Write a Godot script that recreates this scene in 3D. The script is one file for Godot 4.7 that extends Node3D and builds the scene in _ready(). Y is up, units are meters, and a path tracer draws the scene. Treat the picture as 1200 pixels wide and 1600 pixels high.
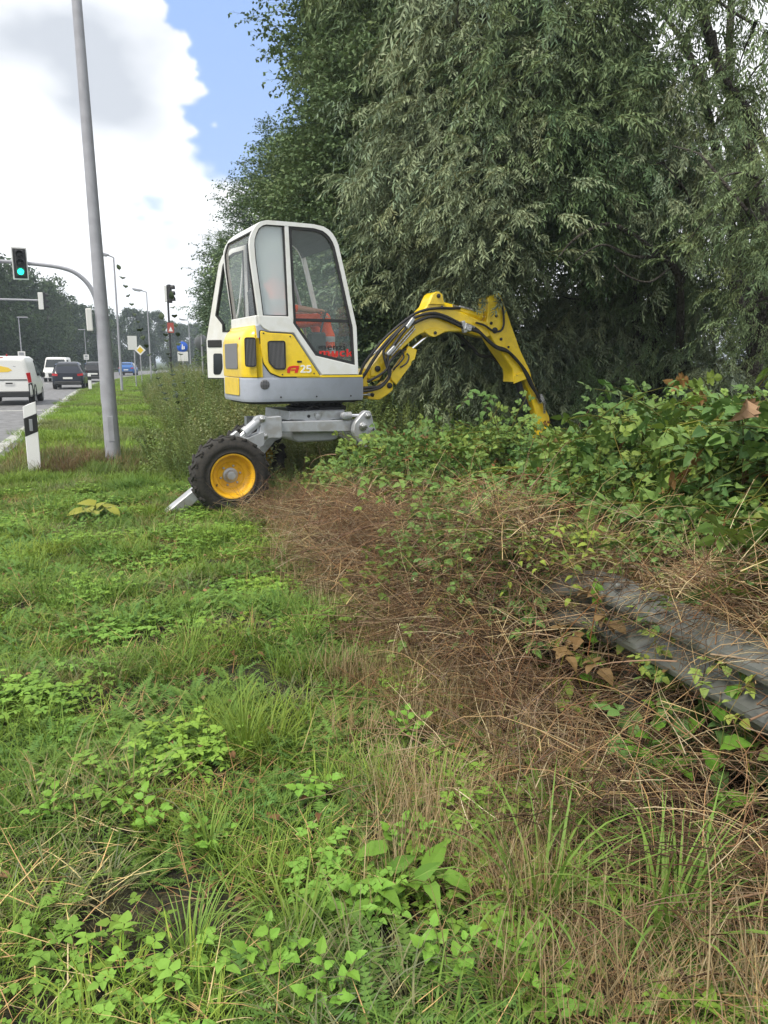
extends Node3D

const CAM_H := 1.6
var M := {}
var rng := RandomNumberGenerator.new()
var nz := FastNoiseLite.new()
var taken := {}

func _ready() -> void:
	rng.seed = 4711
	nz.seed = 11
	nz.frequency = 1.0
	nz.noise_type = FastNoiseLite.TYPE_SIMPLEX_SMOOTH
	nz.fractal_octaves = 3
	# camera: 1.6 m up on the verge, turned right of the road's direction (-z) and tipped down
	var cam := Camera3D.new()
	cam.name = "camera"
	cam.fov = 67.0
	cam.near = 0.05
	cam.far = 3000.0
	cam.position = Vector3(0, CAM_H, 0)
	cam.rotation_degrees = Vector3(-11.0, -18.8, 0)
	add_child(cam)
	cam.current = true
	# light: a bright, broken cloud cover with the sun behind thin cloud, high on the left
	var env := Environment.new()
	env.tonemap_mode = Environment.TONE_MAPPER_LINEAR
	env.tonemap_exposure = 2.25
	env.sdfgi_enabled = true
	env.ssao_enabled = true
	env.ssil_enabled = true
	env.background_mode = Environment.BG_SKY
	var sky := Sky.new()
	var psm := PanoramaSkyMaterial.new()
	psm.panorama = sky_panorama()
	sky.sky_material = psm
	env.sky = sky
	env.fog_enabled = true
	env.fog_density = 0.0009
	env.fog_light_color = Color(0.86, 0.91, 0.97)
	var we := WorldEnvironment.new()
	we.name = "world_environment"
	we.environment = env
	add_child(we)
	var sun := DirectionalLight3D.new()
	sun.name = "sun"
	sun.light_energy = 0.5
	sun.light_angular_distance = 14.0
	sun.light_color = Color(1.0, 0.97, 0.91)
	sun.shadow_enabled = true
	sun.rotation_degrees = Vector3(-56, -62, 0)
	add_child(sun)
	make_materials()
	build_ground()
	build_road()
	build_guard_rail()
	build_trees()
	build_far_trees()
	build_shrubs()
	build_excavator()
	build_operator()
	build_street_furniture()
	build_vehicles()
	build_brambles()
	build_dry_brush()
	build_grass()
	build_plants()

# ------------------------------------------------------------------ sky
func sky_panorama() -> ImageTexture:
	var w := 2560
	var h := 1280
	var img := Image.create(w, h, false, Image.FORMAT_RGBF)
	var n1 := FastNoiseLite.new()
	n1.seed = 5
	n1.frequency = 1.0
	n1.noise_type = FastNoiseLite.TYPE_SIMPLEX_SMOOTH
	n1.fractal_octaves = 6
	n1.fractal_gain = 0.52
	var n2 := FastNoiseLite.new()
	n2.seed = 9
	n2.frequency = 1.0
	n2.noise_type = FastNoiseLite.TYPE_SIMPLEX_SMOOTH
	n2.fractal_octaves = 4
	img.fill(Color(0.16, 0.17, 0.14))
	for j in range(0, h / 2 + 2):
		var el := 90.0 - (j + 0.5) / h * 180.0
		var y := sin(deg_to_rad(el))
		var ce := cos(deg_to_rad(el))
		var blue := Color(0.15, 0.235, 0.445).lerp(Color(0.24, 0.33, 0.48), pow(1.0 - clampf(y, 0, 1), 2.2))
		for i in w:
			var az := (i + 0.5) / w * 360.0
			if az > 180.0:
				az -= 360.0
			var a := deg_to_rad(az)
			var d := Vector3(sin(a) * ce, y, -cos(a) * ce)
			var q := Vector3(d.x, d.y * 1.7, d.z) * 2.3
			var f := n1.get_noise_3dv(q) + 0.22 * n1.get_noise_3dv(q * 3.7)
			# the open blue gap right of the great cumulus
			var gx := (az - 12.0 + (el - 22.0) * 0.10) / 7.8
			var gy := (el - 25.5) / 12.5
			var tower := smoothstep(3.7, 6.2, az + (22.0 - el) * 0.12 + f * 3.0 + n1.get_noise_3dv(q * 4.3) * 5.0 + n2.get_noise_3dv(q * 1.7) * 2.5)
			var g := exp(-gx * gx - gy * gy)
			var cover := f + 0.62 - 1.75 * g * tower - 0.30 * smoothstep(25.0, 31.0, el) * smoothstep(-4.0, 4.0, az) * smoothstep(26.0, 12.0, az)
			var c := smoothstep(-0.06, 0.16, cover)
			var t := n2.get_noise_3dv(q * 0.9 + Vector3(7, 3, 1))
			# grey undersides
			var bx := (az + 2.0) / 7.5
			var by := (el - 18.0 - n2.get_noise_3dv(q * 2.1) * 4.0) / 3.4
			var belly := exp(-bx * bx - by * by)
			bx = (az - 5.0) / 5.0
			by = (el - 6.5 - n2.get_noise_3dv(q * 2.7) * 3.0) / 2.6
			belly += 0.7 * exp(-bx * bx - by * by)
			var gr := clampf(0.30 + t * 0.9 - cover * 0.25 + n1.get_noise_3dv(q * 2.6) * 0.35, 0.0, 1.0) * 0.95 + belly * 0.75
			var cl := Color(0.66, 0.67, 0.68).lerp(Color(0.32, 0.34, 0.37), clampf(gr, 0, 1))
			var o := blue.lerp(cl, c * 0.97)
			o = o.lerp(Color(0.50, 0.53, 0.58), 0.55 * exp(-maxf(el, 0.0) / 5.0))
			img.set_pixel(i, j, o)
	return ImageTexture.create_from_image(img)

# ------------------------------------------------------------------ helpers
static func lin(r: float, g: float, b: float, a := 1.0) -> Color:
	var c := Color(r, g, b).linear_to_srgb()
	c.a = a
	return c

func mat(key: String, col: Color, rough := 0.7, metal := 0.0) -> StandardMaterial3D:
	var m := StandardMaterial3D.new()
	m.resource_name = key
	m.albedo_color = col
	m.roughness = rough
	m.metallic = metal
	M[key] = m
	return m

func noise_tex(size: int, freq: float, cols: Array, offs: Array, oct := 4, sd := 1, normal := false) -> NoiseTexture2D:
	var t := NoiseTexture2D.new()
	t.width = size
	t.height = size
	t.seamless = true
	var n := FastNoiseLite.new()
	n.seed = sd
	n.frequency = freq
	n.noise_type = FastNoiseLite.TYPE_SIMPLEX_SMOOTH
	n.fractal_octaves = oct
	t.noise = n
	if normal:
		t.as_normal_map = true
		t.bump_strength = 6.0
	else:
		var g := Gradient.new()
		var cc := PackedColorArray()
		for c in cols:
			cc.append(c)
		g.offsets = PackedFloat32Array(offs)
		g.colors = cc
		t.color_ramp = g
	return t

func grain(m: StandardMaterial3D, lo: Color, hi: Color, scale: float, freq := 0.02, sd := 1) -> void:
	m.albedo_texture = noise_tex(256, freq, [lo, hi, lo.lerp(hi, 0.6)], [0.25, 0.6, 0.9], 5, sd)
	m.uv1_triplanar = true
	m.uv1_scale = Vector3.ONE * scale

func make_materials() -> void:
	var m: StandardMaterial3D
	m = mat("soil", Color.WHITE, 0.95)
	m.vertex_color_use_as_albedo = true
	m.albedo_texture = noise_tex(1024, 0.012, [Color(0.42, 0.38, 0.32), Color(0.80, 0.76, 0.68), Color(0.62, 0.60, 0.52), Color(1, 0.97, 0.9)], [0.2, 0.45, 0.6, 0.85], 6, 3)
	m.uv1_triplanar = true
	m.uv1_world_triplanar = true
	m.uv1_scale = Vector3.ONE * 0.7
	m.heightmap_enabled = true
	m.heightmap_texture = noise_tex(1024, 0.03, [Color.BLACK, Color.WHITE], [0.2, 0.8], 6, 4)
	m.heightmap_scale = 3.0
	m = mat("asphalt", lin(0.19, 0.19, 0.195), 0.85)
	grain(m, Color(0.82, 0.82, 0.82), Color(1, 1, 1), 0.35, 0.03, 8)
	m = mat("paint_line", lin(0.44, 0.44, 0.42), 0.7)
	grain(m, Color(0.75, 0.75, 0.73), Color(1, 1, 1), 0.8, 0.03, 9)
	m = mat("galvanised", lin(0.175, 0.182, 0.170), 0.55, 0.3)
	grain(m, Color(0.80, 0.82, 0.76), Color(1, 1, 1), 0.9, 0.02, 10)
	m.roughness_texture = noise_tex(256, 0.02, [Color(0.6, 0.6, 0.6), Color(1, 1, 1)], [0.2, 0.8], 4, 12)
	m = mat("post_grey", lin(0.36, 0.365, 0.40), 0.6, 0.15)
	grain(m, Color(0.94, 0.94, 0.94), Color(1, 1, 1), 0.7, 0.02, 13)
	m = mat("yellow_paint", lin(0.85, 0.60, 0.012), 0.32)
	m.clearcoat_enabled = true
	m.clearcoat = 0.5
	m.clearcoat_roughness = 0.15
	grain(m, Color(0.95, 0.94, 0.90), Color(1, 1, 1), 1.2, 0.02, 14)
	m = mat("rim_yellow", lin(0.78, 0.44, 0.015), 0.45)
	grain(m, Color(0.90, 0.87, 0.80), Color(1, 1, 1), 3.0, 0.015, 15)
	m = mat("white_paint", lin(0.72, 0.73, 0.72), 0.35)
	grain(m, Color(0.97, 0.965, 0.95), Color(1, 1, 1), 1.1, 0.015, 16)
	m = mat("grey_paint", lin(0.40, 0.43, 0.50), 0.42, 0.15)
	grain(m, Color(0.95, 0.945, 0.94), Color(1, 1, 1), 1.1, 0.015, 17)
	m = mat("steel_grey", lin(0.42, 0.44, 0.47), 0.45, 0.3)
	grain(m, Color(0.90, 0.88, 0.85), Color(1, 1, 1), 1.5, 0.01, 18)
	m = mat("bare_steel", lin(0.62, 0.63, 0.64), 0.3, 0.8)
	grain(m, Color(0.6, 0.58, 0.55), Color(1, 1, 1), 5.0, 0.03, 19)
	m = mat("chrome", lin(0.8, 0.8, 0.82), 0.12, 1.0)
	m = mat("black_rubber", lin(0.018, 0.018, 0.019), 0.6)
	m = mat("tyre", lin(0.032, 0.031, 0.030), 0.85)
	grain(m, Color(0.60, 0.60, 0.60), Color(1, 0.95, 0.88), 5.0, 0.02, 20)
	m = mat("dark_metal", lin(0.03, 0.031, 0.034), 0.6, 0.2)
	m = mat("grille_dark", lin(0.035, 0.035, 0.04), 0.7)
	m = mat("grille_slat", lin(0.20, 0.20, 0.21), 0.5, 0.3)
	m = mat("rubber_mat", lin(0.04, 0.04, 0.04), 0.9)
	m = mat("red_print", lin(0.62, 0.02, 0.015), 0.5)
	m = mat("white_print", lin(0.80, 0.80, 0.80), 0.5)
	m = mat("black_print", lin(0.012, 0.012, 0.012), 0.5)
	m = mat("hi_vis_yellow", lin(0.62, 0.72, 0.03), 0.7)
	m = mat("glass", Color(0.45, 0.58, 0.55, 0.06), 0.02)
	m.transparency = BaseMaterial3D.TRANSPARENCY_ALPHA
	m.metallic_specular = 0.36
	m = mat("milky_glass", Color(0.80, 0.84, 0.85, 0.55), 0.06)  # milky pane: a pale, partly opaque colour over the glass
	m.transparency = BaseMaterial3D.TRANSPARENCY_ALPHA
	m = mat("car_glass", lin(0.02, 0.025, 0.028), 0.05)
	m = mat("car_white", lin(0.75, 0.75, 0.73), 0.3)
	m = mat("car_dark", lin(0.012, 0.016, 0.028), 0.22)
	m = mat("car_black", lin(0.014, 0.014, 0.016), 0.25)
	m = mat("car_blue", lin(0.03, 0.12, 0.36), 0.25)
	m = mat("plastic_black", lin(0.02, 0.02, 0.021), 0.6)
	m = mat("plate_white", lin(0.7, 0.7, 0.68), 0.5)
	m = mat("tail_red", lin(0.45, 0.015, 0.02), 0.25)
	m = mat("signal_green", lin(0.02, 0.6, 0.36), 0.3)
	m.emission_enabled = true
	m.emission = lin(0.02, 0.85, 0.50)
	m.emission_energy_multiplier = 1.2
	m = mat("signal_off", lin(0.03, 0.03, 0.03), 0.4)
	m = mat("headlight_glass", lin(0.6, 0.62, 0.65), 0.1)
	m = mat("sign_blue", lin(0.02, 0.11, 0.55), 0.4)
	m = mat("sign_back", lin(0.30, 0.31, 0.33), 0.5, 0.4)
	m = mat("sign_yellow", lin(0.80, 0.55, 0.02), 0.4)
	m = mat("sign_red", lin(0.40, 0.08, 0.06), 0.5)
	m = mat("logo_yellow", lin(0.78, 0.55, 0.06), 0.5)
	m = mat("orange_cloth", lin(0.90, 0.10, 0.012), 0.8)
	m = mat("bark", lin(0.085, 0.075, 0.062), 0.95)
	grain(m, Color(0.55, 0.52, 0.48), Color(1, 1, 1), 2.5, 0.03, 21)
	m.heightmap_enabled = true
	m.heightmap_texture = noise_tex(256, 0.04, [Color.BLACK, Color.WHITE], [0.25, 0.75], 4, 22)
	m.heightmap_scale = 2.0
	m = mat("person", Color.WHITE, 0.75)
	m.vertex_color_use_as_albedo = true
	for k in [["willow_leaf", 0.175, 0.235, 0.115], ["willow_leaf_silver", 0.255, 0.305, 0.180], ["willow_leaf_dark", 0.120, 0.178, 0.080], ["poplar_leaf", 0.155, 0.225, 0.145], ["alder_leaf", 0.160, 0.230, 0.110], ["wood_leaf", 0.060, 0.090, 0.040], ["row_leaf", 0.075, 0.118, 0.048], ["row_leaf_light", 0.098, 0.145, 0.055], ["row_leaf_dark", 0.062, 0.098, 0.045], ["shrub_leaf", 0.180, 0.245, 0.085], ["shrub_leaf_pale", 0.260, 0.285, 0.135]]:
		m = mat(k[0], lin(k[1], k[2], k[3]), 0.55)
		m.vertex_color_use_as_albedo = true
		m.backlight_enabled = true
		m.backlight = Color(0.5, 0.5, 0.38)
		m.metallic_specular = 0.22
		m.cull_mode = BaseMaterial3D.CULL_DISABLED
	for k in [["leaf", 0.55, 0.35], ["waxy_leaf", 0.42, 0.30], ["grass_blade", 0.5, 0.45], ["dead_stem", 0.85, 0.12], ["far_leaf", 0.7, 0.2]]:
		m = mat(k[0], Color.WHITE, k[1])
		m.vertex_color_use_as_albedo = true
		m.backlight_enabled = true
		m.backlight = Color(1, 1, 0.75) * (k[2] * 1.6)
		m.backlight.a = 1.0
		m.metallic_specular = 0.25
		m.cull_mode = BaseMaterial3D.CULL_DISABLED

class MB:
	var v := PackedVector3Array()
	var n := PackedVector3Array()
	var c := PackedColorArray()
	var col := Color.WHITE
	var x := Transform3D.IDENTITY
	func tri(a: Vector3, b: Vector3, d: Vector3, na: Vector3, nb: Vector3, nd: Vector3) -> void:
		a = x * a
		b = x * b
		d = x * d
		na = (x.basis * na).normalized()
		nb = (x.basis * nb).normalized()
		nd = (x.basis * nd).normalized()
		var k := (b - a).cross(d - a)
		if k.length_squared() < 1e-16:
			return
		if k.dot(na + nb + nd) > 0.0:
			v.append_array(PackedVector3Array([a, d, b]))
			n.append_array(PackedVector3Array([na, nd, nb]))
		else:
			v.append_array(PackedVector3Array([a, b, d]))
			n.append_array(PackedVector3Array([na, nb, nd]))
		c.append(col)
		c.append(col)
		c.append(col)
	func flat(a: Vector3, b: Vector3, d: Vector3, out: Vector3) -> void:
		var k := (b - a).cross(d - a).normalized()
		if k.dot(out) < 0.0:
			k = -k
		tri(a, b, d, k, k, k)
	func quad(a: Vector3, b: Vector3, d: Vector3, e: Vector3, out: Vector3) -> void:
		var k := (d - a).cross(e - b).normalized()
		if k.dot(out) < 0.0:
			k = -k
		tri(a, b, d, k, k, k)
		tri(a, d, e, k, k, k)
	func face(a: Vector3, b: Vector3, d: Vector3) -> void: # a leaf's face, given order
		var k := (b - a).cross(d - a).normalized()
		if k.y < 0.0:
			k = -k
		tri(a, b, d, k, k, k)
	func box(at: Vector3, size: Vector3, bevel := 0.01, basis := Basis.IDENTITY) -> void:
		var h := size * 0.5
		bevel = minf(bevel, minf(h.x, minf(h.y, h.z)) * 0.9)
		var keep := x
		x = x * Transform3D(basis, at)
		for ax in 3:
			var i1 := (ax + 1) % 3
			var i2 := (ax + 2) % 3
			for s in [-1.0, 1.0]:
				var o := Vector3.ZERO
				o[ax] = s
				var q := []
				for st in [[-1, -1], [1, -1], [1, 1], [-1, 1]]:
					var p := Vector3.ZERO
					p[ax] = s * h[ax]
					p[i1] = st[0] * (h[i1] - bevel)
					p[i2] = st[1] * (h[i2] - bevel)
					q.append(p)
				quad(q[0], q[1], q[2], q[3], o)
			if bevel > 0.0:
				for s1 in [-1.0, 1.0]:
					for s2 in [-1.0, 1.0]:
						var o := Vector3.ZERO
						o[i1] = s1
						o[i2] = s2
						var q := []
						for st in [[-1, 0], [1, 0], [1, 1], [-1, 1]]:
							var p := Vector3.ZERO
							p[ax] = st[0] * (h[ax] - bevel)
							p[i1] = s1 * (h[i1] - (0.0 if st[1] == 0 else bevel))
							p[i2] = s2 * (h[i2] - (bevel if st[1] == 0 else 0.0))
							q.append(p)
						quad(q[0], q[1], q[2], q[3], o)
		if bevel > 0.0:
			for sx in [-1.0, 1.0]:
				for sy in [-1.0, 1.0]:
					for sz in [-1.0, 1.0]:
						var s := Vector3(sx, sy, sz)
						var q := []
						for ax in 3:
							var p := Vector3.ZERO
							for k in 3:
								p[k] = s[k] * (h[k] - (0.0 if k == ax else bevel))
							q.append(p)
						flat(q[0], q[1], q[2], s)
		x = keep
	static func ccw(p: PackedVector2Array) -> PackedVector2Array:
		var a := 0.0
		for i in p.size():
			a += p[i].cross(p[(i + 1) % p.size()])
		if a < 0.0:
			p = p.duplicate()
			p.reverse()
		return p
	static func inset(p: PackedVector2Array, d: float) -> PackedVector2Array: # p counter-clockwise
		var o := PackedVector2Array()
		var k := p.size()
		for i in k:
			var e1 := (p[i] - p[(i + k - 1) % k]).normalized()
			var e2 := (p[(i + 1) % k] - p[i]).normalized()
			var n1 := Vector2(-e1.y, e1.x)
			var n2 := Vector2(-e2.y, e2.x)
			var m := n1 + n2
			var l := maxf(0.35, m.length_squared() * 0.5)
			o.append(p[i] + m * (d / l))
		return o
	func cap(p: PackedVector2Array, z: float, out: Vector3) -> void:
		var t := Geometry2D.triangulate_polygon(p)
		for i in range(0, t.size(), 3):
			flat(Vector3(p[t[i]].x, p[t[i]].y, z), Vector3(p[t[i + 1]].x, p[t[i + 1]].y, z), Vector3(p[t[i + 2]].x, p[t[i + 2]].y, z), out)
	func prism(poly: PackedVector2Array, z0: float, z1: float, bevel := 0.006) -> void: # polygon in x-y, thick in z
		var p := ccw(poly)
		var k := p.size()
		var q := inset(p, bevel) if bevel > 0.0 else p
		cap(q, z1, Vector3.BACK)
		cap(q, z0, Vector3.FORWARD)
		for i in k:
			var j := (i + 1) % k
			var e := (p[j] - p[i]).normalized()
			var o := Vector3(e.y, -e.x, 0)
			var pe := (p[i] - p[(i + k - 1) % k]).normalized()
			var ne := (p[(j + 1) % k] - p[j]).normalized()
			var na := o
			var nb := o
			if pe.dot(e) > 0.75:
				na = (o + Vector3(pe.y, -pe.x, 0)).normalized()
			if ne.dot(e) > 0.75:
				nb = (o + Vector3(ne.y, -ne.x, 0)).normalized()
			var a := Vector3(p[i].x, p[i].y, z0 + bevel)
			var b := Vector3(p[j].x, p[j].y, z0 + bevel)
			var c2 := Vector3(p[j].x, p[j].y, z1 - bevel)
			var d := Vector3(p[i].x, p[i].y, z1 - bevel)
			tri(a, b, c2, na, nb, nb)
			tri(a, c2, d, na, nb, na)
			if bevel > 0.0:
				quad(d, c2, Vector3(q[j].x, q[j].y, z1), Vector3(q[i].x, q[i].y, z1), o + Vector3.BACK)
				quad(a, b, Vector3(q[j].x, q[j].y, z0), Vector3(q[i].x, q[i].y, z0), o + Vector3.FORWARD)
	func ribbon(o: PackedVector2Array, i: PackedVector2Array, z0: float, z1: float, closed := false) -> void: # a band between two paths of equal count
		var k := o.size()
		for a in (k if closed else k - 1):
			var b := (a + 1) % k
			var oa := o[a]
			var ob := o[b]
			var ia := i[a]
			var ib := i[b]
			quad(V(oa, z1), V(ob, z1), V(ib, z1), V(ia, z1), Vector3.BACK)
			quad(V(oa, z0), V(ob, z0), V(ib, z0), V(ia, z0), Vector3.FORWARD)
			var w := (oa - ia + ob - ib) * 0.5
			quad(V(oa, z0), V(ob, z0), V(ob, z1), V(oa, z1), Vector3(w.x, w.y, 0))
			quad(V(ia, z0), V(ib, z0), V(ib, z1), V(ia, z1), Vector3(-w.x, -w.y, 0))
		if not closed:
			for e in [0, k - 1]:
				var f: int = 1 if e == 0 else k - 2
				var w: Vector2 = o[e] - o[f]
				quad(V(o[e], z0), V(i[e], z0), V(i[e], z1), V(o[e], z1), Vector3(w.x, w.y, 0))
	static func V(p: Vector2, z: float) -> Vector3:
		return Vector3(p.x, p.y, z)
	func loft(rings: Array, cap0 := true, cap1 := true, smooth := true) -> void: # rings of equal count, closed loops
		var m: int = rings.size()
		var k: int = rings[0].size()
		var nn := []
		for r in m:
			var row := PackedVector3Array()
			var cen := Vector3.ZERO
			for p in rings[r]:
				cen += p / k
			for i in k:
				var du: Vector3 = rings[r][(i + 1) % k] - rings[r][(i + k - 1) % k]
				var dv: Vector3 = rings[mini(r + 1, m - 1)][i] - rings[maxi(r - 1, 0)][i]
				var q := du.cross(dv).normalized()
				if q.dot(rings[r][i] - cen) < 0.0:
					q = -q
				row.append(q)
			nn.append(row)
		for r in m - 1:
			for i in k:
				var j := (i + 1) % k
				var a: Vector3 = rings[r][i]
				var b: Vector3 = rings[r][j]
				var d: Vector3 = rings[r + 1][j]
				var e: Vector3 = rings[r + 1][i]
				if smooth:
					tri(a, b, d, nn[r][i], nn[r][j], nn[r + 1][j])
					tri(a, d, e, nn[r][i], nn[r + 1][j], nn[r + 1][i])
				else:
					quad(a, b, d, e, nn[r][i] + nn[r][j])
		for s in 2:
			if (s == 0 and cap0) or (s == 1 and cap1):
				var ring: PackedVector3Array = PackedVector3Array(rings[0] if s == 0 else rings[m - 1])
				var nxt: PackedVector3Array = PackedVector3Array(rings[1] if s == 0 else rings[m - 2])
				var cen := Vector3.ZERO
				var cen2 := Vector3.ZERO
				for i in k:
					cen += ring[i] / k
					cen2 += nxt[i] / k
				var out := cen - cen2
				if out.length() < 1e-5:
					out = Vector3.UP
				for i in k:
					flat(ring[i], ring[(i + 1) % k], cen, out)
	func lathe(prof: Array, seg := 24, sharp := 0.6) -> void: # profile of Vector2(radius, height) round the y axis
		for s in seg:
			var a0 := TAU * s / seg
			var a1 := TAU * (s + 1) / seg
			for i in prof.size() - 1:
				var p: Vector2 = prof[i]
				var q: Vector2 = prof[i + 1]
				var e := (q - p).normalized()
				var o := Vector2(e.y, -e.x)
				var na := o
				var nb := o
				if i > 0:
					var f: Vector2 = (p - prof[i - 1]).normalized()
					if f.dot(e) > sharp:
						na = (o + Vector2(f.y, -f.x)).normalized()
				if i < prof.size() - 2:
					var f: Vector2 = (prof[i + 2] - q).normalized()
					if f.dot(e) > sharp:
						nb = (o + Vector2(f.y, -f.x)).normalized()
				tri(R(p, a0), R(p, a1), R(q, a1), R(na, a0), R(na, a1), R(nb, a1))
				tri(R(p, a0), R(q, a1), R(q, a0), R(na, a0), R(nb, a1), R(nb, a0))
	static func R(p: Vector2, a: float) -> Vector3:
		return Vector3(p.x * cos(a), p.y, p.x * sin(a))
	func tube(pts: Array, r0: float, r1: float, sides := 8, caps := true) -> void:
		var k := pts.size()
		var up := Vector3.UP
		var rings := []
		var dirs := []
		for i in k:
			var d: Vector3 = (pts[mini(i + 1, k - 1)] - pts[maxi(i - 1, 0)]).normalized()
			dirs.append(d)
			if absf(d.dot(up)) > 0.95 and i == 0:
				up = Vector3.RIGHT
			var s := d.cross(up).normalized()
			if s.length() < 0.5:
				s = d.cross(Vector3(0.3, 0.2, 0.9)).normalized()
			up = s.cross(d).normalized()
			var r := lerpf(r0, r1, float(i) / maxf(1, k - 1))
			var ring := []
			for j in sides:
				var a := TAU * j / sides
				ring.append(s * cos(a) * r + up * sin(a) * r)
			rings.append(ring)
		for i in k - 1:
			for j in sides:
				var l := (j + 1) % sides
				var a: Vector3 = rings[i][j]
				var b: Vector3 = rings[i][l]
				var d: Vector3 = rings[i + 1][l]
				var e: Vector3 = rings[i + 1][j]
				tri(pts[i] + a, pts[i] + b, pts[i + 1] + d, a, b, d)
				tri(pts[i] + a, pts[i + 1] + d, pts[i + 1] + e, a, d, e)
		if caps:
			for j in range(1, sides - 1):
				flat(pts[0] + rings[0][0], pts[0] + rings[0][j], pts[0] + rings[0][j + 1], -dirs[0])
				flat(pts[k - 1] + rings[k - 1][0], pts[k - 1] + rings[k - 1][j], pts[k - 1] + rings[k - 1][j + 1], dirs[k - 1])
	func disc(at: Vector3, axis: Vector3, r: float, thick: float, sides := 20, bevel := 0.004) -> void:
		axis = axis.normalized()
		var u := axis.cross(Vector3.UP if absf(axis.y) < 0.9 else Vector3.RIGHT).normalized()
		var keep := x
		x = x * Transform3D(Basis(u, axis, u.cross(axis)), at)
		lathe([Vector2(0, -thick / 2), Vector2(r - bevel, -thick / 2), Vector2(r, -thick / 2 + bevel), Vector2(r, thick / 2 - bevel), Vector2(r - bevel, thick / 2), Vector2(0, thick / 2)], sides)
		x = keep
	func add(o: MB, t: Transform3D, cols: PackedColorArray) -> void: # a copy of another builder's faces
		v.append_array(t * o.v)
		n.append_array(Transform3D(t.basis.orthonormalized(), Vector3.ZERO) * o.n)
		c.append_array(cols)
	func tints(rg: RandomNumberGenerator, count: int, spread: float, warm: float) -> Array:
		var out := []
		for k in count:
			var f := exp(rg.randf_range(-spread, spread))
			var y := rg.randf_range(-warm, warm)
			var t := PackedColorArray()
			t.resize(c.size())
			for i in c.size():
				t[i] = Color(c[i].r * f * (1.0 + y), c[i].g * f * (1.0 + y * 0.3), c[i].b * f * (1.0 - y * 0.5))
			out.append(t)
		return out
	func leaf2(at: Vector3, dir: Vector3, up: Vector3, l: float, w: float, fold := 0.25, wide := 0.45) -> void: # two faces folded along the rib
		dir = dir.normalized()
		var s := dir.cross(up).normalized()
		var u := s.cross(dir)
		var m := at + dir * l * wide + u * w * fold
		face(at, m + s * w * 0.5, at + dir * l)
		face(at, at + dir * l, m - s * w * 0.5)
	# leaf: two folded halves, two lengths each
	func leaf(at: Vector3, dir: Vector3, up: Vector3, l: float, w: float, fold := 0.25, curl := 0.15, wide := 0.45) -> void:
		dir = dir.normalized()
		var s := dir.cross(up).normalized()
		var u := s.cross(dir)
		var mid := at + dir * l * wide + u * l * curl * 0.5
		var tip := at + dir * l - u * l * curl * 0.6
		var ml := mid + s * w * 0.5 + u * w * fold
		var mr := mid - s * w * 0.5 + u * w * fold
		face(at, ml, mid)
		face(at, mid, mr)
		face(ml, tip, mid)
		face(mid, tip, mr)
	# broad toothed leaf: outline with teeth, folded and arched
	func broad(at: Vector3, dir: Vector3, up: Vector3, l: float, w: float, fold := 0.2, curl := 0.2, teeth := 0.12, steps := 5, heart := 0.0) -> void:
		dir = dir.normalized()
		var s := dir.cross(up).normalized()
		var u := s.cross(dir)
		var rib := []
		var le := []
		var ri := []
		for i in steps + 1:
			var t := float(i) / steps
			var m := at + dir * l * t + u * l * curl * (t * (1.0 - t) * 2.0 - t * t * 0.7)
			rib.append(m)
			var ww := w * 0.5 * pow(sin(PI * clampf(pow(t, 0.62), 0.0, 1.0)), 0.9) if t > 0.0 and t < 1.0 else 0.0
			ww *= 1.0 + (teeth if i % 2 == 1 else -teeth)
			var back := dir * (-heart * l * (1.0 - t) * (1.0 - t)) if i > 0 and i < 3 else Vector3.ZERO
			le.append(m + s * ww + u * ww * fold + back - dir * l * 0.05 * (1.0 if i % 2 == 1 else -1.0) * teeth * 4.0)
			ri.append(m - s * ww + u * ww * fold + back - dir * l * 0.05 * (1.0 if i % 2 == 1 else -1.0) * teeth * 4.0)
		le[0] = rib[0]
		ri[0] = rib[0]
		le[steps] = rib[steps]
		ri[steps] = rib[steps]
		for i in steps:
			face(rib[i], le[i], le[i + 1])
			face(rib[i], le[i + 1], rib[i + 1])
			face(rib[i], ri[i + 1], ri[i])
			face(rib[i], rib[i + 1], ri[i + 1])
	# grass blade: a narrowing strip that bends over
	func blade(at: Vector3, az: float, lean: float, bend: float, l: float, w: float, segs := 4) -> void:
		var h := Vector3(cos(az), 0, sin(az))
		var s := Vector3(-h.z, 0, h.x)
		var p := at
		var th := lean
		var pl := p - s * w * 0.5
		var pr := p + s * w * 0.5
		for i in range(1, segs + 1):
			var t := float(i) / segs
			th += bend / segs * (0.4 + 1.2 * t)
			p += (Vector3.UP * cos(th) + h * sin(th)) * (l / segs)
			var ww := w * (1.0 - pow(t, 2.2)) * 0.5
			var nl := p - s * ww
			var nr := p + s * ww
			face(pl, pr, nr)
			if i < segs:
				face(pl, nr, nl)
			pl = nl
			pr = nr
	func mesh(m: Material) -> ArrayMesh:
		var arr := []
		arr.resize(Mesh.ARRAY_MAX)
		arr[Mesh.ARRAY_VERTEX] = v
		arr[Mesh.ARRAY_NORMAL] = n
		if m and m.vertex_color_use_as_albedo:
			arr[Mesh.ARRAY_COLOR] = c
		var am := ArrayMesh.new()
		am.add_surface_from_arrays(Mesh.PRIMITIVE_TRIANGLES, arr)
		am.surface_set_material(0, m)
		return am

static func P2(a: Array) -> PackedVector2Array:
	var o := PackedVector2Array()
	for i in range(0, a.size(), 2):
		o.append(Vector2(a[i], a[i + 1]))
	return o

func numbered(called: String) -> String:
	var k: int = taken.get(called, 0)
	taken[called] = k + 1
	return called if k == 0 else "%s_%03d" % [called, k]

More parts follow.
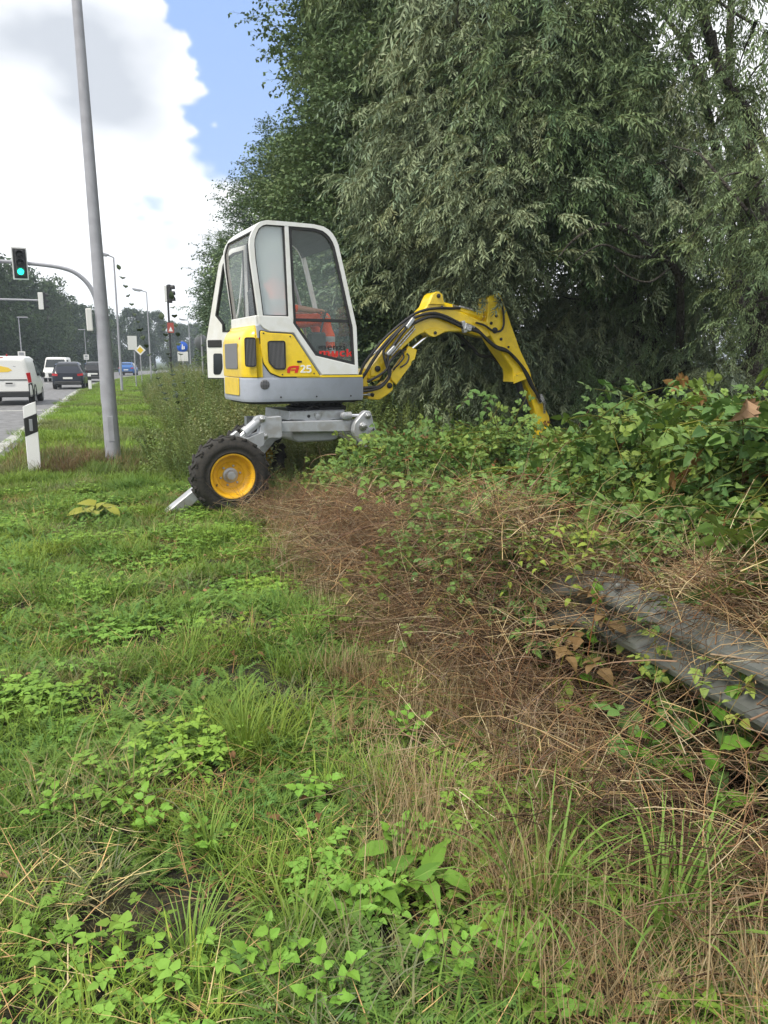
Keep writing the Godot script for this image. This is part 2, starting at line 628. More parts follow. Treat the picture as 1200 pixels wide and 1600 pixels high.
func obj(mb: MB, called: String, m: Material, parent: Node = null) -> MeshInstance3D:
	var o := MeshInstance3D.new()
	o.mesh = mb.mesh(m)
	if parent == null:
		o.name = numbered(called)
		add_child(o)
	else:
		o.name = called
		parent.add_child(o, true)
	return o

func put(mesh: Mesh, called: String, parent: Node, x := Transform3D.IDENTITY) -> MeshInstance3D:
	var o := MeshInstance3D.new()
	o.mesh = mesh
	o.name = called
	o.transform = x
	parent.add_child(o, true)
	return o

func thing(called: String, label: String, category: String, at := Vector3.ZERO, turn := 0.0, group := "") -> Node3D:
	var o := Node3D.new()
	o.name = numbered(called)
	add_child(o)
	o.position = at
	o.rotation.y = turn
	tag(o, label, category, group)
	return o

func tag(o: Node, label: String, category: String, group := "", kind := "") -> void:
	if label:
		o.set_meta("label", label)
	if category:
		o.set_meta("category", category)
	if group:
		o.set_meta("group", group)
	if kind:
		o.set_meta("kind", kind)

func structure(mb: MB, called: String, m: Material) -> MeshInstance3D:
	var o := obj(mb, called, m)
	o.set_meta("kind", "structure")
	return o

func scatter(called: String, mesh: Mesh, places: Array, cols: Array, parent: Node) -> MultiMeshInstance3D:
	var mm := MultiMesh.new()
	mm.transform_format = MultiMesh.TRANSFORM_3D
	mm.use_colors = true
	mm.mesh = mesh
	mm.instance_count = places.size()
	for i in places.size():
		mm.set_instance_transform(i, places[i])
		mm.set_instance_color(i, cols[i])
	var o := MultiMeshInstance3D.new()
	o.multimesh = mm
	o.name = called
	parent.add_child(o, true)
	return o

func rnd(a: float, b: float) -> float:
	return rng.randf_range(a, b)

func tint(c: Color, spread: float, warm := 0.0) -> Color:
	var k := exp(rnd(-spread, spread))
	var y := rnd(-warm, warm)
	return Color(c.r * k * (1.0 + y), c.g * k * (1.0 + y * 0.3), c.b * k * (1.0 - y * 0.5))

func text(words: String, size: float, depth: float, m: Material, parent: Node, at: Vector3, basis := Basis.IDENTITY, bold := true) -> MeshInstance3D:
	var t := TextMesh.new()
	t.text = words
	var f := SystemFont.new()
	f.font_names = PackedStringArray(["Droid Sans"])
	if bold:
		f.font_weight = 700
	t.font = f
	t.font_size = 64
	t.pixel_size = size / 64.0
	t.depth = depth
	t.material = m
	var o := MeshInstance3D.new()
	o.mesh = t
	o.name = "lettering"
	o.transform = Transform3D(basis, at)
	parent.add_child(o, true)
	return o

# ------------------------------------------------------------------ ground
func road_shift(z: float) -> float: # the road bends right far ahead
	var d := maxf(0.0, -z - 42.0)
	return 0.0016 * d * d if d < 160.0 else 0.0016 * 160.0 * 160.0 + (d - 160.0) * 0.512

func row_shift(z: float) -> float: # the line of trees beyond the road bends less
	var d := maxf(0.0, -z - 62.0)
	return 0.00132 * d * d

func brown_edge(z: float) -> float:
	var zs := [-30.0, -9.5, -8.2, -4.3, -2.9, -2.06, -1.3, 3.0]
	var xs := [1.2, 1.2, 1.45, 1.25, 0.95, 0.80, 0.95, 1.2]
	for i in zs.size() - 1:
		if z <= zs[i + 1]:
			return lerpf(xs[i], xs[i + 1], clampf((z - zs[i]) / (zs[i + 1] - zs[i]), 0, 1))
	return 1.2

func brownness(x: float, z: float) -> float:
	return smoothstep(-0.35, 0.30, x - brown_edge(z) + nz.get_noise_2d(x * 1.3, z * 1.3) * 0.45)

func gh(x: float, z: float) -> float:
	var e := x - road_shift(z)
	var near := smoothstep(-1.9, -1.2, e)
	var y := -0.06 + near * 0.06
	y += near * (nz.get_noise_2d(x * 0.9, z * 0.9) * 0.045 + nz.get_noise_2d(x * 3.1 + 40.0, z * 3.1) * 0.02)
	y += 0.03 * exp(-((x - 1.0) * (x - 1.0) + (z + 8.3) * (z + 8.3)))
	y += smoothstep(4.5, 9.0, x) * 0.25 * smoothstep(-60.0, -20.0, z)
	return y

func build_ground() -> void:
	var xs := []
	var x := -3.2
	while x < 6.0:
		xs.append(x)
		x += 0.10
	var st := 0.15
	while x < 900.0:
		xs.append(x)
		x += st
		st *= 1.12
	xs.append(900.0)
	x = -3.3
	st = 0.2
	while x > -900.0:
		xs.push_front(x)
		x -= st
		st *= 1.15
	xs.push_front(-900.0)
	var zs := []
	var z := 2.0
	while z > -12.0:
		zs.append(z)
		z -= 0.10
	st = 0.12
	while z > -1500.0:
		zs.append(z)
		z -= st
		st *= 1.045
	zs.append(-1500.0)
	z = 2.2
	st = 0.5
	while z < 300.0:
		zs.push_front(z)
		z += st
		st *= 1.4
	var v := PackedVector3Array()
	var c := PackedColorArray()
	var idx := PackedInt32Array()
	var w := xs.size()
	for zz in zs:
		for xx in xs:
			v.append(Vector3(xx, gh(xx, zz), zz))
			var b := brownness(xx, zz)
			var g := Color(0.060, 0.070, 0.026).lerp(Color(0.10, 0.066, 0.040), clampf(b + nz.get_noise_2d(xx * 2.2 + 9.0, zz * 2.2) * 0.5 + 0.15, 0, 1))
			if zz < -14.0:
				g = g.lerp(Color(0.085, 0.15, 0.035), smoothstep(-14.0, -20.0, zz))
			c.append(g)
	for j in zs.size() - 1:
		for i in w - 1:
			var a := j * w + i
			idx.append_array(PackedInt32Array([a, a + 1, a + w + 1, a, a + w + 1, a + w]))
	var st2 := SurfaceTool.new()
	var arr := []
	arr.resize(Mesh.ARRAY_MAX)
	arr[Mesh.ARRAY_VERTEX] = v
	arr[Mesh.ARRAY_COLOR] = c
	arr[Mesh.ARRAY_INDEX] = idx
	var am := ArrayMesh.new()
	am.add_surface_from_arrays(Mesh.PRIMITIVE_TRIANGLES, arr)
	st2.create_from(am, 0)
	st2.generate_normals()
	var o := MeshInstance3D.new()
	o.name = "ground"
	o.mesh = st2.commit()
	o.mesh.surface_set_material(0, M.soil)
	o.set_meta("kind", "structure")
	add_child(o)

func strip(mb: MB, x0: float, x1: float, y: float, za: float, zb: float, step: float) -> void:
	var z := za
	while z > zb:
		var e := maxf(z - step, zb)
		var s0 := road_shift(z)
		var s1 := road_shift(e)
		mb.quad(Vector3(x0 + s0, y, z), Vector3(x1 + s0, y, z), Vector3(x1 + s1, y, e), Vector3(x0 + s1, y, e), Vector3.UP)
		z = e

func build_road() -> void:
	var mb := MB.new()
	strip(mb, -12.6, -1.95, -0.02, 60.0, -330.0, 3.0)
	structure(mb, "road", M.asphalt)
	mb = MB.new()
	strip(mb, -2.32, -2.08, -0.014, 60.0, -330.0, 3.0)
	structure(mb, "road_edge_line", M.paint_line)
	for k in 2:
		mb = MB.new()
		var z := 10.0 - k * 3.0
		while z > -120.0:
			strip(mb, [-5.85, -9.2][k], [-5.70, -9.05][k], -0.014, z, z - 3.0, 1.5)
			z -= 9.0
		structure(mb, "road_lane_line", M.paint_line)
	mb = MB.new()
	mb.x = Transform3D(Basis(), Vector3(-3.9, -0.014, -28.5))
	mb.quad(Vector3(-1.6, 0, 0), Vector3(1.55, 0, 0), Vector3(1.55, 0, -0.45), Vector3(-1.6, 0, -0.45), Vector3.UP)
	structure(mb, "road_stop_line", M.paint_line)

func build_guard_rail() -> void:
	# W-beam rail on posts, ending under the excavator's side
	var t := thing("guard_rail", "weathered grey metal guard rail half buried in brambles and dead stems", "guard rail", Vector3(1.93, 0, 0))
	var prof := P2([0.0, 0.325, 0.012, 0.355, 0.045, 0.385, 0.078, 0.415, 0.082, 0.44, 0.078, 0.465, 0.03, 0.50, 0.018, 0.525, 0.018, 0.545, 0.03, 0.57, 0.078, 0.605, 0.082, 0.63, 0.078, 0.655, 0.045, 0.685, 0.012, 0.715, 0.0, 0.745])
	for i in prof.size():
		prof[i].y = 0.44 + (prof[i].y - 0.325) * 0.31 / 0.42
	# the face turns to the road, so the ridges stand out to -x
	var k := prof.size()
	for seg in 2:
		var mb := MB.new()
		var z0: float = [3.0, -2.55][seg]
		var z1: float = [-2.62, -4.0][seg]
		var push := 0.004 * seg
		var n := 14
		for i in n:
			var za := lerpf(z0, z1, float(i) / n)
			var zb := lerpf(z0, z1, float(i + 1) / n)
			var da := -0.03 + sin(za * 1.7) * 0.008 - 0.45 * smoothstep(2.6, 4.0, -za)
			var db := -0.03 + sin(zb * 1.7) * 0.008 - 0.45 * smoothstep(2.6, 4.0, -zb)
			for j in k - 1:
				for side in 2:
					var th := -0.006 if side == 0 else 0.0
					var a := Vector3(-prof[j].x + th - push, prof[j].y + da, za)
					var b := Vector3(-prof[j + 1].x + th - push, prof[j + 1].y + da, za)
					var c := Vector3(-prof[j + 1].x + th - push, prof[j + 1].y + db, zb)
					var d := Vector3(-prof[j].x + th - push, prof[j].y + db, zb)
					var e := prof[j + 1] - prof[j]
					var o := Vector3(-e.y, -e.x, 0)
					mb.quad(a, b, c, d, o if side == 0 else -o)
		obj(mb, "rail_beam", M.galvanised, t)
	for q in [[-2.56, 0.475], [-2.56, 0.555], [-2.56, 0.63], [-2.56, 0.705], [-2.60, 0.515], [-2.60, 0.665]]:
		var mb := MB.new()
		mb.disc(Vector3(-0.055 if q[0] > -2.58 else -0.095, q[1], q[0]), Vector3.RIGHT, 0.014, 0.03, 8, 0.003)
		obj(mb, "bolt", M.galvanised, t)
	for z in [1.4, -0.6, -2.6]:
		var mb := MB.new()
		mb.box(Vector3(0.055, 0.29, z), Vector3(0.008, 0.80, 0.10), 0.002)
		mb.box(Vector3(0.10, 0.29, z - 0.046), Vector3(0.082, 0.80, 0.008), 0.002)
		mb.box(Vector3(0.10, 0.29, z + 0.046), Vector3(0.082, 0.80, 0.008), 0.002)
		var po := obj(mb, "post", M.galvanised, t)
		mb = MB.new()
		mb.box(Vector3(0.025, 0.59, z), Vector3(0.056, 0.20, 0.09), 0.006)
		mb.disc(Vector3(-0.03, 0.595, z), Vector3.RIGHT, 0.016, 0.012, 8)
		obj(mb, "bracket", M.galvanised, po)

# ------------------------------------------------------------------ excavator (local x forward, z to its right side)
const EX_AT := Vector3(2.25, 0.0, -9.15)
const EX_TURN := 0.1222

static func v3(a: Array, z: float) -> Array:
	var o := []
	for i in range(0, a.size(), 2):
		o.append(Vector3(a[i], a[i + 1], z))
	return o

static func smooth_path(p: Array, per := 5) -> Array:
	var c := Curve3D.new()
	for i in p.size():
		var t: Vector3 = (p[mini(i + 1, p.size() - 1)] - p[maxi(i - 1, 0)]) / 6.0
		c.add_point(p[i], -t, t)
	var o := []
	for i in p.size() - 1:
		for k in per:
			o.append(c.sample(i, float(k) / per))
	o.append(p[p.size() - 1])
	return o

static func grow(p: PackedVector2Array, d: float) -> PackedVector2Array:
	return MB.inset(MB.ccw(p), -d)

static func round_poly(a: Array, r: float, n := 4) -> PackedVector2Array:
	var p := MB.ccw(P2(a))
	var o := PackedVector2Array()
	var k := p.size()
	for i in k:
		var b := p[i]
		var u := p[(i + k - 1) % k] - b
		var w := p[(i + 1) % k] - b
		var rr := minf(r, minf(u.length(), w.length()) * 0.45)
		var s := b + u.normalized() * rr
		var e := b + w.normalized() * rr
		for j in n + 1:
			var t := float(j) / n
			o.append(s.lerp(b, t).lerp(b.lerp(e, t), t))
	return o

func house_ring(rear: float, front: float, half: float, r: float, y: float) -> Array:
	var o := []
	var n := 7
	o.append(Vector3(front, y, -half))
	o.append(Vector3(front, y, half))
	for i in n + 1:
		var a := PI / 2 + PI / 2 * i / n
		o.append(Vector3(rear + r + cos(a) * r, y, half - r + sin(a) * r))
	for i in n + 1:
		var a := PI + PI / 2 * i / n
		o.append(Vector3(rear + r + cos(a) * r, y, -half + r + sin(a) * r))
	return o

func grille(poly: PackedVector2Array, z: float, parent: Node, basis := Basis.IDENTITY, at := Vector3.ZERO) -> void:
	var mb := MB.new()
	mb.x = Transform3D(basis, at)
	mb.prism(poly, z, z + 0.010, 0.0)
	var g := obj(mb, "grille", M.grille_dark, parent)
	mb = MB.new()
	mb.x = Transform3D(basis, at)
	mb.ribbon(grow(poly, 0.006), MB.inset(MB.ccw(poly), 0.006), z, z + 0.020, true)
	obj(mb, "grille_rim", M.black_rubber, g)
	mb = MB.new()
	mb.x = Transform3D(basis, at)
	var lo := poly[0]
	var hi := poly[0]
	for p in poly:
		lo = lo.min(p)
		hi = hi.max(p)
	var x := lo.x + 0.014
	var q := MB.inset(MB.ccw(poly), 0.007)
	while x < hi.x - 0.008:
		var ya := 1e9
		var yb := -1e9
		for i in q.size():
			var a := q[i]
			var b := q[(i + 1) % q.size()]
			if (a.x - x) * (b.x - x) < 0.0:
				var y := lerpf(a.y, b.y, (x - a.x) / (b.x - a.x))
				ya = minf(ya, y)
				yb = maxf(yb, y)
		if yb > ya:
			mb.box(Vector3(x, (ya + yb) / 2, z + 0.014), Vector3(0.0055, yb - ya, 0.009), 0.0015)
		x += 0.0145
	var s := obj(mb, "slats", M.grille_slat, g)
	s.set_meta("kind", "stuff")

func pin(parent: Node, p: Vector2, z: float, r: float, m: Material) -> void:
	var mb := MB.new()
	mb.disc(Vector3(p.x, p.y, z), Vector3.BACK, r, 0.022, 16)
	mb.disc(Vector3(p.x, p.y, z + 0.012), Vector3.BACK, r * 0.45, 0.012, 8)
	obj(mb, "pin", m, parent)

func ram(parent: Node, called: String, a: Vector3, b: Vector3, c: Vector3, r: float, m: Material) -> void:
	var mb := MB.new()
	var d := (b - a).normalized()
	mb.tube([a, b - d * 0.05], r, r, 18)
	mb.tube([b - d * 0.05, b], r * 1.15, r * 1.15, 18)
	mb.disc(a, Vector3.BACK, r * 1.1, r * 1.7, 18)
	var o := obj(mb, called, m, parent)
	mb = MB.new()
	mb.tube([b, c], r * 0.5, r * 0.5, 14)
	obj(mb, "piston_rod", M.chrome, o)
	mb = MB.new()
	mb.disc(c, Vector3.BACK, r * 0.85, r * 1.4, 16)
	obj(mb, "rod_eye", m, o)

func build_wheel(parent: Node, at: Vector3, side: float) -> void:
	var w := Node3D.new()
	w.name = "wheel"
	parent.add_child(w, true)
	w.position = at
	var face := Basis(Vector3.RIGHT, Vector3(0, 0, side), Vector3(0, -side, 0))
	var mb := MB.new()
	mb.x = Transform3D(face, Vector3.ZERO)
	mb.lathe([Vector2(0.232, -0.12), Vector2(0.25, -0.145), Vector2(0.31, -0.155), Vector2(0.36, -0.145), Vector2(0.392, -0.115), Vector2(0.402, -0.06), Vector2(0.404, 0.0), Vector2(0.402, 0.06), Vector2(0.392, 0.115), Vector2(0.372, 0.138), Vector2(0.345, 0.150), Vector2(0.335, 0.157), Vector2(0.305, 0.158), Vector2(0.298, 0.152), Vector2(0.262, 0.150), Vector2(0.256, 0.156), Vector2(0.245, 0.152), Vector2(0.232, 0.128), Vector2(0.228, 0.10)], 56, 0.5)
	obj(mb, "tyre", M.tyre, w)
	mb = MB.new()
	for i in 40: # tread lugs in two offset rows
		var a := TAU * (i + 0.0) / 40
		var row := 1.0 if i % 2 == 0 else -1.0
		var b := Basis(Vector3(cos(a), sin(a), 0), Vector3(-sin(a), cos(a), 0), Vector3.BACK)
		var tw := Basis(Vector3.RIGHT, row * 0.5)
		mb.box(b * Vector3(0.399, 0, 0) + Vector3(0, 0, row * 0.066), Vector3(0.030, 0.036, 0.146), 0.006, b * tw)
		mb.box(b * Vector3(0.384, 0, 0) + Vector3(0, 0, row * 0.126), Vector3(0.036, 0.034, 0.020), 0.006, b)
	var l := obj(mb, "tread", M.tyre, w)
	l.set_meta("kind", "stuff")
	mb = MB.new()
	mb.x = Transform3D(face, Vector3.ZERO)
	mb.lathe([Vector2(0.236, 0.10), Vector2(0.240, 0.142), Vector2(0.232, 0.150), Vector2(0.222, 0.146), Vector2(0.214, 0.128), Vector2(0.205, 0.118), Vector2(0.200, 0.085), Vector2(0.186, 0.060), Vector2(0.170, 0.050), Vector2(0.150, 0.046), Vector2(0.142, 0.030), Vector2(0.130, 0.022), Vector2(0.060, 0.022), Vector2(0.0, 0.022)], 48, 0.8)
	mb.lathe([Vector2(0.236, -0.10), Vector2(0.12, -0.10), Vector2(0.0, -0.1)], 32)
	obj(mb, "rim", M.rim_yellow, w)
	mb = MB.new()
	mb.x = Transform3D(face, Vector3.ZERO)
	mb.lathe([Vector2(0.082, 0.020), Vector2(0.080, 0.040), Vector2(0.058, 0.048), Vector2(0.050, 0.085), Vector2(0.040, 0.094), Vector2(0.0, 0.096)], 20, 0.8)
	obj(mb, "hub", M.steel_grey, w)
	for i in 6:
		var a := TAU * i / 6 + 0.2
		mb = MB.new()
		mb.disc(Vector3(cos(a) * 0.105, sin(a) * 0.105, side * 0.030), Vector3.BACK, 0.012, 0.024, 6, 0.002)
		obj(mb, "wheel_nut", M.steel_grey, w)
	mb = MB.new()
	mb.tube([Vector3(-0.15, -0.085, side * 0.05), Vector3(-0.165, -0.095, side * 0.10)], 0.006, 0.006, 6)
	obj(mb, "valve", M.black_rubber, w)

func build_excavator() -> void:
	var t := thing("walking_excavator", "yellow white and grey walking excavator with its arm reaching into the brambles", "excavator", EX_AT, EX_TURN)
	var mb := MB.new()
	# undercarriage
	mb.prism(P2([-0.49, 1.05, 0.18, 1.05, 0.19, 0.945, 0.02, 0.935, -0.06, 0.905, -0.16, 0.885, -0.26, 0.905, -0.34, 0.945, -0.50, 0.95]), -0.46, 0.46, 0.012)
	mb.box(Vector3(-0.15, 0.87, 0.40), Vector3(0.20, 0.05, 0.04), 0.01)
	mb.disc(Vector3(-0.155, 0.985, 0.465), Vector3.BACK, 0.036, 0.012, 20)
	var ch := obj(mb, "chassis", M.steel_grey, t)
	mb = MB.new()
	mb.disc(Vector3(-0.265, 0.99, 0.462), Vector3.BACK, 0.018, 0.006, 16, 0.001)
	obj(mb, "bolt_hole", M.dark_metal, ch)
	mb = MB.new()
	mb.prism(P2([-0.205, 1.02, -0.105, 1.02, -0.14, 0.95, -0.17, 0.95]), 0.462, 0.469, 0.001)
	obj(mb, "bracket", M.bare_steel, ch)
	for s in [1.0, -1.0]:
		mb = MB.new()
		mb.prism(P2([-0.745, 0.945, 0.30, 0.935, 0.30, 0.815, 0.24, 0.80, -0.70, 0.825, -0.745, 0.84]), s * 0.475 - 0.045, s * 0.475 + 0.045, 0.010)
		mb.disc(Vector3(-0.69, 0.885, s * 0.475), Vector3.BACK, 0.026, 0.10, 18)
		obj(mb, "side_beam", M.steel_grey, t)
	mb = MB.new()
	mb.prism(round_poly([-0.45, 0.825, 0.14, 0.82, 0.13, 0.71, 0.05, 0.69, -0.38, 0.69, -0.44, 0.73], 0.03), -0.38, 0.38, 0.015)
	obj(mb, "belly_tank", M.steel_grey, t)
	mb = MB.new()
	mb.lathe([Vector2(0.0, 1.02), Vector2(0.34, 1.02), Vector2(0.36, 1.035), Vector2(0.36, 1.075), Vector2(0.34, 1.085), Vector2(0.30, 1.09), Vector2(0.30, 1.17), Vector2(0.0, 1.17)], 36)
	for i in 24:
		var a := TAU * i / 24
		mb.box(Vector3(cos(a) * 0.305, 1.125, sin(a) * 0.305), Vector3(0.03, 0.05, 0.03), 0.006, Basis(Vector3.UP, -a))
	var tt := obj(mb, "turntable", M.dark_metal, t)
	mb = MB.new()
	mb.tube(smooth_path([Vector3(-0.10, 1.07, 0.36), Vector3(-0.18, 1.10, 0.40), Vector3(-0.30, 1.06, 0.42)]), 0.012, 0.012, 8)
	obj(mb, "hose", M.black_rubber, tt)
	# rear legs with wheels
	for s in [1.0, -1.0]:
		var leg := Node3D.new()
		leg.name = "rear_leg"
		t.add_child(leg, true)
		leg.position.x = 0.0 if s > 0 else 0.72
		mb = MB.new()
		mb.prism(round_poly([-0.925, 1.00, -0.86, 1.035, -0.80, 1.005, -0.64, 1.015, -0.64, 0.77, -0.80, 0.775, -0.86, 0.705, -0.94, 0.70, -1.03, 0.77, -0.90, 0.83, -0.885, 0.92], 0.03, 3), s * 0.575 - 0.055, s * 0.575 + 0.055, 0.008)
		obj(mb, "bracket", M.steel_grey, leg)
		for p in [Vector2(-0.865, 0.985), Vector2(-0.845, 0.80), Vector2(-0.93, 0.735)]:
			pin(leg, p, s * 0.637, 0.034, M.bare_steel)
		ram(leg, "ram", Vector3(-0.895, 0.965, s * 0.585), Vector3(-1.06, 0.84, s * 0.60), Vector3(-1.17, 0.74, s * 0.60), 0.052, M.steel_grey)
		mb = MB.new()
		mb.loft([house_box(Vector3(-0.86, 0.78, s * 0.57), 0.07, 0.09), house_box(Vector3(-1.08, 0.70, s * 0.60), 0.075, 0.085), house_box(Vector3(-1.27, 0.47, s * 0.62), 0.07, 0.07)], true, true, false)
		mb.disc(Vector3(-1.29, 0.43, s * 0.66), Vector3.BACK, 0.11, 0.14, 20)
		mb.box(Vector3(-1.15, 0.80, s * 0.60), Vector3(0.09, 0.12, 0.06), 0.01, Basis(Vector3.BACK, 0.6))
		obj(mb, "leg_arm", M.steel_grey, leg)
		build_wheel(t, Vector3(-1.29 if s > 0 else -0.57, 0.425, s * 0.80), s)
	mb = MB.new() # ground plate trailing behind the wheel
	mb.prism(P2([-1.95, 0.045, -1.50, 0.375, -1.42, 0.30, -1.80, 0.00, -1.82, 0.0]), 0.50, 0.66, 0.008)
	mb.box(Vector3(-1.70, 0.19, 0.58), Vector3(0.40, 0.02, 0.05), 0.004, Basis(Vector3.BACK, 0.64))
	var pl := obj(mb, "support_foot", M.steel_grey, t)
	mb = MB.new()
	mb.tube([Vector3(-1.48, 0.33, 0.58), Vector3(-1.25, 0.44, 0.60)], 0.05, 0.06, 12)
	obj(mb, "foot_arm", M.steel_grey, pl)
	# front legs with claws
	for s in [1.0, -1.0]:
		var leg := Node3D.new()
		leg.name = "front_leg"
		t.add_child(leg, true)
		mb = MB.new()
		mb.prism(round_poly([0.32, 1.00, 0.37, 1.045, 0.44, 1.04, 0.46, 0.97, 0.475, 0.90, 0.515, 0.82, 0.50, 0.70, 0.40, 0.615, 0.34, 0.62, 0.27, 0.69, 0.215, 0.81, 0.235, 0.91], 0.03, 3), s * 0.575 - 0.05, s * 0.575 + 0.05, 0.010)
		obj(mb, "knuckle", M.steel_grey, leg)
		pin(leg, Vector2(0.335, 0.865), s * 0.635, 0.050, M.bare_steel)
		pin(leg, Vector2(0.395, 0.985), s * 0.635, 0.036, M.bare_steel)
		mb = MB.new()
		mb.prism(P2([0.385, 0.745, 0.47, 0.845, 0.485, 0.83, 0.41, 0.73]), s * 0.632 - 0.004, s * 0.632 + 0.004, 0.001)
		obj(mb, "slot", M.dark_metal, leg)
		ram(leg, "ram", Vector3(0.14, 0.99, s * 0.54), Vector3(0.22, 0.99, s * 0.54), Vector3(0.36, 0.99, s * 0.54), 0.038, M.steel_grey)
		mb = MB.new()
		mb.loft([house_box(Vector3(0.42, 0.76, s * 0.575), 0.07, 0.08), house_box(Vector3(0.80, 0.56, s * 0.60), 0.06, 0.06), house_box(Vector3(1.15, 0.28, s * 0.62), 0.05, 0.05)], true, true, false)
		obj(mb, "leg_arm", M.bare_steel, leg)
		mb = MB.new()
		mb.prism(P2([1.05, 0.32, 1.22, 0.34, 1.30, 0.14, 1.22, -0.05, 1.16, 0.10]), s * 0.62 - 0.09, s * 0.62 + 0.09, 0.008)
		obj(mb, "claw", M.bare_steel, leg)
	# upper house
	mb = MB.new()
	mb.loft([house_ring(-0.92, 0.30, 0.46, 0.12, 1.135), house_ring(-0.97, 0.34, 0.51, 0.16, 1.16), house_ring(-1.0, 0.37, 0.54, 0.19, 1.185)], true, false)
	obj(mb, "house_underside", M.dark_metal, t)
	mb = MB.new()
	mb.loft([house_ring(-1.0, 0.37, 0.538, 0.19, 1.165), house_ring(-1.012, 0.375, 0.55, 0.20, 1.20), house_ring(-1.012, 0.375, 0.552, 0.20, 1.40), house_ring(-1.0, 0.372, 0.545, 0.19, 1.425)], true, true)
	var base := obj(mb, "house_base", M.grey_paint, t)
	mb = MB.new()
	mb.disc(Vector3(-0.80, 1.355, 0.553), Vector3.BACK, 0.055, 0.006, 24, 0.002)
	var vent := obj(mb, "round_vent", M.grille_slat, base)
	mb = MB.new()
	for i in 5:
		for j in 6:
			var p := Vector2((i - 2) * 0.018, (j - 2.5) * 0.015)
			if p.length() < 0.046:
				mb.box(Vector3(-0.80 + p.x, 1.355 + p.y, 0.557), Vector3(0.012, 0.009, 0.004), 0.001)
	obj(mb, "vent_holes", M.grille_dark, vent).set_meta("kind", "stuff")
	mb = MB.new() # core behind the panels
	mb.prism(P2([-0.86, 1.42, -0.87, 1.98, -0.80, 2.0, -0.74, 1.94, -0.45, 1.93, -0.13, 1.47, -0.12, 1.42]), -0.50, 0.542, 0.004)
	obj(mb, "band", M.grey_paint, t)
	# rear engine cowl
	mb = MB.new()
	var rings := []
	for q in [[1.432, 0.0], [1.46, -0.006], [1.74, -0.006], [1.82, 0.004], [1.88, 0.022], [1.93, 0.055], [1.965, 0.10], [1.985, 0.15]]:
		rings.append(house_ring(-1.005 + q[1], -0.885, 0.548 - q[1] * 0.45, 0.19 - q[1] * 0.3, q[0]))
	mb.loft(rings)
	var cowl := obj(mb, "engine_cowl", M.yellow_paint, t)
	# the corner grille and the rear panel
	var ca := -PI / 2 + 0.62
	grille(round_poly([-0.055, 1.55, 0.055, 1.55, 0.055, 1.85, -0.055, 1.85], 0.025), 0.004, cowl, Basis(Vector3.UP, -0.30), Vector3(-0.945, 0, 0.535))
	mb = MB.new()
	mb.prism(round_poly([-0.26, 1.52, 0.26, 1.52, 0.26, 1.80, -0.26, 1.80], 0.03), 0.0, 0.012, 0.003)
	var rp := obj(mb, "rear_grille", M.grille_slat, cowl)
	rp.transform = Transform3D(Basis(Vector3.UP, -PI / 2), Vector3(-1.008, 0, 0.0))
	mb = MB.new()
	mb.disc(Vector3(-0.985, 1.845, 0.30), Vector3(-1, 0.2, 0.3), 0.02, 0.02, 14)
	obj(mb, "rear_lamp", M.tail_red, cowl)
	mb = MB.new()
	mb.box(Vector3(-1.012, 1.30, 0.25), Vector3(0.016, 0.12, 0.05), 0.004)
	obj(mb, "hinge", M.black_rubber, base)
	mb = MB.new()
	mb.prism(round_poly([-0.30, 1.23, 0.30, 1.23, 0.30, 1.425, -0.30, 1.425], 0.02), 0.0, 0.010, 0.003)
	var rb := obj(mb, "rear_plate", M.yellow_paint, base)
	rb.transform = Transform3D(Basis(Vector3.UP, -PI / 2), Vector3(-1.014, 0, 0.0))
	# yellow side panel with black gasket
	var side := round_poly([-0.835, 1.93, -0.74, 1.905, -0.47, 1.895, -0.165, 1.455, -0.165, 1.435, -0.62, 1.435, -0.735, 1.48, -0.805, 1.58, -0.835, 1.74], 0.025)
	mb = MB.new()
	mb.prism(grow(side, 0.010), 0.542, 0.548, 0.0)
	obj(mb, "gasket", M.black_rubber, t)
	mb = MB.new()
	mb.prism(side, 0.546, 0.560, 0.005)
	var sp := obj(mb, "side_panel", M.yellow_paint, t)
	grille(round_poly([-0.755, 1.815, -0.565, 1.82, -0.565, 1.52, -0.68, 1.52, -0.75, 1.59], 0.028), 0.552, sp)
	# lettering of the model plate
	mb = MB.new()
	mb.ribbon(P2([-0.545, 1.478, -0.545, 1.52, -0.52, 1.548, -0.47, 1.556, -0.405, 1.556]), P2([-0.512, 1.478, -0.512, 1.512, -0.497, 1.527, -0.465, 1.532, -0.41, 1.532]), 0.560, 0.564)
	mb.prism(P2([-0.44, 1.532, -0.405, 1.532, -0.425, 1.478, -0.46, 1.478]), 0.560, 0.564, 0.0)
	mb.prism(P2([-0.51, 1.517, -0.445, 1.517, -0.45, 1.503, -0.51, 1.503]), 0.560, 0.5635, 0.0)
	obj(mb, "lettering", M.red_print, sp)
	text("25", 0.115, 0.004, M.white_print, sp, Vector3(-0.326, 1.519, 0.5625), Basis().scaled(Vector3(1.12, 1, 1)))
	mb = MB.new()
	mb.box(Vector3(-0.03, 1.437, 0.548), Vector3(0.80, 0.024, 0.012), 0.003)
	obj(mb, "trim_strip", M.yellow_paint, t)
	# left side body shell
	mb = MB.new()
	mb.prism(P2([-0.86, 1.43, -0.87, 1.93, -0.45, 1.91, -0.13, 1.46, -0.13, 1.43]), -0.553, -0.50, 0.005)
	obj(mb, "left_panel", M.yellow_paint, t)
	for p in [[-0.80, 1.90], [-0.50, 1.87], [-0.23, 1.47], [-0.60, 1.46]]:
		mb = MB.new()
		mb.disc(Vector3(p[0], p[1], 0.562), Vector3.BACK, 0.009, 0.006, 8, 0.002)
		obj(mb, "panel_bolt", M.dark_metal, sp)
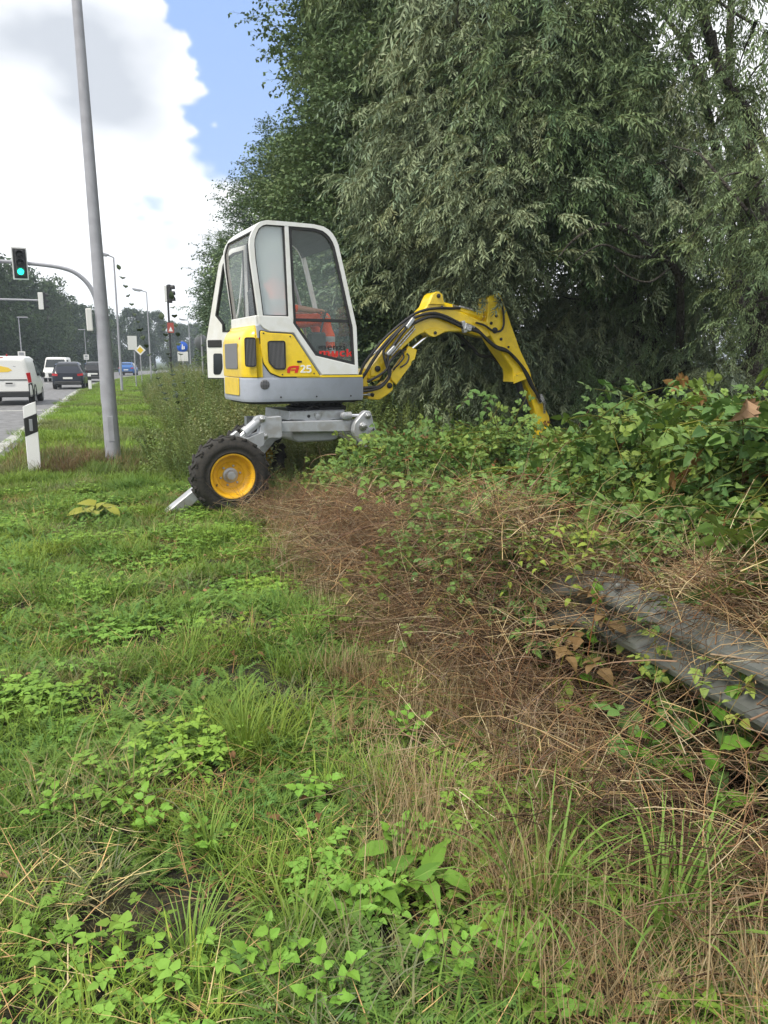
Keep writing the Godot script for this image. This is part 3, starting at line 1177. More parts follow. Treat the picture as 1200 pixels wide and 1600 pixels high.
	for x in [-0.62, -0.20, 0.22]:
		mb = MB.new()
		mb.disc(Vector3(x, 1.215, 0.554), Vector3.BACK, 0.010, 0.006, 8, 0.002)
		obj(mb, "base_bolt", M.dark_metal, base)
	mb = MB.new()
	mb.box(Vector3(-0.40, 1.60, 0.563), Vector3(0.055, 0.022, 0.008), 0.003)
	obj(mb, "panel_latch", M.black_rubber, sp)
	build_cab(t)
	build_boom(t)

func house_box(p: Vector3, hy: float, hz: float) -> Array:
	return [p + Vector3(0, -hy, -hz), p + Vector3(0, -hy, hz), p + Vector3(0, hy, hz), p + Vector3(0, hy, -hz)]

func build_cab(t: Node3D) -> void:
	var cab := Node3D.new()
	cab.name = "cab"
	t.add_child(cab)
	var mb: MB
	var outer := P2([0.315, 1.455, 0.295, 1.99, 0.235, 2.24, 0.175, 2.50, 0.13, 2.68, 0.085, 2.86, 0.055, 2.925, 0.015, 2.98, -0.03, 3.015, -0.09, 3.043, -0.20, 3.058, -0.45, 3.062, -0.73, 3.062, -0.79, 3.045, -0.845, 3.0, -0.89, 2.93, -0.915, 2.87, -0.922, 2.80, -0.912, 2.65, -0.87, 2.30, -0.845, 2.085])
	var inner := P2([0.275, 1.56, 0.252, 1.98, 0.195, 2.22, 0.135, 2.47, 0.09, 2.66, 0.045, 2.83, 0.018, 2.89, -0.018, 2.94, -0.055, 2.972, -0.10, 2.998, -0.20, 3.018, -0.45, 3.020, -0.73, 3.018, -0.775, 3.006, -0.82, 2.97, -0.85, 2.91, -0.866, 2.86, -0.871, 2.80, -0.863, 2.65, -0.822, 2.30, -0.800, 2.085])
	var low := P2([-0.848, 2.085, -0.51, 2.082, -0.487, 2.06, -0.455, 2.005, -0.205, 1.665, 0.277, 1.56, 0.315, 1.455, -0.135, 1.455, -0.455, 1.910, -0.735, 1.922, -0.80, 1.955, -0.838, 2.0])
	for s in [1.0, -1.0]:
		var za: float = 0.50 if s > 0 else -0.550
		var zb: float = 0.554 if s > 0 else -0.50
		mb = MB.new()
		mb.ribbon(outer, inner, za, zb)
		if s > 0:
			mb.prism(P2([-0.532, 3.02, -0.488, 3.02, -0.455, 2.06, -0.46, 2.005, -0.51, 2.082]), za + 0.002, zb - 0.002, 0.003)
			mb.prism(low, za + 0.001, zb + 0.003, 0.005)
		else:
			mb.prism(P2([-0.845, 2.085, -0.60, 2.085, -0.58, 1.90, -0.835, 1.90]), za + 0.001, zb - 0.001, 0.004)
			mb.prism(P2([-0.13, 1.455, 0.315, 1.455, 0.306, 1.56, -0.13, 1.56]), za + 0.001, zb - 0.001, 0.004)
		obj(mb, "side_frame", M.white_paint, cab)
	# roof shell across the cab
	var ro := P2([0.085, 2.86, 0.055, 2.925, 0.015, 2.98, -0.03, 3.015, -0.09, 3.043, -0.20, 3.058, -0.45, 3.064, -0.73, 3.064, -0.79, 3.047, -0.845, 3.0, -0.875, 2.957])
	var ri := P2([0.055, 2.845, 0.028, 2.91, -0.005, 2.955, -0.045, 2.988, -0.095, 3.012, -0.20, 3.028, -0.45, 3.032, -0.73, 3.032, -0.775, 3.02, -0.825, 2.98, -0.852, 2.935])
	mb = MB.new()
	mb.ribbon(ro, ri, -0.50, 0.50)
	obj(mb, "roof", M.white_paint, cab)
	# rear sill and front sill
	mb = MB.new()
	mb.box(Vector3(-0.845, 2.03, 0), Vector3(0.05, 0.12, 1.0), 0.01)
	obj(mb, "rear_sill", M.white_paint, cab)
	mb = MB.new()
	mb.box(Vector3(0.295, 1.51, 0), Vector3(0.04, 0.11, 1.0), 0.01)
	obj(mb, "front_sill", M.white_paint, cab)
	mb = MB.new()
	mb.ribbon(ri_open(ri), ri_in(ri), -0.495, 0.495)
	obj(mb, "headliner", M.rubber_mat, cab)
	# panes
	var rear := P2([-0.535, 3.03, -0.73, 3.03, -0.785, 3.012, -0.83, 2.97, -0.86, 2.91, -0.877, 2.86, -0.88, 2.80, -0.872, 2.65, -0.83, 2.30, -0.806, 2.075, -0.505, 2.075])
	mb = MB.new()
	mb.prism(rear, 0.520, 0.5245, 0.0)
	obj(mb, "quarter_window", M.milky_glass, cab)
	mb = MB.new()
	mb.ribbon(MB.inset(MB.ccw(rear), 0.008), MB.inset(MB.ccw(rear), 0.020), 0.5255, 0.548, true)
	obj(mb, "window_seal", M.black_rubber, cab)
	var front := P2([-0.492, 3.025, -0.20, 3.025, -0.095, 3.003, -0.05, 2.977, -0.012, 2.945, 0.024, 2.892, 0.052, 2.83, 0.14, 2.47, 0.258, 1.98, 0.284, 1.555, -0.20, 1.66, -0.462, 2.005, -0.46, 2.06])
	mb = MB.new()
	mb.prism(front, 0.520, 0.5245, 0.0)
	obj(mb, "side_window", M.glass, cab)
	mb = MB.new()
	mb.ribbon(MB.inset(MB.ccw(front), 0.006), MB.inset(MB.ccw(front), 0.036), 0.5255, 0.546, true)
	obj(mb, "window_seal", M.black_rubber, cab)
	mb = MB.new()
	mb.box(Vector3(-0.10, 2.05, 0.530), Vector3(0.70, 0.035, 0.008), 0.002)
	obj(mb, "window_rail", M.black_rubber, cab)
	text("menzi", 0.085, 0.002, M.black_print, cab, Vector3(0.0, 1.760, 0.5275), Basis().scaled(Vector3(1.35, 1, 1)))
	text("muck", 0.110, 0.002, M.red_print, cab, Vector3(0.050, 1.695, 0.5275), Basis().scaled(Vector3(1.45, 1, 1)))
	# windscreen, rear window
	mb = MB.new()
	var wf := [Vector2(0.29, 1.56), Vector2(0.27, 1.98), Vector2(0.155, 2.48), Vector2(0.068, 2.84)]
	for i in 3:
		mb.quad(MB.V(wf[i], -0.49), MB.V(wf[i], 0.49), MB.V(wf[i + 1], 0.49), MB.V(wf[i + 1], -0.49), Vector3(1, 0.2, 0))
	obj(mb, "windscreen", M.glass, cab)
	mb = MB.new()
	var wr := [Vector2(-0.845, 2.10), Vector2(-0.865, 2.30), Vector2(-0.90, 2.65), Vector2(-0.905, 2.82), Vector2(-0.87, 2.935)]
	for i in 4:
		mb.quad(MB.V(wr[i], -0.49), MB.V(wr[i], 0.49), MB.V(wr[i + 1], 0.49), MB.V(wr[i + 1], -0.49), Vector3(-1, 0.2, 0))
	obj(mb, "rear_window", M.glass, cab)
	mb = MB.new()
	for s in [-0.47, 0.47]:
		mb.tube([Vector3(-0.855, 2.09, s), Vector3(-0.88, 2.35, s), Vector3(-0.912, 2.66, s), Vector3(-0.915, 2.82, s), Vector3(-0.878, 2.94, s * 0.98)], 0.010, 0.010, 6)
	mb.tube([Vector3(-0.878, 2.94, -0.46), Vector3(-0.878, 2.94, 0.46)], 0.010, 0.010, 6)
	obj(mb, "window_seal", M.black_rubber, cab)
	# inside: floor, seat, consoles, roll post
	mb = MB.new()
	mb.box(Vector3(-0.26, 1.49, 0), Vector3(1.05, 0.03, 0.98), 0.005)
	obj(mb, "cab_floor", M.rubber_mat, cab)
	mb = MB.new()
	mb.box(Vector3(-0.42, 1.86, -0.02), Vector3(0.46, 0.13, 0.46), 0.04)
	mb.box(Vector3(-0.66, 2.16, -0.02), Vector3(0.13, 0.56, 0.44), 0.05, Basis(Vector3.BACK, 0.12))
	mb.box(Vector3(-0.44, 1.66, -0.02), Vector3(0.30, 0.28, 0.34), 0.02)
	obj(mb, "seat", M.rubber_mat, cab)
	mb = MB.new()
	mb.prism(P2([-0.42, 1.96, -0.33, 1.96, -0.15, 1.62, -0.22, 1.62]), 0.36, 0.46, 0.008)
	obj(mb, "side_console", M.hi_vis_yellow, cab)
	mb = MB.new()
	mb.tube([Vector3(-0.25, 2.72, -0.30), Vector3(-0.16, 2.60, -0.30), Vector3(-0.02, 2.10, -0.30), Vector3(0.0, 1.52, -0.30)], 0.018, 0.018, 10)
	obj(mb, "grab_post", M.steel_grey, cab)
	mb = MB.new()
	mb.tube([Vector3(-0.05, 1.93, 0.32), Vector3(0.0, 2.10, 0.30), Vector3(0.02, 2.16, 0.30)], 0.012, 0.02, 8)
	mb.box(Vector3(-0.10, 1.72, 0.32), Vector3(0.20, 0.42, 0.10), 0.02)
	obj(mb, "joystick", M.rubber_mat, cab)
	# the open door on the far side, swung back
	var door := Node3D.new()
	door.name = "door"
	t.add_child(door)
	door.transform = Transform3D(Basis(Vector3.UP, 2.22), Vector3(-0.62, 0, -0.57))
	var dout := P2([0.0, 2.96, 0.22, 2.93, 0.36, 2.86, 0.42, 2.76, 0.57, 2.20, 0.66, 1.86, 0.66, 1.40, 0.0, 1.40])
	var din := P2([0.05, 2.90, 0.20, 2.875, 0.31, 2.82, 0.36, 2.74, 0.50, 2.16, 0.40, 2.05, 0.40, 1.96, 0.05, 1.96])
	mb = MB.new()
	mb.ribbon(dout, din, -0.02, 0.02, true)
	obj(mb, "door_frame", M.white_paint, door)
	mb = MB.new()
	mb.prism(MB.inset(MB.ccw(din), -0.01), -0.004, 0.001, 0.0)
	obj(mb, "door_window", M.glass, door)
	mb = MB.new()
	mb.ribbon(grow(dout, 0.012), dout_match(dout), -0.012, 0.012, true)
	obj(mb, "door_seal", M.black_rubber, door)
	mb = MB.new()
	mb.ribbon(grow(din, 0.004), MB.inset(MB.ccw(din), 0.014), -0.024, 0.024, true)
	obj(mb, "window_seal", M.black_rubber, door)
	mb = MB.new()
	mb.box(Vector3(0.53, 1.82, 0.0), Vector3(0.22, 0.09, 0.064), 0.008)
	obj(mb, "door_handle", M.black_rubber, door)
	mb = MB.new()
	mb.prism(round_poly([0.42, 1.70, 0.56, 1.70, 0.57, 1.44, 0.46, 1.44, 0.42, 1.52], 0.03), -0.026, 0.026, 0.004)
	obj(mb, "foot_window", M.car_glass, door)
	mb = MB.new()
	mb.tube(smooth_path([Vector3(0.10, 2.84, 0.05), Vector3(0.16, 2.5, 0.07), Vector3(0.22, 2.2, 0.07), Vector3(0.30, 1.98, 0.05)]), 0.014, 0.014, 8)
	obj(mb, "grab_bar", M.white_paint, door)

static func ri_open(p: PackedVector2Array) -> PackedVector2Array:
	var o := PackedVector2Array()
	for q in p:
		o.append(Vector2(-0.42, 2.6) + (q - Vector2(-0.42, 2.6)) * 0.995)
	return o

static func ri_in(p: PackedVector2Array) -> PackedVector2Array:
	var o := PackedVector2Array()
	for q in p:
		o.append(Vector2(-0.42, 2.6) + (q - Vector2(-0.42, 2.6)) * 0.955)
	return o

static func dout_match(p: PackedVector2Array) -> PackedVector2Array:
	return MB.inset(MB.ccw(p), 0.004)

func build_boom(t: Node3D) -> void:
	var mb: MB
	# slew bracket
	var sl := Node3D.new()
	sl.name = "slew_bracket"
	t.add_child(sl)
	mb = MB.new()
	mb.prism(round_poly([0.64, 1.26, 0.64, 1.15, 0.80, 1.135, 0.90, 1.19, 0.985, 1.25, 0.99, 1.34, 0.93, 1.37, 0.84, 1.30, 0.76, 1.27], 0.02, 3), -0.12, 0.10, 0.008)
	mb.prism(round_poly([0.60, 1.52, 0.60, 1.42, 0.78, 1.40, 0.82, 1.50], 0.02, 3), -0.12, 0.02, 0.008)
	mb.box(Vector3(0.62, 1.33, -0.02), Vector3(0.10, 0.32, 0.16), 0.02)
	obj(mb, "bracket_body", M.yellow_paint, sl)
	mb = MB.new()
	mb.box(Vector3(0.46, 1.33, -0.02), Vector3(0.22, 0.16, 0.30), 0.03)
	obj(mb, "swing_post", M.dark_metal, sl)
	pin(sl, Vector2(0.935, 1.31), 0.108, 0.036, M.dark_metal)
	pin(sl, Vector2(0.70, 1.20), 0.108, 0.024, M.dark_metal)
	ram(sl, "swing_ram", Vector3(0.30, 1.20, 0.16), Vector3(0.42, 1.20, 0.14), Vector3(0.66, 1.205, 0.08), 0.030, M.steel_grey)
	# boom
	mb = MB.new()
	var bm := P2([0.655, 1.40, 0.665, 1.50, 0.70, 1.555, 0.95, 1.86, 1.27, 2.115, 1.36, 2.19, 1.455, 2.28, 1.49, 2.36, 1.525, 2.42, 1.565, 2.448, 1.615, 2.45, 1.655, 2.43, 1.675, 2.39, 1.70, 2.31, 1.76, 2.275, 2.0, 2.21, 2.20, 2.14, 2.42, 2.085, 2.47, 2.02, 2.45, 1.95, 2.34, 1.905, 2.20, 1.93, 2.05, 1.965, 1.92, 1.978, 1.79, 1.975, 1.68, 1.955, 1.60, 1.915, 1.555, 1.905, 1.515, 1.915, 1.45, 1.955, 1.38, 1.94, 1.31, 1.905, 1.16, 1.79, 1.02, 1.66, 0.93, 1.56, 0.86, 1.46, 0.80, 1.38, 0.72, 1.36])
	mb.prism(bm, -0.115, 0.095, 0.012)
	mb.prism(P2([1.47, 2.30, 1.53, 2.425, 1.57, 2.455, 1.62, 2.455, 1.665, 2.425, 1.70, 2.30]), 0.095, 0.118, 0.006)
	mb.prism(P2([0.67, 1.42, 0.68, 1.53, 0.80, 1.66, 0.88, 1.60, 0.80, 1.42]), 0.095, 0.112, 0.006)
	mb.prism(round_poly([1.40, 1.975, 1.50, 1.915, 1.56, 1.90, 1.64, 1.935, 1.74, 1.985, 1.56, 2.02], 0.03), 0.095, 0.112, 0.006)
	var boom := obj(mb, "boom", M.yellow_paint, t)
	for p in [[1.605, 2.405, 0.026], [1.655, 2.27, 0.018], [0.765, 1.515, 0.036], [1.565, 1.955, 0.020]]:
		pin(boom, Vector2(p[0], p[1]), 0.122, p[2], M.dark_metal)
	# boom ram with its guard
	var a := Vector3(0.935, 1.31, 0.0)
	var b := Vector3(1.29, 1.755, 0.0)
	ram(t, "boom_ram", a, b, Vector3(1.56, 1.955, 0.0), 0.055, M.yellow_paint)
	mb = MB.new()
	mb.prism(P2([0.95, 1.44, 1.09, 1.60, 1.21, 1.79, 1.33, 1.745, 1.30, 1.63, 1.255, 1.60, 1.245, 1.56, 1.04, 1.315, 0.97, 1.375]), 0.060, 0.088, 0.008)
	obj(mb, "ram_guard", M.yellow_paint, t)
	mb = MB.new()
	mb.tube(smooth_path([Vector3(0.98, 1.50, 0.11), Vector3(1.06, 1.58, 0.13), Vector3(1.12, 1.66, 0.13), Vector3(1.10, 1.72, 0.12), Vector3(1.16, 1.75, 0.10)]), 0.011, 0.011, 8)
	mb.tube(smooth_path([Vector3(1.08, 1.53, 0.11), Vector3(1.15, 1.58, 0.14), Vector3(1.19, 1.66, 0.13), Vector3(1.17, 1.70, 0.11)]), 0.011, 0.011, 8)
	obj(mb, "hose", M.black_rubber, boom)
	# stick ram on top of the boom
	ram(t, "stick_ram", Vector3(1.66, 2.295, 0.0), Vector3(2.30, 2.18, 0.0), Vector3(2.44, 2.15, 0.0), 0.062, M.yellow_paint)
	mb = MB.new()
	mb.box(Vector3(2.05, 2.275, 0.04), Vector3(0.20, 0.028, 0.05), 0.006, Basis(Vector3.BACK, -0.18))
	mb.tube([Vector3(1.85, 2.30, 0.05), Vector3(2.28, 2.23, 0.05)], 0.012, 0.012, 8)
	obj(mb, "pipe", M.bare_steel, boom)
	# stick
	mb = MB.new()
	mb.prism(P2([2.345, 2.405, 2.37, 2.425, 2.52, 2.475, 2.545, 2.44, 2.655, 2.225, 2.73, 2.06, 2.785, 1.945, 2.88, 1.75, 2.98, 1.59, 3.05, 1.485, 3.045, 1.40, 2.90, 1.36, 2.80, 1.325, 2.775, 1.335, 2.775, 1.42, 2.76, 1.50, 2.66, 1.62, 2.55, 1.74, 2.45, 1.86, 2.385, 1.95, 2.345, 2.03, 2.335, 2.10, 2.35, 2.22]), -0.13, 0.110, 0.010)
	var st := obj(mb, "stick", M.yellow_paint, t)
	for p in [[2.49, 2.41, 0.016], [2.475, 2.185, 0.018], [2.40, 2.09, 0.020], [2.56, 1.89, 0.020], [2.46, 2.00, 0.040], [2.68, 1.79, 0.014], [2.82, 1.42, 0.016]]:
		pin(st, Vector2(p[0], p[1]), 0.116, p[2], M.dark_metal)
	mb = MB.new()
	mb.prism(P2([2.77, 1.42, 3.02, 1.50, 3.055, 1.42, 3.05, 1.39, 2.78, 1.31]), 0.110, 0.130, 0.006)
	obj(mb, "stick_collar", M.yellow_paint, st)
	# telescoping inner stick, ending in the greenery
	mb = MB.new()
	mb.prism(P2([2.92, 1.62, 3.02, 1.56, 3.22, 1.20, 3.445, 0.84, 3.455, 0.74, 3.41, 0.64, 3.34, 0.60, 3.27, 0.66, 3.20, 0.90, 3.10, 1.15, 2.95, 1.42]), -0.075, 0.060, 0.010)
	var tele := obj(mb, "inner_stick", M.yellow_paint, t)
	mb = MB.new()
	mb.tube([Vector3(2.92, 1.36, 0.0), Vector3(3.03, 1.10, 0.0), Vector3(3.10, 0.95, 0.0)], 0.045, 0.045, 12)
	obj(mb, "stick_pipe", M.dark_metal, tele)
	mb = MB.new()
	mb.box(Vector3(3.25, 1.10, 0.085), Vector3(0.11, 0.10, 0.06), 0.012, Basis(Vector3.BACK, -1.0))
	mb.tube([Vector3(3.24, 1.14, 0.10), Vector3(3.31, 1.02, 0.10), Vector3(3.33, 0.90, 0.09)], 0.016, 0.016, 8)
	mb.tube([Vector3(3.28, 1.16, 0.07), Vector3(3.36, 1.02, 0.07)], 0.013, 0.013, 8)
	obj(mb, "coupling", M.bare_steel, tele)
	mb = MB.new()
	mb.prism(P2([3.28, 0.70, 3.44, 0.70, 3.47, 0.52, 3.36, 0.40, 3.24, 0.48]), -0.10, 0.085, 0.01)
	obj(mb, "tool_mount", M.yellow_paint, tele)
	# hoses and pipes along the boom
	var H := [
		[[0.44, 1.33, 0.10, 0.49, 1.42, 0.17, 0.56, 1.57, 0.17, 0.66, 1.68, 0.15, 0.88, 1.90, 0.13, 1.20, 2.14, 0.13, 1.40, 2.225, 0.13, 1.60, 2.255, 0.135, 1.80, 2.26, 0.11, 1.95, 2.27, 0.07], 0.017],
		[[0.46, 1.30, 0.12, 0.56, 1.45, 0.19, 0.68, 1.62, 0.18, 0.90, 1.86, 0.14, 1.20, 2.10, 0.14, 1.38, 2.17, 0.14, 1.55, 2.19, 0.14, 1.72, 2.15, 0.14, 1.93, 2.07, 0.14, 2.12, 2.03, 0.14, 2.30, 1.90, 0.15, 2.45, 1.80, 0.15, 2.62, 1.75, 0.15, 2.78, 1.63, 0.15, 2.90, 1.52, 0.14, 3.06, 1.29, 0.12, 3.22, 1.12, 0.11], 0.020],
		[[0.50, 1.28, 0.14, 0.62, 1.29, 0.17, 0.75, 1.30, 0.18, 0.85, 1.36, 0.18, 0.91, 1.46, 0.17, 0.88, 1.60, 0.16, 0.93, 1.74, 0.15, 1.14, 2.00, 0.145, 1.26, 2.07, 0.145, 1.42, 2.135, 0.145, 1.58, 2.15, 0.145, 1.76, 2.10, 0.145, 1.95, 2.03, 0.145, 2.20, 1.97, 0.15, 2.33, 1.86, 0.16, 2.48, 1.77, 0.16, 2.66, 1.72, 0.16, 2.84, 1.58, 0.15, 3.0, 1.42, 0.13, 3.14, 1.20, 0.12, 3.24, 1.06, 0.11], 0.020],
		[[0.50, 1.24, 0.14, 0.65, 1.26, 0.19, 0.78, 1.30, 0.20, 0.88, 1.42, 0.20, 0.84, 1.58, 0.19, 0.82, 1.72, 0.17, 0.90, 1.82, 0.15, 1.10, 2.02, 0.15, 1.22, 2.085, 0.15], 0.016],
		[[0.60, 1.36, 0.17, 0.72, 1.42, 0.20, 0.84, 1.50, 0.20, 0.90, 1.60, 0.18, 1.00, 1.68, 0.14, 1.08, 1.74, 0.12], 0.015],
		[[2.50, 2.42, 0.13, 2.545, 2.32, 0.14, 2.575, 2.18, 0.14, 2.575, 2.06, 0.14, 2.52, 1.99, 0.14, 2.40, 2.0, 0.14, 2.28, 2.06, 0.14, 2.15, 2.09, 0.14], 0.014],
		[[1.95, 2.02, -0.16, 2.15, 1.90, -0.17, 2.30, 1.78, -0.17, 2.42, 1.68, -0.17, 2.60, 1.66, -0.17, 2.80, 1.54, -0.17], 0.022],
	]
	for h in H:
		var p := []
		for i in range(0, h[0].size(), 3):
			p.append(Vector3(h[0][i], h[0][i + 1], h[0][i + 2]))
		mb = MB.new()
		mb.tube(smooth_path(p, 5), h[1], h[1], 8)
		obj(mb, "hydraulic_hose", M.black_rubber, boom)
	for q in [[0.70, 1.66, 1.30, 2.16, 0.07], [0.93, 1.70, 1.26, 2.03, 0.125], [0.95, 1.67, 1.28, 2.00, 0.115]]:
		mb = MB.new()
		mb.tube([Vector3(q[0], q[1], q[4]), Vector3(q[2], q[3], q[4])], 0.011, 0.011, 8)
		obj(mb, "hydraulic_pipe", M.bare_steel, boom)
	for q in [[1.19, 2.065, -0.7], [0.93, 1.73, -0.8], [1.97, 2.035, 0.35]]:
		mb = MB.new()
		mb.box(Vector3(q[0], q[1], 0.135), Vector3(0.05, 0.15, 0.075), 0.008, Basis(Vector3.BACK, q[2]))
		obj(mb, "hose_clamp", M.steel_grey, boom)
	mb = MB.new()
	mb.box(Vector3(2.02, 2.03, 0.15), Vector3(0.11, 0.09, 0.06), 0.01, Basis(Vector3.BACK, -0.3))
	mb.tube([Vector3(1.92, 2.09, 0.15), Vector3(2.12, 2.03, 0.15)], 0.018, 0.018, 8)
	obj(mb, "hose_coupling", M.bare_steel, boom)

# ------------------------------------------------------------------ the operator, seated inside
func sdf_mesh(bones: Array, lo: Vector3, hi: Vector3, cell: float, k: float, mb: MB, color_of: Callable) -> void:
	var nx := int(ceil((hi.x - lo.x) / cell)) + 1
	var ny := int(ceil((hi.y - lo.y) / cell)) + 1
	var nzz := int(ceil((hi.z - lo.z) / cell)) + 1
	var f := PackedFloat32Array()
	f.resize(nx * ny * nzz)
	f.fill(1.0)
	for b in bones:
		var a: Vector3 = b[0]
		var e: Vector3 = b[1]
		var r0: float = b[2]
		var r1: float = b[3]
		var pad := maxf(r0, r1) + k + cell * 2.0
		var l := ((a.min(e) - Vector3.ONE * pad - lo) / cell).floor()
		var h := ((a.max(e) + Vector3.ONE * pad - lo) / cell).ceil()
		var ba := e - a
		var bl := maxf(ba.length_squared(), 1e-9)
		for z in range(maxi(0, int(l.z)), mini(nzz, int(h.z))):
			for y in range(maxi(0, int(l.y)), mini(ny, int(h.y))):
				for x in range(maxi(0, int(l.x)), mini(nx, int(h.x))):
					var p := lo + Vector3(x, y, z) * cell
					var t := clampf((p - a).dot(ba) / bl, 0, 1)
					var d := (p - a - ba * t).length() - lerpf(r0, r1, t)
					var i := (z * ny + y) * nx + x
					var o := f[i]
					var g := maxf(k - absf(o - d), 0.0) / k
					f[i] = minf(o, d) - g * g * k * 0.25
	var at := {}
	var off := [0, 1, nx, nx + 1, nx * ny, nx * ny + 1, nx * ny + nx, nx * ny + nx + 1]
	for z in nzz - 1:
		for y in ny - 1:
			for x in nx - 1:
				var i := (z * ny + y) * nx + x
				var neg := 0
				for q in off:
					if f[i + q] < 0.0:
						neg += 1
				if neg == 0 or neg == 8:
					continue
				var s := Vector3.ZERO
				var c := 0
				for ax in 3:
					for u in 2:
						for w in 2:
							var p0 := [0, 0, 0]
							p0[(ax + 1) % 3] = u
							p0[(ax + 2) % 3] = w
							var p1: Array = p0.duplicate()
							p1[ax] = 1
							var fa := f[i + p0[0] + p0[1] * nx + p0[2] * nx * ny]
							var fb := f[i + p1[0] + p1[1] * nx + p1[2] * nx * ny]
							if (fa < 0.0) != (fb < 0.0):
								var t := fa / (fa - fb)
								s += Vector3(p0[0], p0[1], p0[2]).lerp(Vector3(p1[0], p1[1], p1[2]), t)
								c += 1
				at[i] = lo + (Vector3(x, y, z) + s / c) * cell
	var nrm := {}
	for i in at:
		var g := Vector3(f[i + 1] - f[i] + f[i + 1 + nx] - f[i + nx], f[i + nx] - f[i] + f[i + nx + 1] - f[i + 1], f[i + nx * ny] - f[i] + f[i + nx * ny + 1] - f[i + 1])
		nrm[i] = g.normalized()
	var st := [1, nx, nx * ny]
	for i in at:
		for ax in 3:
			var fa := f[i]
			var fb := f[i + st[ax]]
			if (fa < 0.0) == (fb < 0.0):
				continue
			var d1: int = st[(ax + 1) % 3]
			var d2: int = st[(ax + 2) % 3]
			var q := [i, i - d1, i - d1 - d2, i - d2]
			if not (at.has(q[1]) and at.has(q[2]) and at.has(q[3])):
				continue
			mb.col = color_of.call(at[i])
			mb.tri(at[q[0]], at[q[1]], at[q[2]], nrm[q[0]], nrm[q[1]], nrm[q[2]])
			mb.tri(at[q[0]], at[q[2]], at[q[3]], nrm[q[0]], nrm[q[2]], nrm[q[3]])

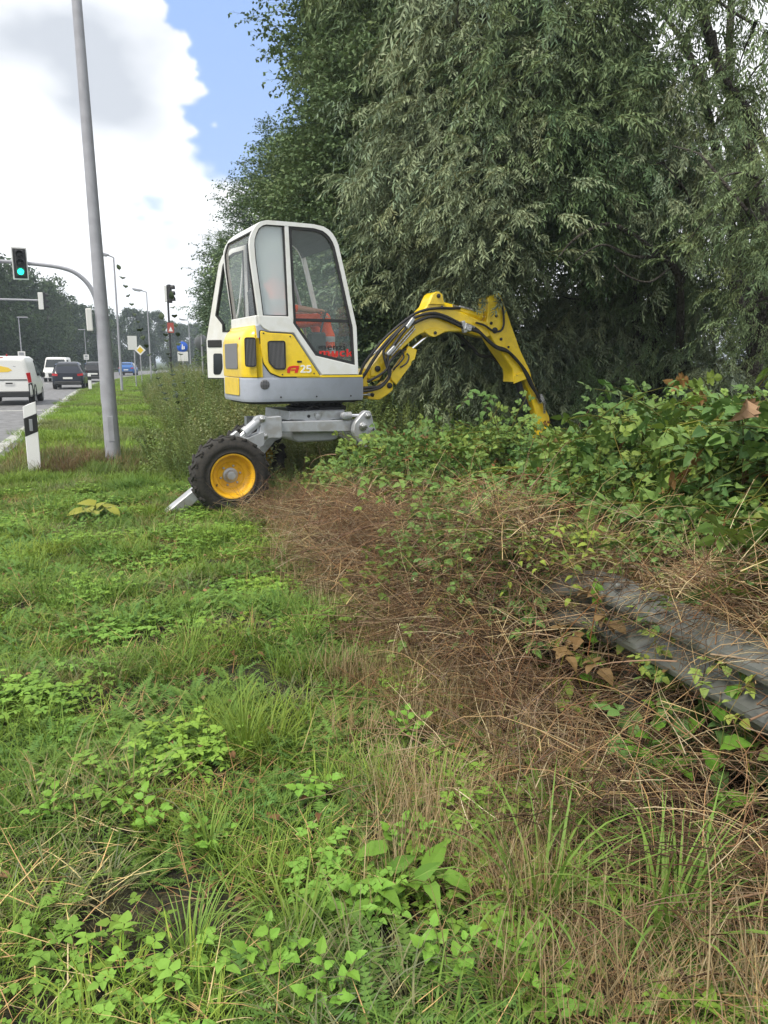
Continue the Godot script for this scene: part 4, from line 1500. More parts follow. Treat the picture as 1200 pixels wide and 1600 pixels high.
func build_operator() -> void:
	var t := thing("person", "seated operator in orange work clothes with silver bands inside the excavator cab", "person", EX_AT, EX_TURN)
	var skin := Color(0.42, 0.23, 0.15)
	var orange := Color(0.85, 0.095, 0.012)
	var silver := Color(0.42, 0.43, 0.42)
	var shoe := Color(0.02, 0.02, 0.02)
	var B := []
	# pelvis, spine, chest, neck
	B.append([Vector3(-0.46, 2.03, -0.08), Vector3(-0.46, 2.03, 0.08), 0.115, 0.115])
	B.append([Vector3(-0.47, 2.05, 0.0), Vector3(-0.50, 2.28, 0.0), 0.13, 0.14])
	B.append([Vector3(-0.50, 2.30, -0.08), Vector3(-0.50, 2.30, 0.08), 0.125, 0.125])
	B.append([Vector3(-0.49, 2.44, -0.13), Vector3(-0.49, 2.44, 0.13), 0.075, 0.075])
	B.append([Vector3(-0.49, 2.46, 0.0), Vector3(-0.47, 2.58, 0.0), 0.06, 0.052])
	for s in [1.0, -1.0]:
		B.append([Vector3(-0.46, 2.03, s * 0.09), Vector3(0.06, 2.09, s * 0.15), 0.092, 0.066])
		B.append([Vector3(0.06, 2.085, s * 0.15), Vector3(0.11, 1.88, s * 0.16), 0.066, 0.066])
		B.append([Vector3(0.11, 1.88, s * 0.16), Vector3(0.14, 1.64, s * 0.16), 0.066, 0.058])
		B.append([Vector3(0.13, 1.56, s * 0.16), Vector3(0.25, 1.545, s * 0.17), 0.045, 0.036])
		B.append([Vector3(0.14, 1.66, s * 0.16), Vector3(0.13, 1.56, s * 0.16), 0.055, 0.045])
		B.append([Vector3(-0.49, 2.44, s * 0.17), Vector3(-0.40, 2.20, s * 0.27), 0.062, 0.050])
		B.append([Vector3(-0.40, 2.20, s * 0.27), Vector3(-0.10, 2.17, s * 0.27), 0.046, 0.030])
	var mb := MB.new()
	var body_col := func(p: Vector3) -> Color:
		if p.x > -0.30 and absf(p.z) > 0.21 and p.y > 2.10:
			return skin
		if p.y > 2.54:
			return skin
		if p.y < 1.615:
			return shoe
		if p.x > 0.0 and (absf(p.y - 1.87) < 0.032 or absf(p.y - 1.74) < 0.032):
			return silver
		if p.x < -0.3 and absf(p.y - 2.26) < 0.03:
			return silver
		return orange
	sdf_mesh(B, Vector3(-0.72, 1.48, -0.40), Vector3(0.36, 2.66, 0.40), 0.016, 0.05, mb, body_col)
	# head with face
	var h := Vector3(-0.45, 2.68, 0.0)
	var F := []
	F.append([h + Vector3(-0.015, 0.035, 0), h + Vector3(0.01, 0.02, 0), 0.088, 0.084])
	F.append([h + Vector3(0.02, -0.03, 0), h + Vector3(0.035, -0.07, 0), 0.066, 0.040])
	F.append([h + Vector3(0.085, 0.02, 0), h + Vector3(0.108, -0.015, 0), 0.012, 0.015])
	F.append([h + Vector3(0.072, -0.052, -0.02), h + Vector3(0.072, -0.052, 0.02), 0.012, 0.012])
	F.append([h + Vector3(-0.02, -0.05, 0), h + Vector3(-0.02, -0.12, 0), 0.054, 0.054])
	for s in [1.0, -1.0]:
		F.append([h + Vector3(-0.01, 0.02, s * 0.083), h + Vector3(-0.005, -0.025, s * 0.080), 0.016, 0.011])
		F.append([h + Vector3(0.078, 0.035, s * 0.03), h + Vector3(0.072, 0.037, s * 0.045), 0.014, 0.012])
	var face_col := func(p: Vector3) -> Color:
		var q: Vector3 = p - h
		if q.x > 0.06 and absf(q.y - 0.018) < 0.009 and absf(absf(q.z) - 0.033) < 0.014:
			return Color(0.05, 0.04, 0.035)
		if q.x > 0.06 and absf(q.y + 0.052) < 0.006 and absf(q.z) < 0.026:
			return Color(0.30, 0.10, 0.08)
		return skin
	sdf_mesh(F, h - Vector3(0.14, 0.14, 0.13), h + Vector3(0.15, 0.15, 0.13), 0.005, 0.022, mb, face_col)
	# hands round the levers
	for s in [1.0, -1.0]:
		var w := Vector3(-0.10, 2.17, s * 0.27)
		var Q := []
		Q.append([w + Vector3(-0.02, 0, 0), w + Vector3(0.02, 0.0, 0), 0.028, 0.026])
		Q.append([w + Vector3(0.02, 0.004, -0.022), w + Vector3(0.07, 0.004, -0.024), 0.019, 0.017])
		Q.append([w + Vector3(0.02, 0.004, 0.022), w + Vector3(0.07, 0.004, 0.024), 0.019, 0.017])
		for i in 4:
			var zz := -0.033 + 0.022 * i
			var l: float = [0.036, 0.042, 0.040, 0.030][i]
			var a := w + Vector3(0.075, 0.006, zz)
			var b := a + Vector3(l, -0.012, 0)
			var c := b + Vector3(0.006, -l * 0.8, 0)
			var d := c + Vector3(-0.020, -0.012, 0)
			Q.append([a, b, 0.0095, 0.009])
			Q.append([b, c, 0.009, 0.0085])
			Q.append([c, d, 0.0085, 0.0075])
		Q.append([w + Vector3(0.03, -0.004, -s * 0.036), w + Vector3(0.075, -0.022, -s * 0.05), 0.011, 0.010])
		Q.append([w + Vector3(0.075, -0.022, -s * 0.05), w + Vector3(0.10, -0.036, -s * 0.036), 0.010, 0.008])
		sdf_mesh(Q, w + Vector3(-0.06, -0.09, -0.085), w + Vector3(0.16, 0.06, 0.085), 0.0045, 0.010, mb, func(_p): return skin)
	obj(mb, "body", M.person, t)
	mb = MB.new()
	var hair := []
	for r in 7:
		var a := PI * 0.5 * r / 6.0
		var ring := []
		for i in 18:
			var u := TAU * i / 18
			ring.append(h + Vector3(-0.012 + cos(u) * 0.098 * cos(a), 0.035 + sin(a) * 0.098 + (0.012 * cos(u) if r == 0 else 0.0), sin(u) * 0.094 * cos(a)))
		hair.append(ring)
	mb.col = Color(0.03, 0.02, 0.014)
	mb.loft(hair, true, false)
	obj(mb, "hair", M.person, t)

# ------------------------------------------------------------------ street furniture
func lamp_head(t: Node, top: Vector3, reach: float) -> void:
	var mb := MB.new()
	mb.tube([top, top + Vector3(-reach * 0.35, 0.10, 0)], 0.035, 0.035, 10)
	obj(mb, "arm", M.post_grey, t)
	mb = MB.new()
	mb.prism(P2([-reach * 0.3, 0.16, -reach, 0.26, -reach * 1.02, 0.20, -reach * 0.9, 0.10, -reach * 0.3, 0.06]), -0.12, 0.12, 0.02)
	var o := obj(mb, "lamp_housing", M.post_grey, t)
	o.position = top
	mb = MB.new()
	mb.box(Vector3(-reach * 0.66, 0.07, 0), Vector3(reach * 0.45, 0.05, 0.18), 0.015, Basis(Vector3.BACK, -0.14))
	var g := obj(mb, "lamp_glass", M.headlight_glass, o)

func lamp_post(label: String, at: Vector3, h: float, r0: float, r1: float, reach: float, lean := 0.0) -> Node3D:
	var t := thing("street_lamp", label, "street lamp", at, 0.0, "street lamps along the road")
	t.rotation.z = lean
	var mb := MB.new()
	mb.tube([Vector3(0, -0.3, 0), Vector3(0, h * 0.35, 0), Vector3(0, h, 0)], r0, r1, 16)
	obj(mb, "post", M.post_grey, t)
	if reach > 0.0:
		lamp_head(t, Vector3(0, h, 0), reach)
	return t

func signal_head(called: String, parent: Node, at: Vector3, turn: float, lit: int, mirror_board: bool) -> void:
	var g := Node3D.new()
	g.name = called
	parent.add_child(g, true)
	g.position = at
	g.rotation.y = turn
	var mb := MB.new()
	if mirror_board:
		mb.box(Vector3(0, 0, -0.02), Vector3(0.50, 1.10, 0.02), 0.004)
		obj(mb, "backing_board", M.white_paint, g)
		mb = MB.new()
		mb.box(Vector3(0, 0, 0.0), Vector3(0.42, 1.00, 0.03), 0.01)
		obj(mb, "board_face", M.plastic_black, g)
		mb = MB.new()
	mb.box(Vector3(0, 0, 0.05), Vector3(0.28, 0.90, 0.16), 0.03)
	obj(mb, "housing", M.plastic_black, g)
	for i in 3:
		var y := 0.29 - 0.29 * i
		mb = MB.new()
		mb.disc(Vector3(0, y, 0.135), Vector3.BACK, 0.105 if mirror_board else 0.10, 0.02, 24)
		obj(mb, "signal_lens", M.signal_green if i == lit else M.signal_off, g)
		if i == lit:
			var lamp := OmniLight3D.new()
			lamp.name = "signal_glow"
			lamp.light_color = lin(0.02, 0.85, 0.50)
			lamp.light_energy = 0.04
			lamp.light_size = 0.1
			lamp.omni_range = 30.0
			lamp.omni_attenuation = 2.0
			lamp.shadow_enabled = true
			lamp.position = Vector3(0, y, 0.26)
			g.add_child(lamp)
		mb = MB.new()
		var o := PackedVector2Array()
		var q := PackedVector2Array()
		for k in 13:
			var a := PI * (-0.15 + 1.3 * k / 12.0)
			o.append(Vector2(cos(a), sin(a)) * 0.130 + Vector2(0, y))
			q.append(Vector2(cos(a), sin(a)) * 0.122 + Vector2(0, y))
		mb.ribbon(o, q, 0.12, 0.30)
		obj(mb, "visor", M.plastic_black, g)

func build_street_furniture() -> void:
	var t: Node3D
	var mb: MB
	# the tall post in front
	t = lamp_post("tall grey steel lamp post rising out of the frame beside the delineator", Vector3(-0.13, 0, -13.2), 10.0, 0.125, 0.052, 1.6, 0.0125)
	mb = MB.new()
	mb.box(Vector3(-0.19, 2.24, 0.02), Vector3(0.09, 0.34, 0.12), 0.01)
	obj(mb, "junction_box", M.plate_white, t)
	mb = MB.new()
	mb.box(Vector3(0.0, 0.55, 0.112), Vector3(0.09, 0.40, 0.02), 0.004)
	obj(mb, "service_door", M.post_grey, t)
	# delineator post
	t = thing("delineator_post", "white roadside delineator post with black band at the verge", "delineator", Vector3(-1.21, -0.02, -12.2), 0.10)
	mb = MB.new()
	var tri := PackedVector2Array([Vector2(-0.06, -0.055), Vector2(0.06, -0.055), Vector2(0.065, -0.03), Vector2(0.02, 0.06), Vector2(-0.02, 0.06), Vector2(-0.065, -0.03)])
	var ra := []
	for y in [-0.15, 0.98]:
		var ring := []
		for p in tri:
			ring.append(Vector3(p.x * 1.35, y + (0.0 if y < 0.0 else 0.045 + p.x * 0.55), -p.y * 1.3))
		ra.append(ring)
	mb.loft(ra, true, true, false)
	var body := obj(mb, "post_body", M.white_print, t)
	mb = MB.new()
	ra = []
	for y in [0.60, 0.86]:
		var ring := []
		for p in tri:
			ring.append(Vector3(p.x * 1.37, y + p.x * 0.55, -p.y * 1.33))
		ra.append(ring)
	mb.loft(ra, true, true, false)
	obj(mb, "black_band", M.black_print, t)
	mb = MB.new()
	mb.box(Vector3(0, 0.73, 0.079), Vector3(0.045, 0.17, 0.012), 0.003)
	obj(mb, "reflector", M.sign_back, t)
	t = thing("delineator_post", "small far delineator post just left of the tall lamp post", "delineator", Vector3(-1.45, -0.03, -47.0))
	mb = MB.new()
	ra = []
	for y in [-0.1, 1.0]:
		var ring := []
		for p in tri:
			ring.append(Vector3(p.x * 1.3, y, -p.y * 1.3))
		ra.append(ring)
	mb.loft(ra, true, true, false)
	obj(mb, "post_body", M.white_print, t)
	mb = MB.new()
	mb.box(Vector3(0, 0.72, 0.0), Vector3(0.18, 0.20, 0.165), 0.003)
	obj(mb, "black_band", M.black_print, t)
	# cantilever traffic signal, green
	t = thing("traffic_signal", "overhead traffic signal showing green on a curved mast arm", "traffic light", Vector3(-0.52, 0, -31.0))
	mb = MB.new()
	mb.tube(smooth_path([Vector3(0, -0.2, 0), Vector3(0, 3.2, 0), Vector3(-0.10, 4.05, 0), Vector3(-0.50, 4.62, 0), Vector3(-1.15, 4.90, 0), Vector3(-2.5, 5.02, 0), Vector3(-3.7, 5.06, 0)], 6), 0.10, 0.055, 12)
	obj(mb, "mast", M.post_grey, t)
	signal_head("signal_head", t, Vector3(-2.45, 4.98, 0.10), 0.12, 2, true)
	# second signal, seen from the side, farther on the left arm
	t = thing("traffic_signal", "traffic signal seen edge-on at the end of a straight arm from the left", "traffic light", Vector3(-13.4, 0, -45.0))
	mb = MB.new()
	mb.tube(smooth_path([Vector3(0, -0.2, 0), Vector3(0, 3.4, 0), Vector3(0.5, 4.5, 0), Vector3(1.6, 4.72, 0), Vector3(9.9, 4.72, 0)], 6), 0.09, 0.05, 10)
	obj(mb, "mast", M.post_grey, t)
	signal_head("signal_head", t, Vector3(9.98, 4.68, 0), 2.3, -1, false)
	mb = MB.new()
	mb.box(Vector3(9.92, 4.68, 0.1), Vector3(0.24, 0.86, 0.06), 0.02)
	obj(mb, "warning_plate", M.plate_white, t)
	# signal on a pole among the shrubs
	t = thing("traffic_signal", "pole traffic signal seen from behind above the roadside shrubs", "traffic light", Vector3(2.70, 0, -42.0))
	mb = MB.new()
	mb.tube([Vector3(0, -0.2, 0), Vector3(0, 5.4, 0)], 0.06, 0.05, 10)
	obj(mb, "mast", M.dark_metal, t)
	signal_head("signal_head", t, Vector3(0.06, 4.98, 0), 1.15, -1, false)
	mb = MB.new()
	mb.box(Vector3(-0.10, 4.98, 0.05), Vector3(0.12, 0.80, 0.14), 0.02)
	obj(mb, "cabinet", M.plate_white, t)
	mb = MB.new()
	mb.prism(round_poly([-0.10, 3.05, 0.22, 3.05, 0.22, 3.55, -0.10, 3.55], 0.03), 0.06, 0.072, 0.002)
	obj(mb, "notice_plate", M.sign_red, t)
	mb = MB.new()
	mb.prism(P2([-0.05, 3.12, 0.17, 3.12, 0.06, 3.36]), 0.072, 0.077, 0.0)
	obj(mb, "notice_symbol", M.white_print, t)
	# lamps further along
	lamp_post("slim grey street lamp right behind the tall post, head over the road", Vector3(0.23, 0, -45.0), 7.0, 0.075, 0.04, 0.75)
	lamp_post("far street lamp above the shrubs partly behind sapling leaves", Vector3(2.4, 0, -60.0), 6.5, 0.07, 0.035, 0.95)
	lamp_post("far street lamp in the gap of sky beside the excavator", Vector3(7.0, 0, -80.0), 5.5, 0.07, 0.04, 0.9)
	for q in [["thin street lamp with a small sign before the dark trees above the white van", Vector3(-6.15, 0, -60.0), 4.6, 0.5], ["thin street lamp with a small sign behind the dark cars", Vector3(-2.75, 0, -84.0), 4.7, -0.5]]:
		t = lamp_post(q[0], q[1], q[2], 0.05, 0.03, 0.0)
		mb = MB.new()
		mb.box(Vector3(q[3] * 0.5, q[2], 0), Vector3(0.7, 0.07, 0.18), 0.02)
		obj(mb, "lamp_housing", M.post_grey, t)
		mb = MB.new()
		mb.box(Vector3(0, 2.05, 0.07), Vector3(0.48, 0.50, 0.02), 0.004)
		var sg := obj(mb, "sign_plate", M.plate_white, t)
		mb = MB.new()
		mb.box(Vector3(0, 2.13, 0.084), Vector3(0.30, 0.20, 0.006), 0.001)
		mb.box(Vector3(0, 1.93, 0.084), Vector3(0.36, 0.07, 0.006), 0.001)
		obj(mb, "sign_print", M.sign_back, sg)
	# blue round path sign with plate
	t = thing("road_sign", "round blue sign above a white plate behind the shrubs", "road sign", Vector3(3.54, 0, -45.0), -0.08)
	mb = MB.new()
	mb.tube([Vector3(0, -0.2, -0.04), Vector3(0, 2.75, -0.04)], 0.035, 0.035, 8)
	obj(mb, "pole", M.post_grey, t)
	mb = MB.new()
	mb.disc(Vector3(0, 2.40, 0), Vector3.BACK, 0.29, 0.015, 28)
	var bd := obj(mb, "round_sign", M.sign_blue, t)
	mb = MB.new()
	mb.prism(P2([-0.05, 2.26, 0.05, 2.26, 0.02, 2.54, -0.02, 2.54]), 0.008, 0.013, 0.0)
	mb.box(Vector3(0.09, 2.36, 0.011), Vector3(0.06, 0.16, 0.005), 0.001)
	obj(mb, "sign_symbol", M.white_print, bd)
	mb = MB.new()
	mb.box(Vector3(0, 1.88, 0), Vector3(0.56, 0.52, 0.015), 0.003)
	obj(mb, "plate", M.plate_white, t)
	t = thing("road_sign", "yellow and white diamond priority sign beside the far shrubs", "road sign", Vector3(1.73, 0, -60.0))
	mb = MB.new()
	mb.tube([Vector3(0, -0.2, -0.04), Vector3(0, 2.6, -0.04)], 0.035, 0.035, 8)
	obj(mb, "pole", M.post_grey, t)
	mb = MB.new()
	mb.prism(P2([0, 2.80, 0.38, 2.42, 0, 2.04, -0.38, 2.42]), 0.0, 0.015, 0.003)
	var dm := obj(mb, "diamond_plate", M.white_print, t)
	mb = MB.new()
	mb.prism(P2([0, 2.66, 0.24, 2.42, 0, 2.18, -0.24, 2.42]), 0.015, 0.021, 0.001)
	obj(mb, "diamond_centre", M.sign_yellow, dm)
	t = thing("road_sign", "grey back of a rounded sign low beside the excavator door", "road sign", Vector3(3.05, 0, -30.0), 0.5)
	mb = MB.new()
	mb.tube([Vector3(0, -0.2, 0.03), Vector3(0, 2.6, 0.03)], 0.035, 0.035, 8)
	obj(mb, "pole", M.post_grey, t)
	mb = MB.new()
	mb.disc(Vector3(0, 2.30, 0), Vector3.BACK, 0.30, 0.015, 24)
	obj(mb, "sign_plate", M.sign_back, t)
	t = thing("road_sign", "small white signboard on thin posts beyond the slim lamp", "road sign", Vector3(0.95, 0, -52.0), 0.1)
	mb = MB.new()
	mb.tube([Vector3(0.2, -0.2, -0.03), Vector3(0.2, 3.0, -0.03)], 0.04, 0.04, 8)
	obj(mb, "pole", M.post_grey, t)
	mb = MB.new()
	mb.box(Vector3(0.1, 2.75, 0.03), Vector3(0.55, 0.85, 0.02), 0.003)
	obj(mb, "signboard", M.plate_white, t)

# ------------------------------------------------------------------ vehicles (local -z is forward)
func car_wheel(t: Node, at: Vector3, r: float, w: float) -> void:
	var g := Node3D.new()
	g.name = "wheel"
	t.add_child(g, true)
	g.position = at
	var mb := MB.new()
	var ax := Basis(Vector3(0, 0, 1), Vector3(1, 0, 0), Vector3(0, 1, 0))
	mb.x = Transform3D(ax, Vector3.ZERO)
	mb.lathe([Vector2(r * 0.6, -w / 2), Vector2(r * 0.93, -w / 2), Vector2(r, -w * 0.36), Vector2(r, w * 0.36), Vector2(r * 0.93, w / 2), Vector2(r * 0.6, w / 2)], 28)
	obj(mb, "tyre", M.tyre, g)
	mb = MB.new()
	mb.x = Transform3D(ax, Vector3.ZERO)
	mb.lathe([Vector2(0, -w * 0.42), Vector2(r * 0.55, -w * 0.40), Vector2(r * 0.62, -w * 0.5)], 20)
	mb.lathe([Vector2(r * 0.62, w * 0.5), Vector2(r * 0.55, w * 0.40), Vector2(0, w * 0.42)], 20)
	obj(mb, "rim", M.sign_back, g)

# body lofted along its length: each station is [z, half width, sill y, belt y, roof y, roof half width]
func car_body(t: Node, called: String, st: Array, m: Material) -> MeshInstance3D:
	var rings := []
	for s in st:
		var z: float = s[0]
		var w: float = s[1]
		var y0: float = s[2]
		var yb: float = s[3]
		var yt: float = s[4]
		var wt: float = s[5]
		var r := []
		for q in [[w * 0.90, y0], [w * 0.985, y0 + 0.08], [w, lerpf(y0, yb, 0.45)], [w * 0.995, lerpf(y0, yb, 0.8)], [w * 0.965, yb], [lerpf(w * 0.965, wt, 0.6), lerpf(yb, yt, 0.62)], [wt, lerpf(yb, yt, 0.90)], [wt * 0.90, lerpf(yb, yt, 0.975)], [wt * 0.5, yt]]:
			r.append(Vector3(q[0], q[1], z))
		for i in range(r.size() - 1, -1, -1):
			r.append(Vector3(-r[i].x, r[i].y, z))
		rings.append(r)
	var mb := MB.new()
	mb.loft(rings)
	return obj(mb, called, m, t)

func panel(t: Node, called: String, m: Material, pts: Array, out: Vector3, thick := 0.012) -> MeshInstance3D:
	var mb := MB.new()
	var k := pts.size()
	var o := out.normalized() * thick
	var cen := Vector3.ZERO
	for p in pts:
		cen += p / k
	for i in k:
		var a: Vector3 = pts[i]
		var b: Vector3 = pts[(i + 1) % k]
		mb.flat(a + o, b + o, cen + o, out)
		mb.quad(a - o, b - o, b + o, a + o, (a + b) * 0.5 - cen)
	return obj(mb, called, m, t)

func build_van() -> void:
	var t := thing("delivery_van", "white delivery van with a yellow logo on its rear, cut by the left edge", "van", Vector3(-3.95, -0.02, -32.2), -0.02)
	# rear at z = 0, runs to -4.4
	car_body(t, "body", [[0.02, 0.78, 0.42, 1.0, 1.66, 0.62], [0.0, 0.86, 0.36, 1.02, 1.74, 0.70], [-0.06, 0.90, 0.32, 1.03, 1.80, 0.745], [-0.5, 0.915, 0.30, 1.03, 1.83, 0.76], [-1.8, 0.92, 0.30, 1.03, 1.84, 0.76], [-2.6, 0.92, 0.30, 1.03, 1.80, 0.73], [-3.1, 0.915, 0.30, 1.02, 1.55, 0.68], [-3.5, 0.91, 0.30, 0.99, 1.10, 0.70], [-4.0, 0.89, 0.32, 0.88, 0.97, 0.68], [-4.35, 0.78, 0.36, 0.72, 0.78, 0.55]], M.car_white)
	for s in [1.0, -1.0]:
		car_wheel(t, Vector3(s * 0.80, 0.33, -0.85), 0.33, 0.22)
		car_wheel(t, Vector3(s * 0.80, 0.33, -3.45), 0.33, 0.22)
		var mb := MB.new()
		mb.ribbon(P2([-1.27, 0.30, -1.22, 0.55, -1.08, 0.72, -0.85, 0.78, -0.62, 0.72, -0.48, 0.55, -0.43, 0.30]), P2([-1.20, 0.30, -1.16, 0.52, -1.04, 0.66, -0.85, 0.71, -0.66, 0.66, -0.54, 0.52, -0.50, 0.30]), -0.02, 0.02)
		var ar := obj(mb, "wheel_arch", M.plastic_black, t)
		ar.transform = Transform3D(Basis(Vector3.UP, -PI / 2), Vector3(s * 0.915, 0, 0)).scaled_local(Vector3(1, 1, 1))
		panel(t, "tail_light", M.tail_red, [Vector3(s * 0.74, 1.20, 0.02), Vector3(s * 0.875, 1.22, -0.03), Vector3(s * 0.90, 0.86, -0.04), Vector3(s * 0.80, 0.84, 0.02)], Vector3(s * 0.5, 0, 1), 0.03)
		panel(t, "side_window", M.car_glass, [Vector3(s * 0.885, 1.06, -2.15), Vector3(s * 0.895, 1.06, -3.15), Vector3(s * 0.80, 1.42, -2.92), Vector3(s * 0.765, 1.66, -2.55), Vector3(s * 0.775, 1.66, -2.15)], Vector3(s, 0.25, 0), 0.025)
		panel(t, "corner_trim", M.plastic_black, [Vector3(s * 0.80, 0.80, 0.03), Vector3(s * 0.915, 0.84, -0.06), Vector3(s * 0.93, 0.36, -0.40), Vector3(s * 0.80, 0.36, 0.02)], Vector3(s * 0.6, 0, 1), 0.02)
		var wm := MB.new()
		wm.box(Vector3(s * 1.02, 1.10, -2.98), Vector3(0.16, 0.20, 0.09), 0.03)
		obj(wm, "wing_mirror", M.plastic_black, t)
	var mb := MB.new()
	mb.box(Vector3(0, 0.42, 0.02), Vector3(1.66, 0.22, 0.12), 0.03)
	obj(mb, "rear_bumper", M.plastic_black, t)
	panel(t, "seam", M.plastic_black, [Vector3(-0.80, 0.97, 0.028), Vector3(0.76, 0.97, 0.028), Vector3(0.76, 0.93, 0.028), Vector3(-0.80, 0.93, 0.028)], Vector3(0, 0, 1), 0.006)
	var pl := panel(t, "number_plate", M.plate_white, [Vector3(-0.02, 0.88, 0.034), Vector3(0.30, 0.88, 0.034), Vector3(0.30, 0.77, 0.034), Vector3(-0.02, 0.77, 0.034)], Vector3(0, 0, 1), 0.01)
	panel(pl, "plate_print", M.black_print, [Vector3(0.02, 0.85, 0.045), Vector3(0.26, 0.85, 0.045), Vector3(0.26, 0.80, 0.045), Vector3(0.02, 0.80, 0.045)], Vector3(0, 0, 1), 0.002)
	var lg := panel(t, "logo_print", M.logo_yellow, [Vector3(-0.55, 1.42, 0.008), Vector3(-0.1, 1.46, 0.008), Vector3(0.16, 1.40, 0.012), Vector3(0.28, 1.30, 0.014), Vector3(0.14, 1.24, 0.016), Vector3(-0.40, 1.22, 0.016)], Vector3(0, 0.12, 1), 0.012)
	panel(t, "logo_figure", M.sign_back, [Vector3(0.30, 1.52, -0.002), Vector3(0.36, 1.58, -0.01), Vector3(0.44, 1.52, -0.002), Vector3(0.40, 1.42, 0.004), Vector3(0.32, 1.44, 0.004)], Vector3(0, 0.15, 1), 0.018)
	mb = MB.new()
	mb.box(Vector3(-0.25, 1.77, -0.02), Vector3(0.5, 0.035, 0.05), 0.01)
	obj(mb, "brake_light", M.tail_red, t)
	mb = MB.new()
	mb.tube([Vector3(0.1, 1.82, -0.25), Vector3(0.1, 1.90, -0.28)], 0.03, 0.012, 8)
	obj(mb, "antenna", M.tail_red, t)

func build_car(label: String, at: Vector3, turn: float, m: Material, h: float, lights: Material) -> Node3D:
	var t := thing("car", label, "car", at, turn, "cars on the road")
	car_body(t, "body", [[0.0, 0.72, 0.42, 0.78, 0.95, 0.62], [-0.06, 0.84, 0.32, 0.86, 1.02, 0.68], [-0.25, 0.89, 0.26, 0.92, h * 0.80, 0.64], [-0.55, 0.905, 0.25, 0.94, h * 0.955, 0.60], [-1.1, 0.91, 0.24, 0.95, h, 0.60], [-2.0, 0.91, 0.24, 0.95, h * 0.99, 0.60], [-2.6, 0.91, 0.24, 0.95, h * 0.90, 0.60], [-3.1, 0.905, 0.24, 0.94, 1.06, 0.66], [-3.8, 0.88, 0.26, 0.86, 0.96, 0.66], [-4.25, 0.76, 0.32, 0.70, 0.76, 0.55]], m)
	for s in [1.0, -1.0]:
		car_wheel(t, Vector3(s * 0.80, 0.33, -0.80), 0.33, 0.22)
		car_wheel(t, Vector3(s * 0.80, 0.33, -3.35), 0.33, 0.22)
		panel(t, "side_window", M.car_glass, [Vector3(s * 0.87, 0.98, -0.65), Vector3(s * 0.885, 0.98, -2.85), Vector3(s * 0.70, h * 0.88, -2.35), Vector3(s * 0.665, h * 0.935, -1.2), Vector3(s * 0.70, h * 0.88, -0.70)], Vector3(s, 0.4, 0), 0.03)
		panel(t, "tail_light", lights, [Vector3(s * 0.52, 0.90, 0.0), Vector3(s * 0.83, 0.94, -0.07), Vector3(s * 0.86, 0.82, -0.07), Vector3(s * 0.56, 0.78, 0.0)], Vector3(s * 0.3, 0, 1), 0.035)
		var wm := MB.new()
		wm.box(Vector3(s * 0.99, 1.02, -2.75), Vector3(0.17, 0.13, 0.09), 0.03)
		obj(wm, "wing_mirror", M.plastic_black, t)
	panel(t, "rear_window", M.car_glass, [Vector3(-0.66, 1.04, -0.16), Vector3(0.66, 1.04, -0.16), Vector3(0.56, h * 0.90, -0.42), Vector3(-0.56, h * 0.90, -0.42)], Vector3(0, 0.5, 1), 0.03)
	panel(t, "number_plate", M.plate_white, [Vector3(-0.26, 0.72, 0.0), Vector3(0.26, 0.72, 0.0), Vector3(0.26, 0.61, 0.0), Vector3(-0.26, 0.61, 0.0)], Vector3(0, 0, 1), 0.02)
	var mb := MB.new()
	mb.box(Vector3(0, 0.38, -0.02), Vector3(1.5, 0.20, 0.14), 0.04)
	obj(mb, "rear_bumper", M.plastic_black, t)
	return t

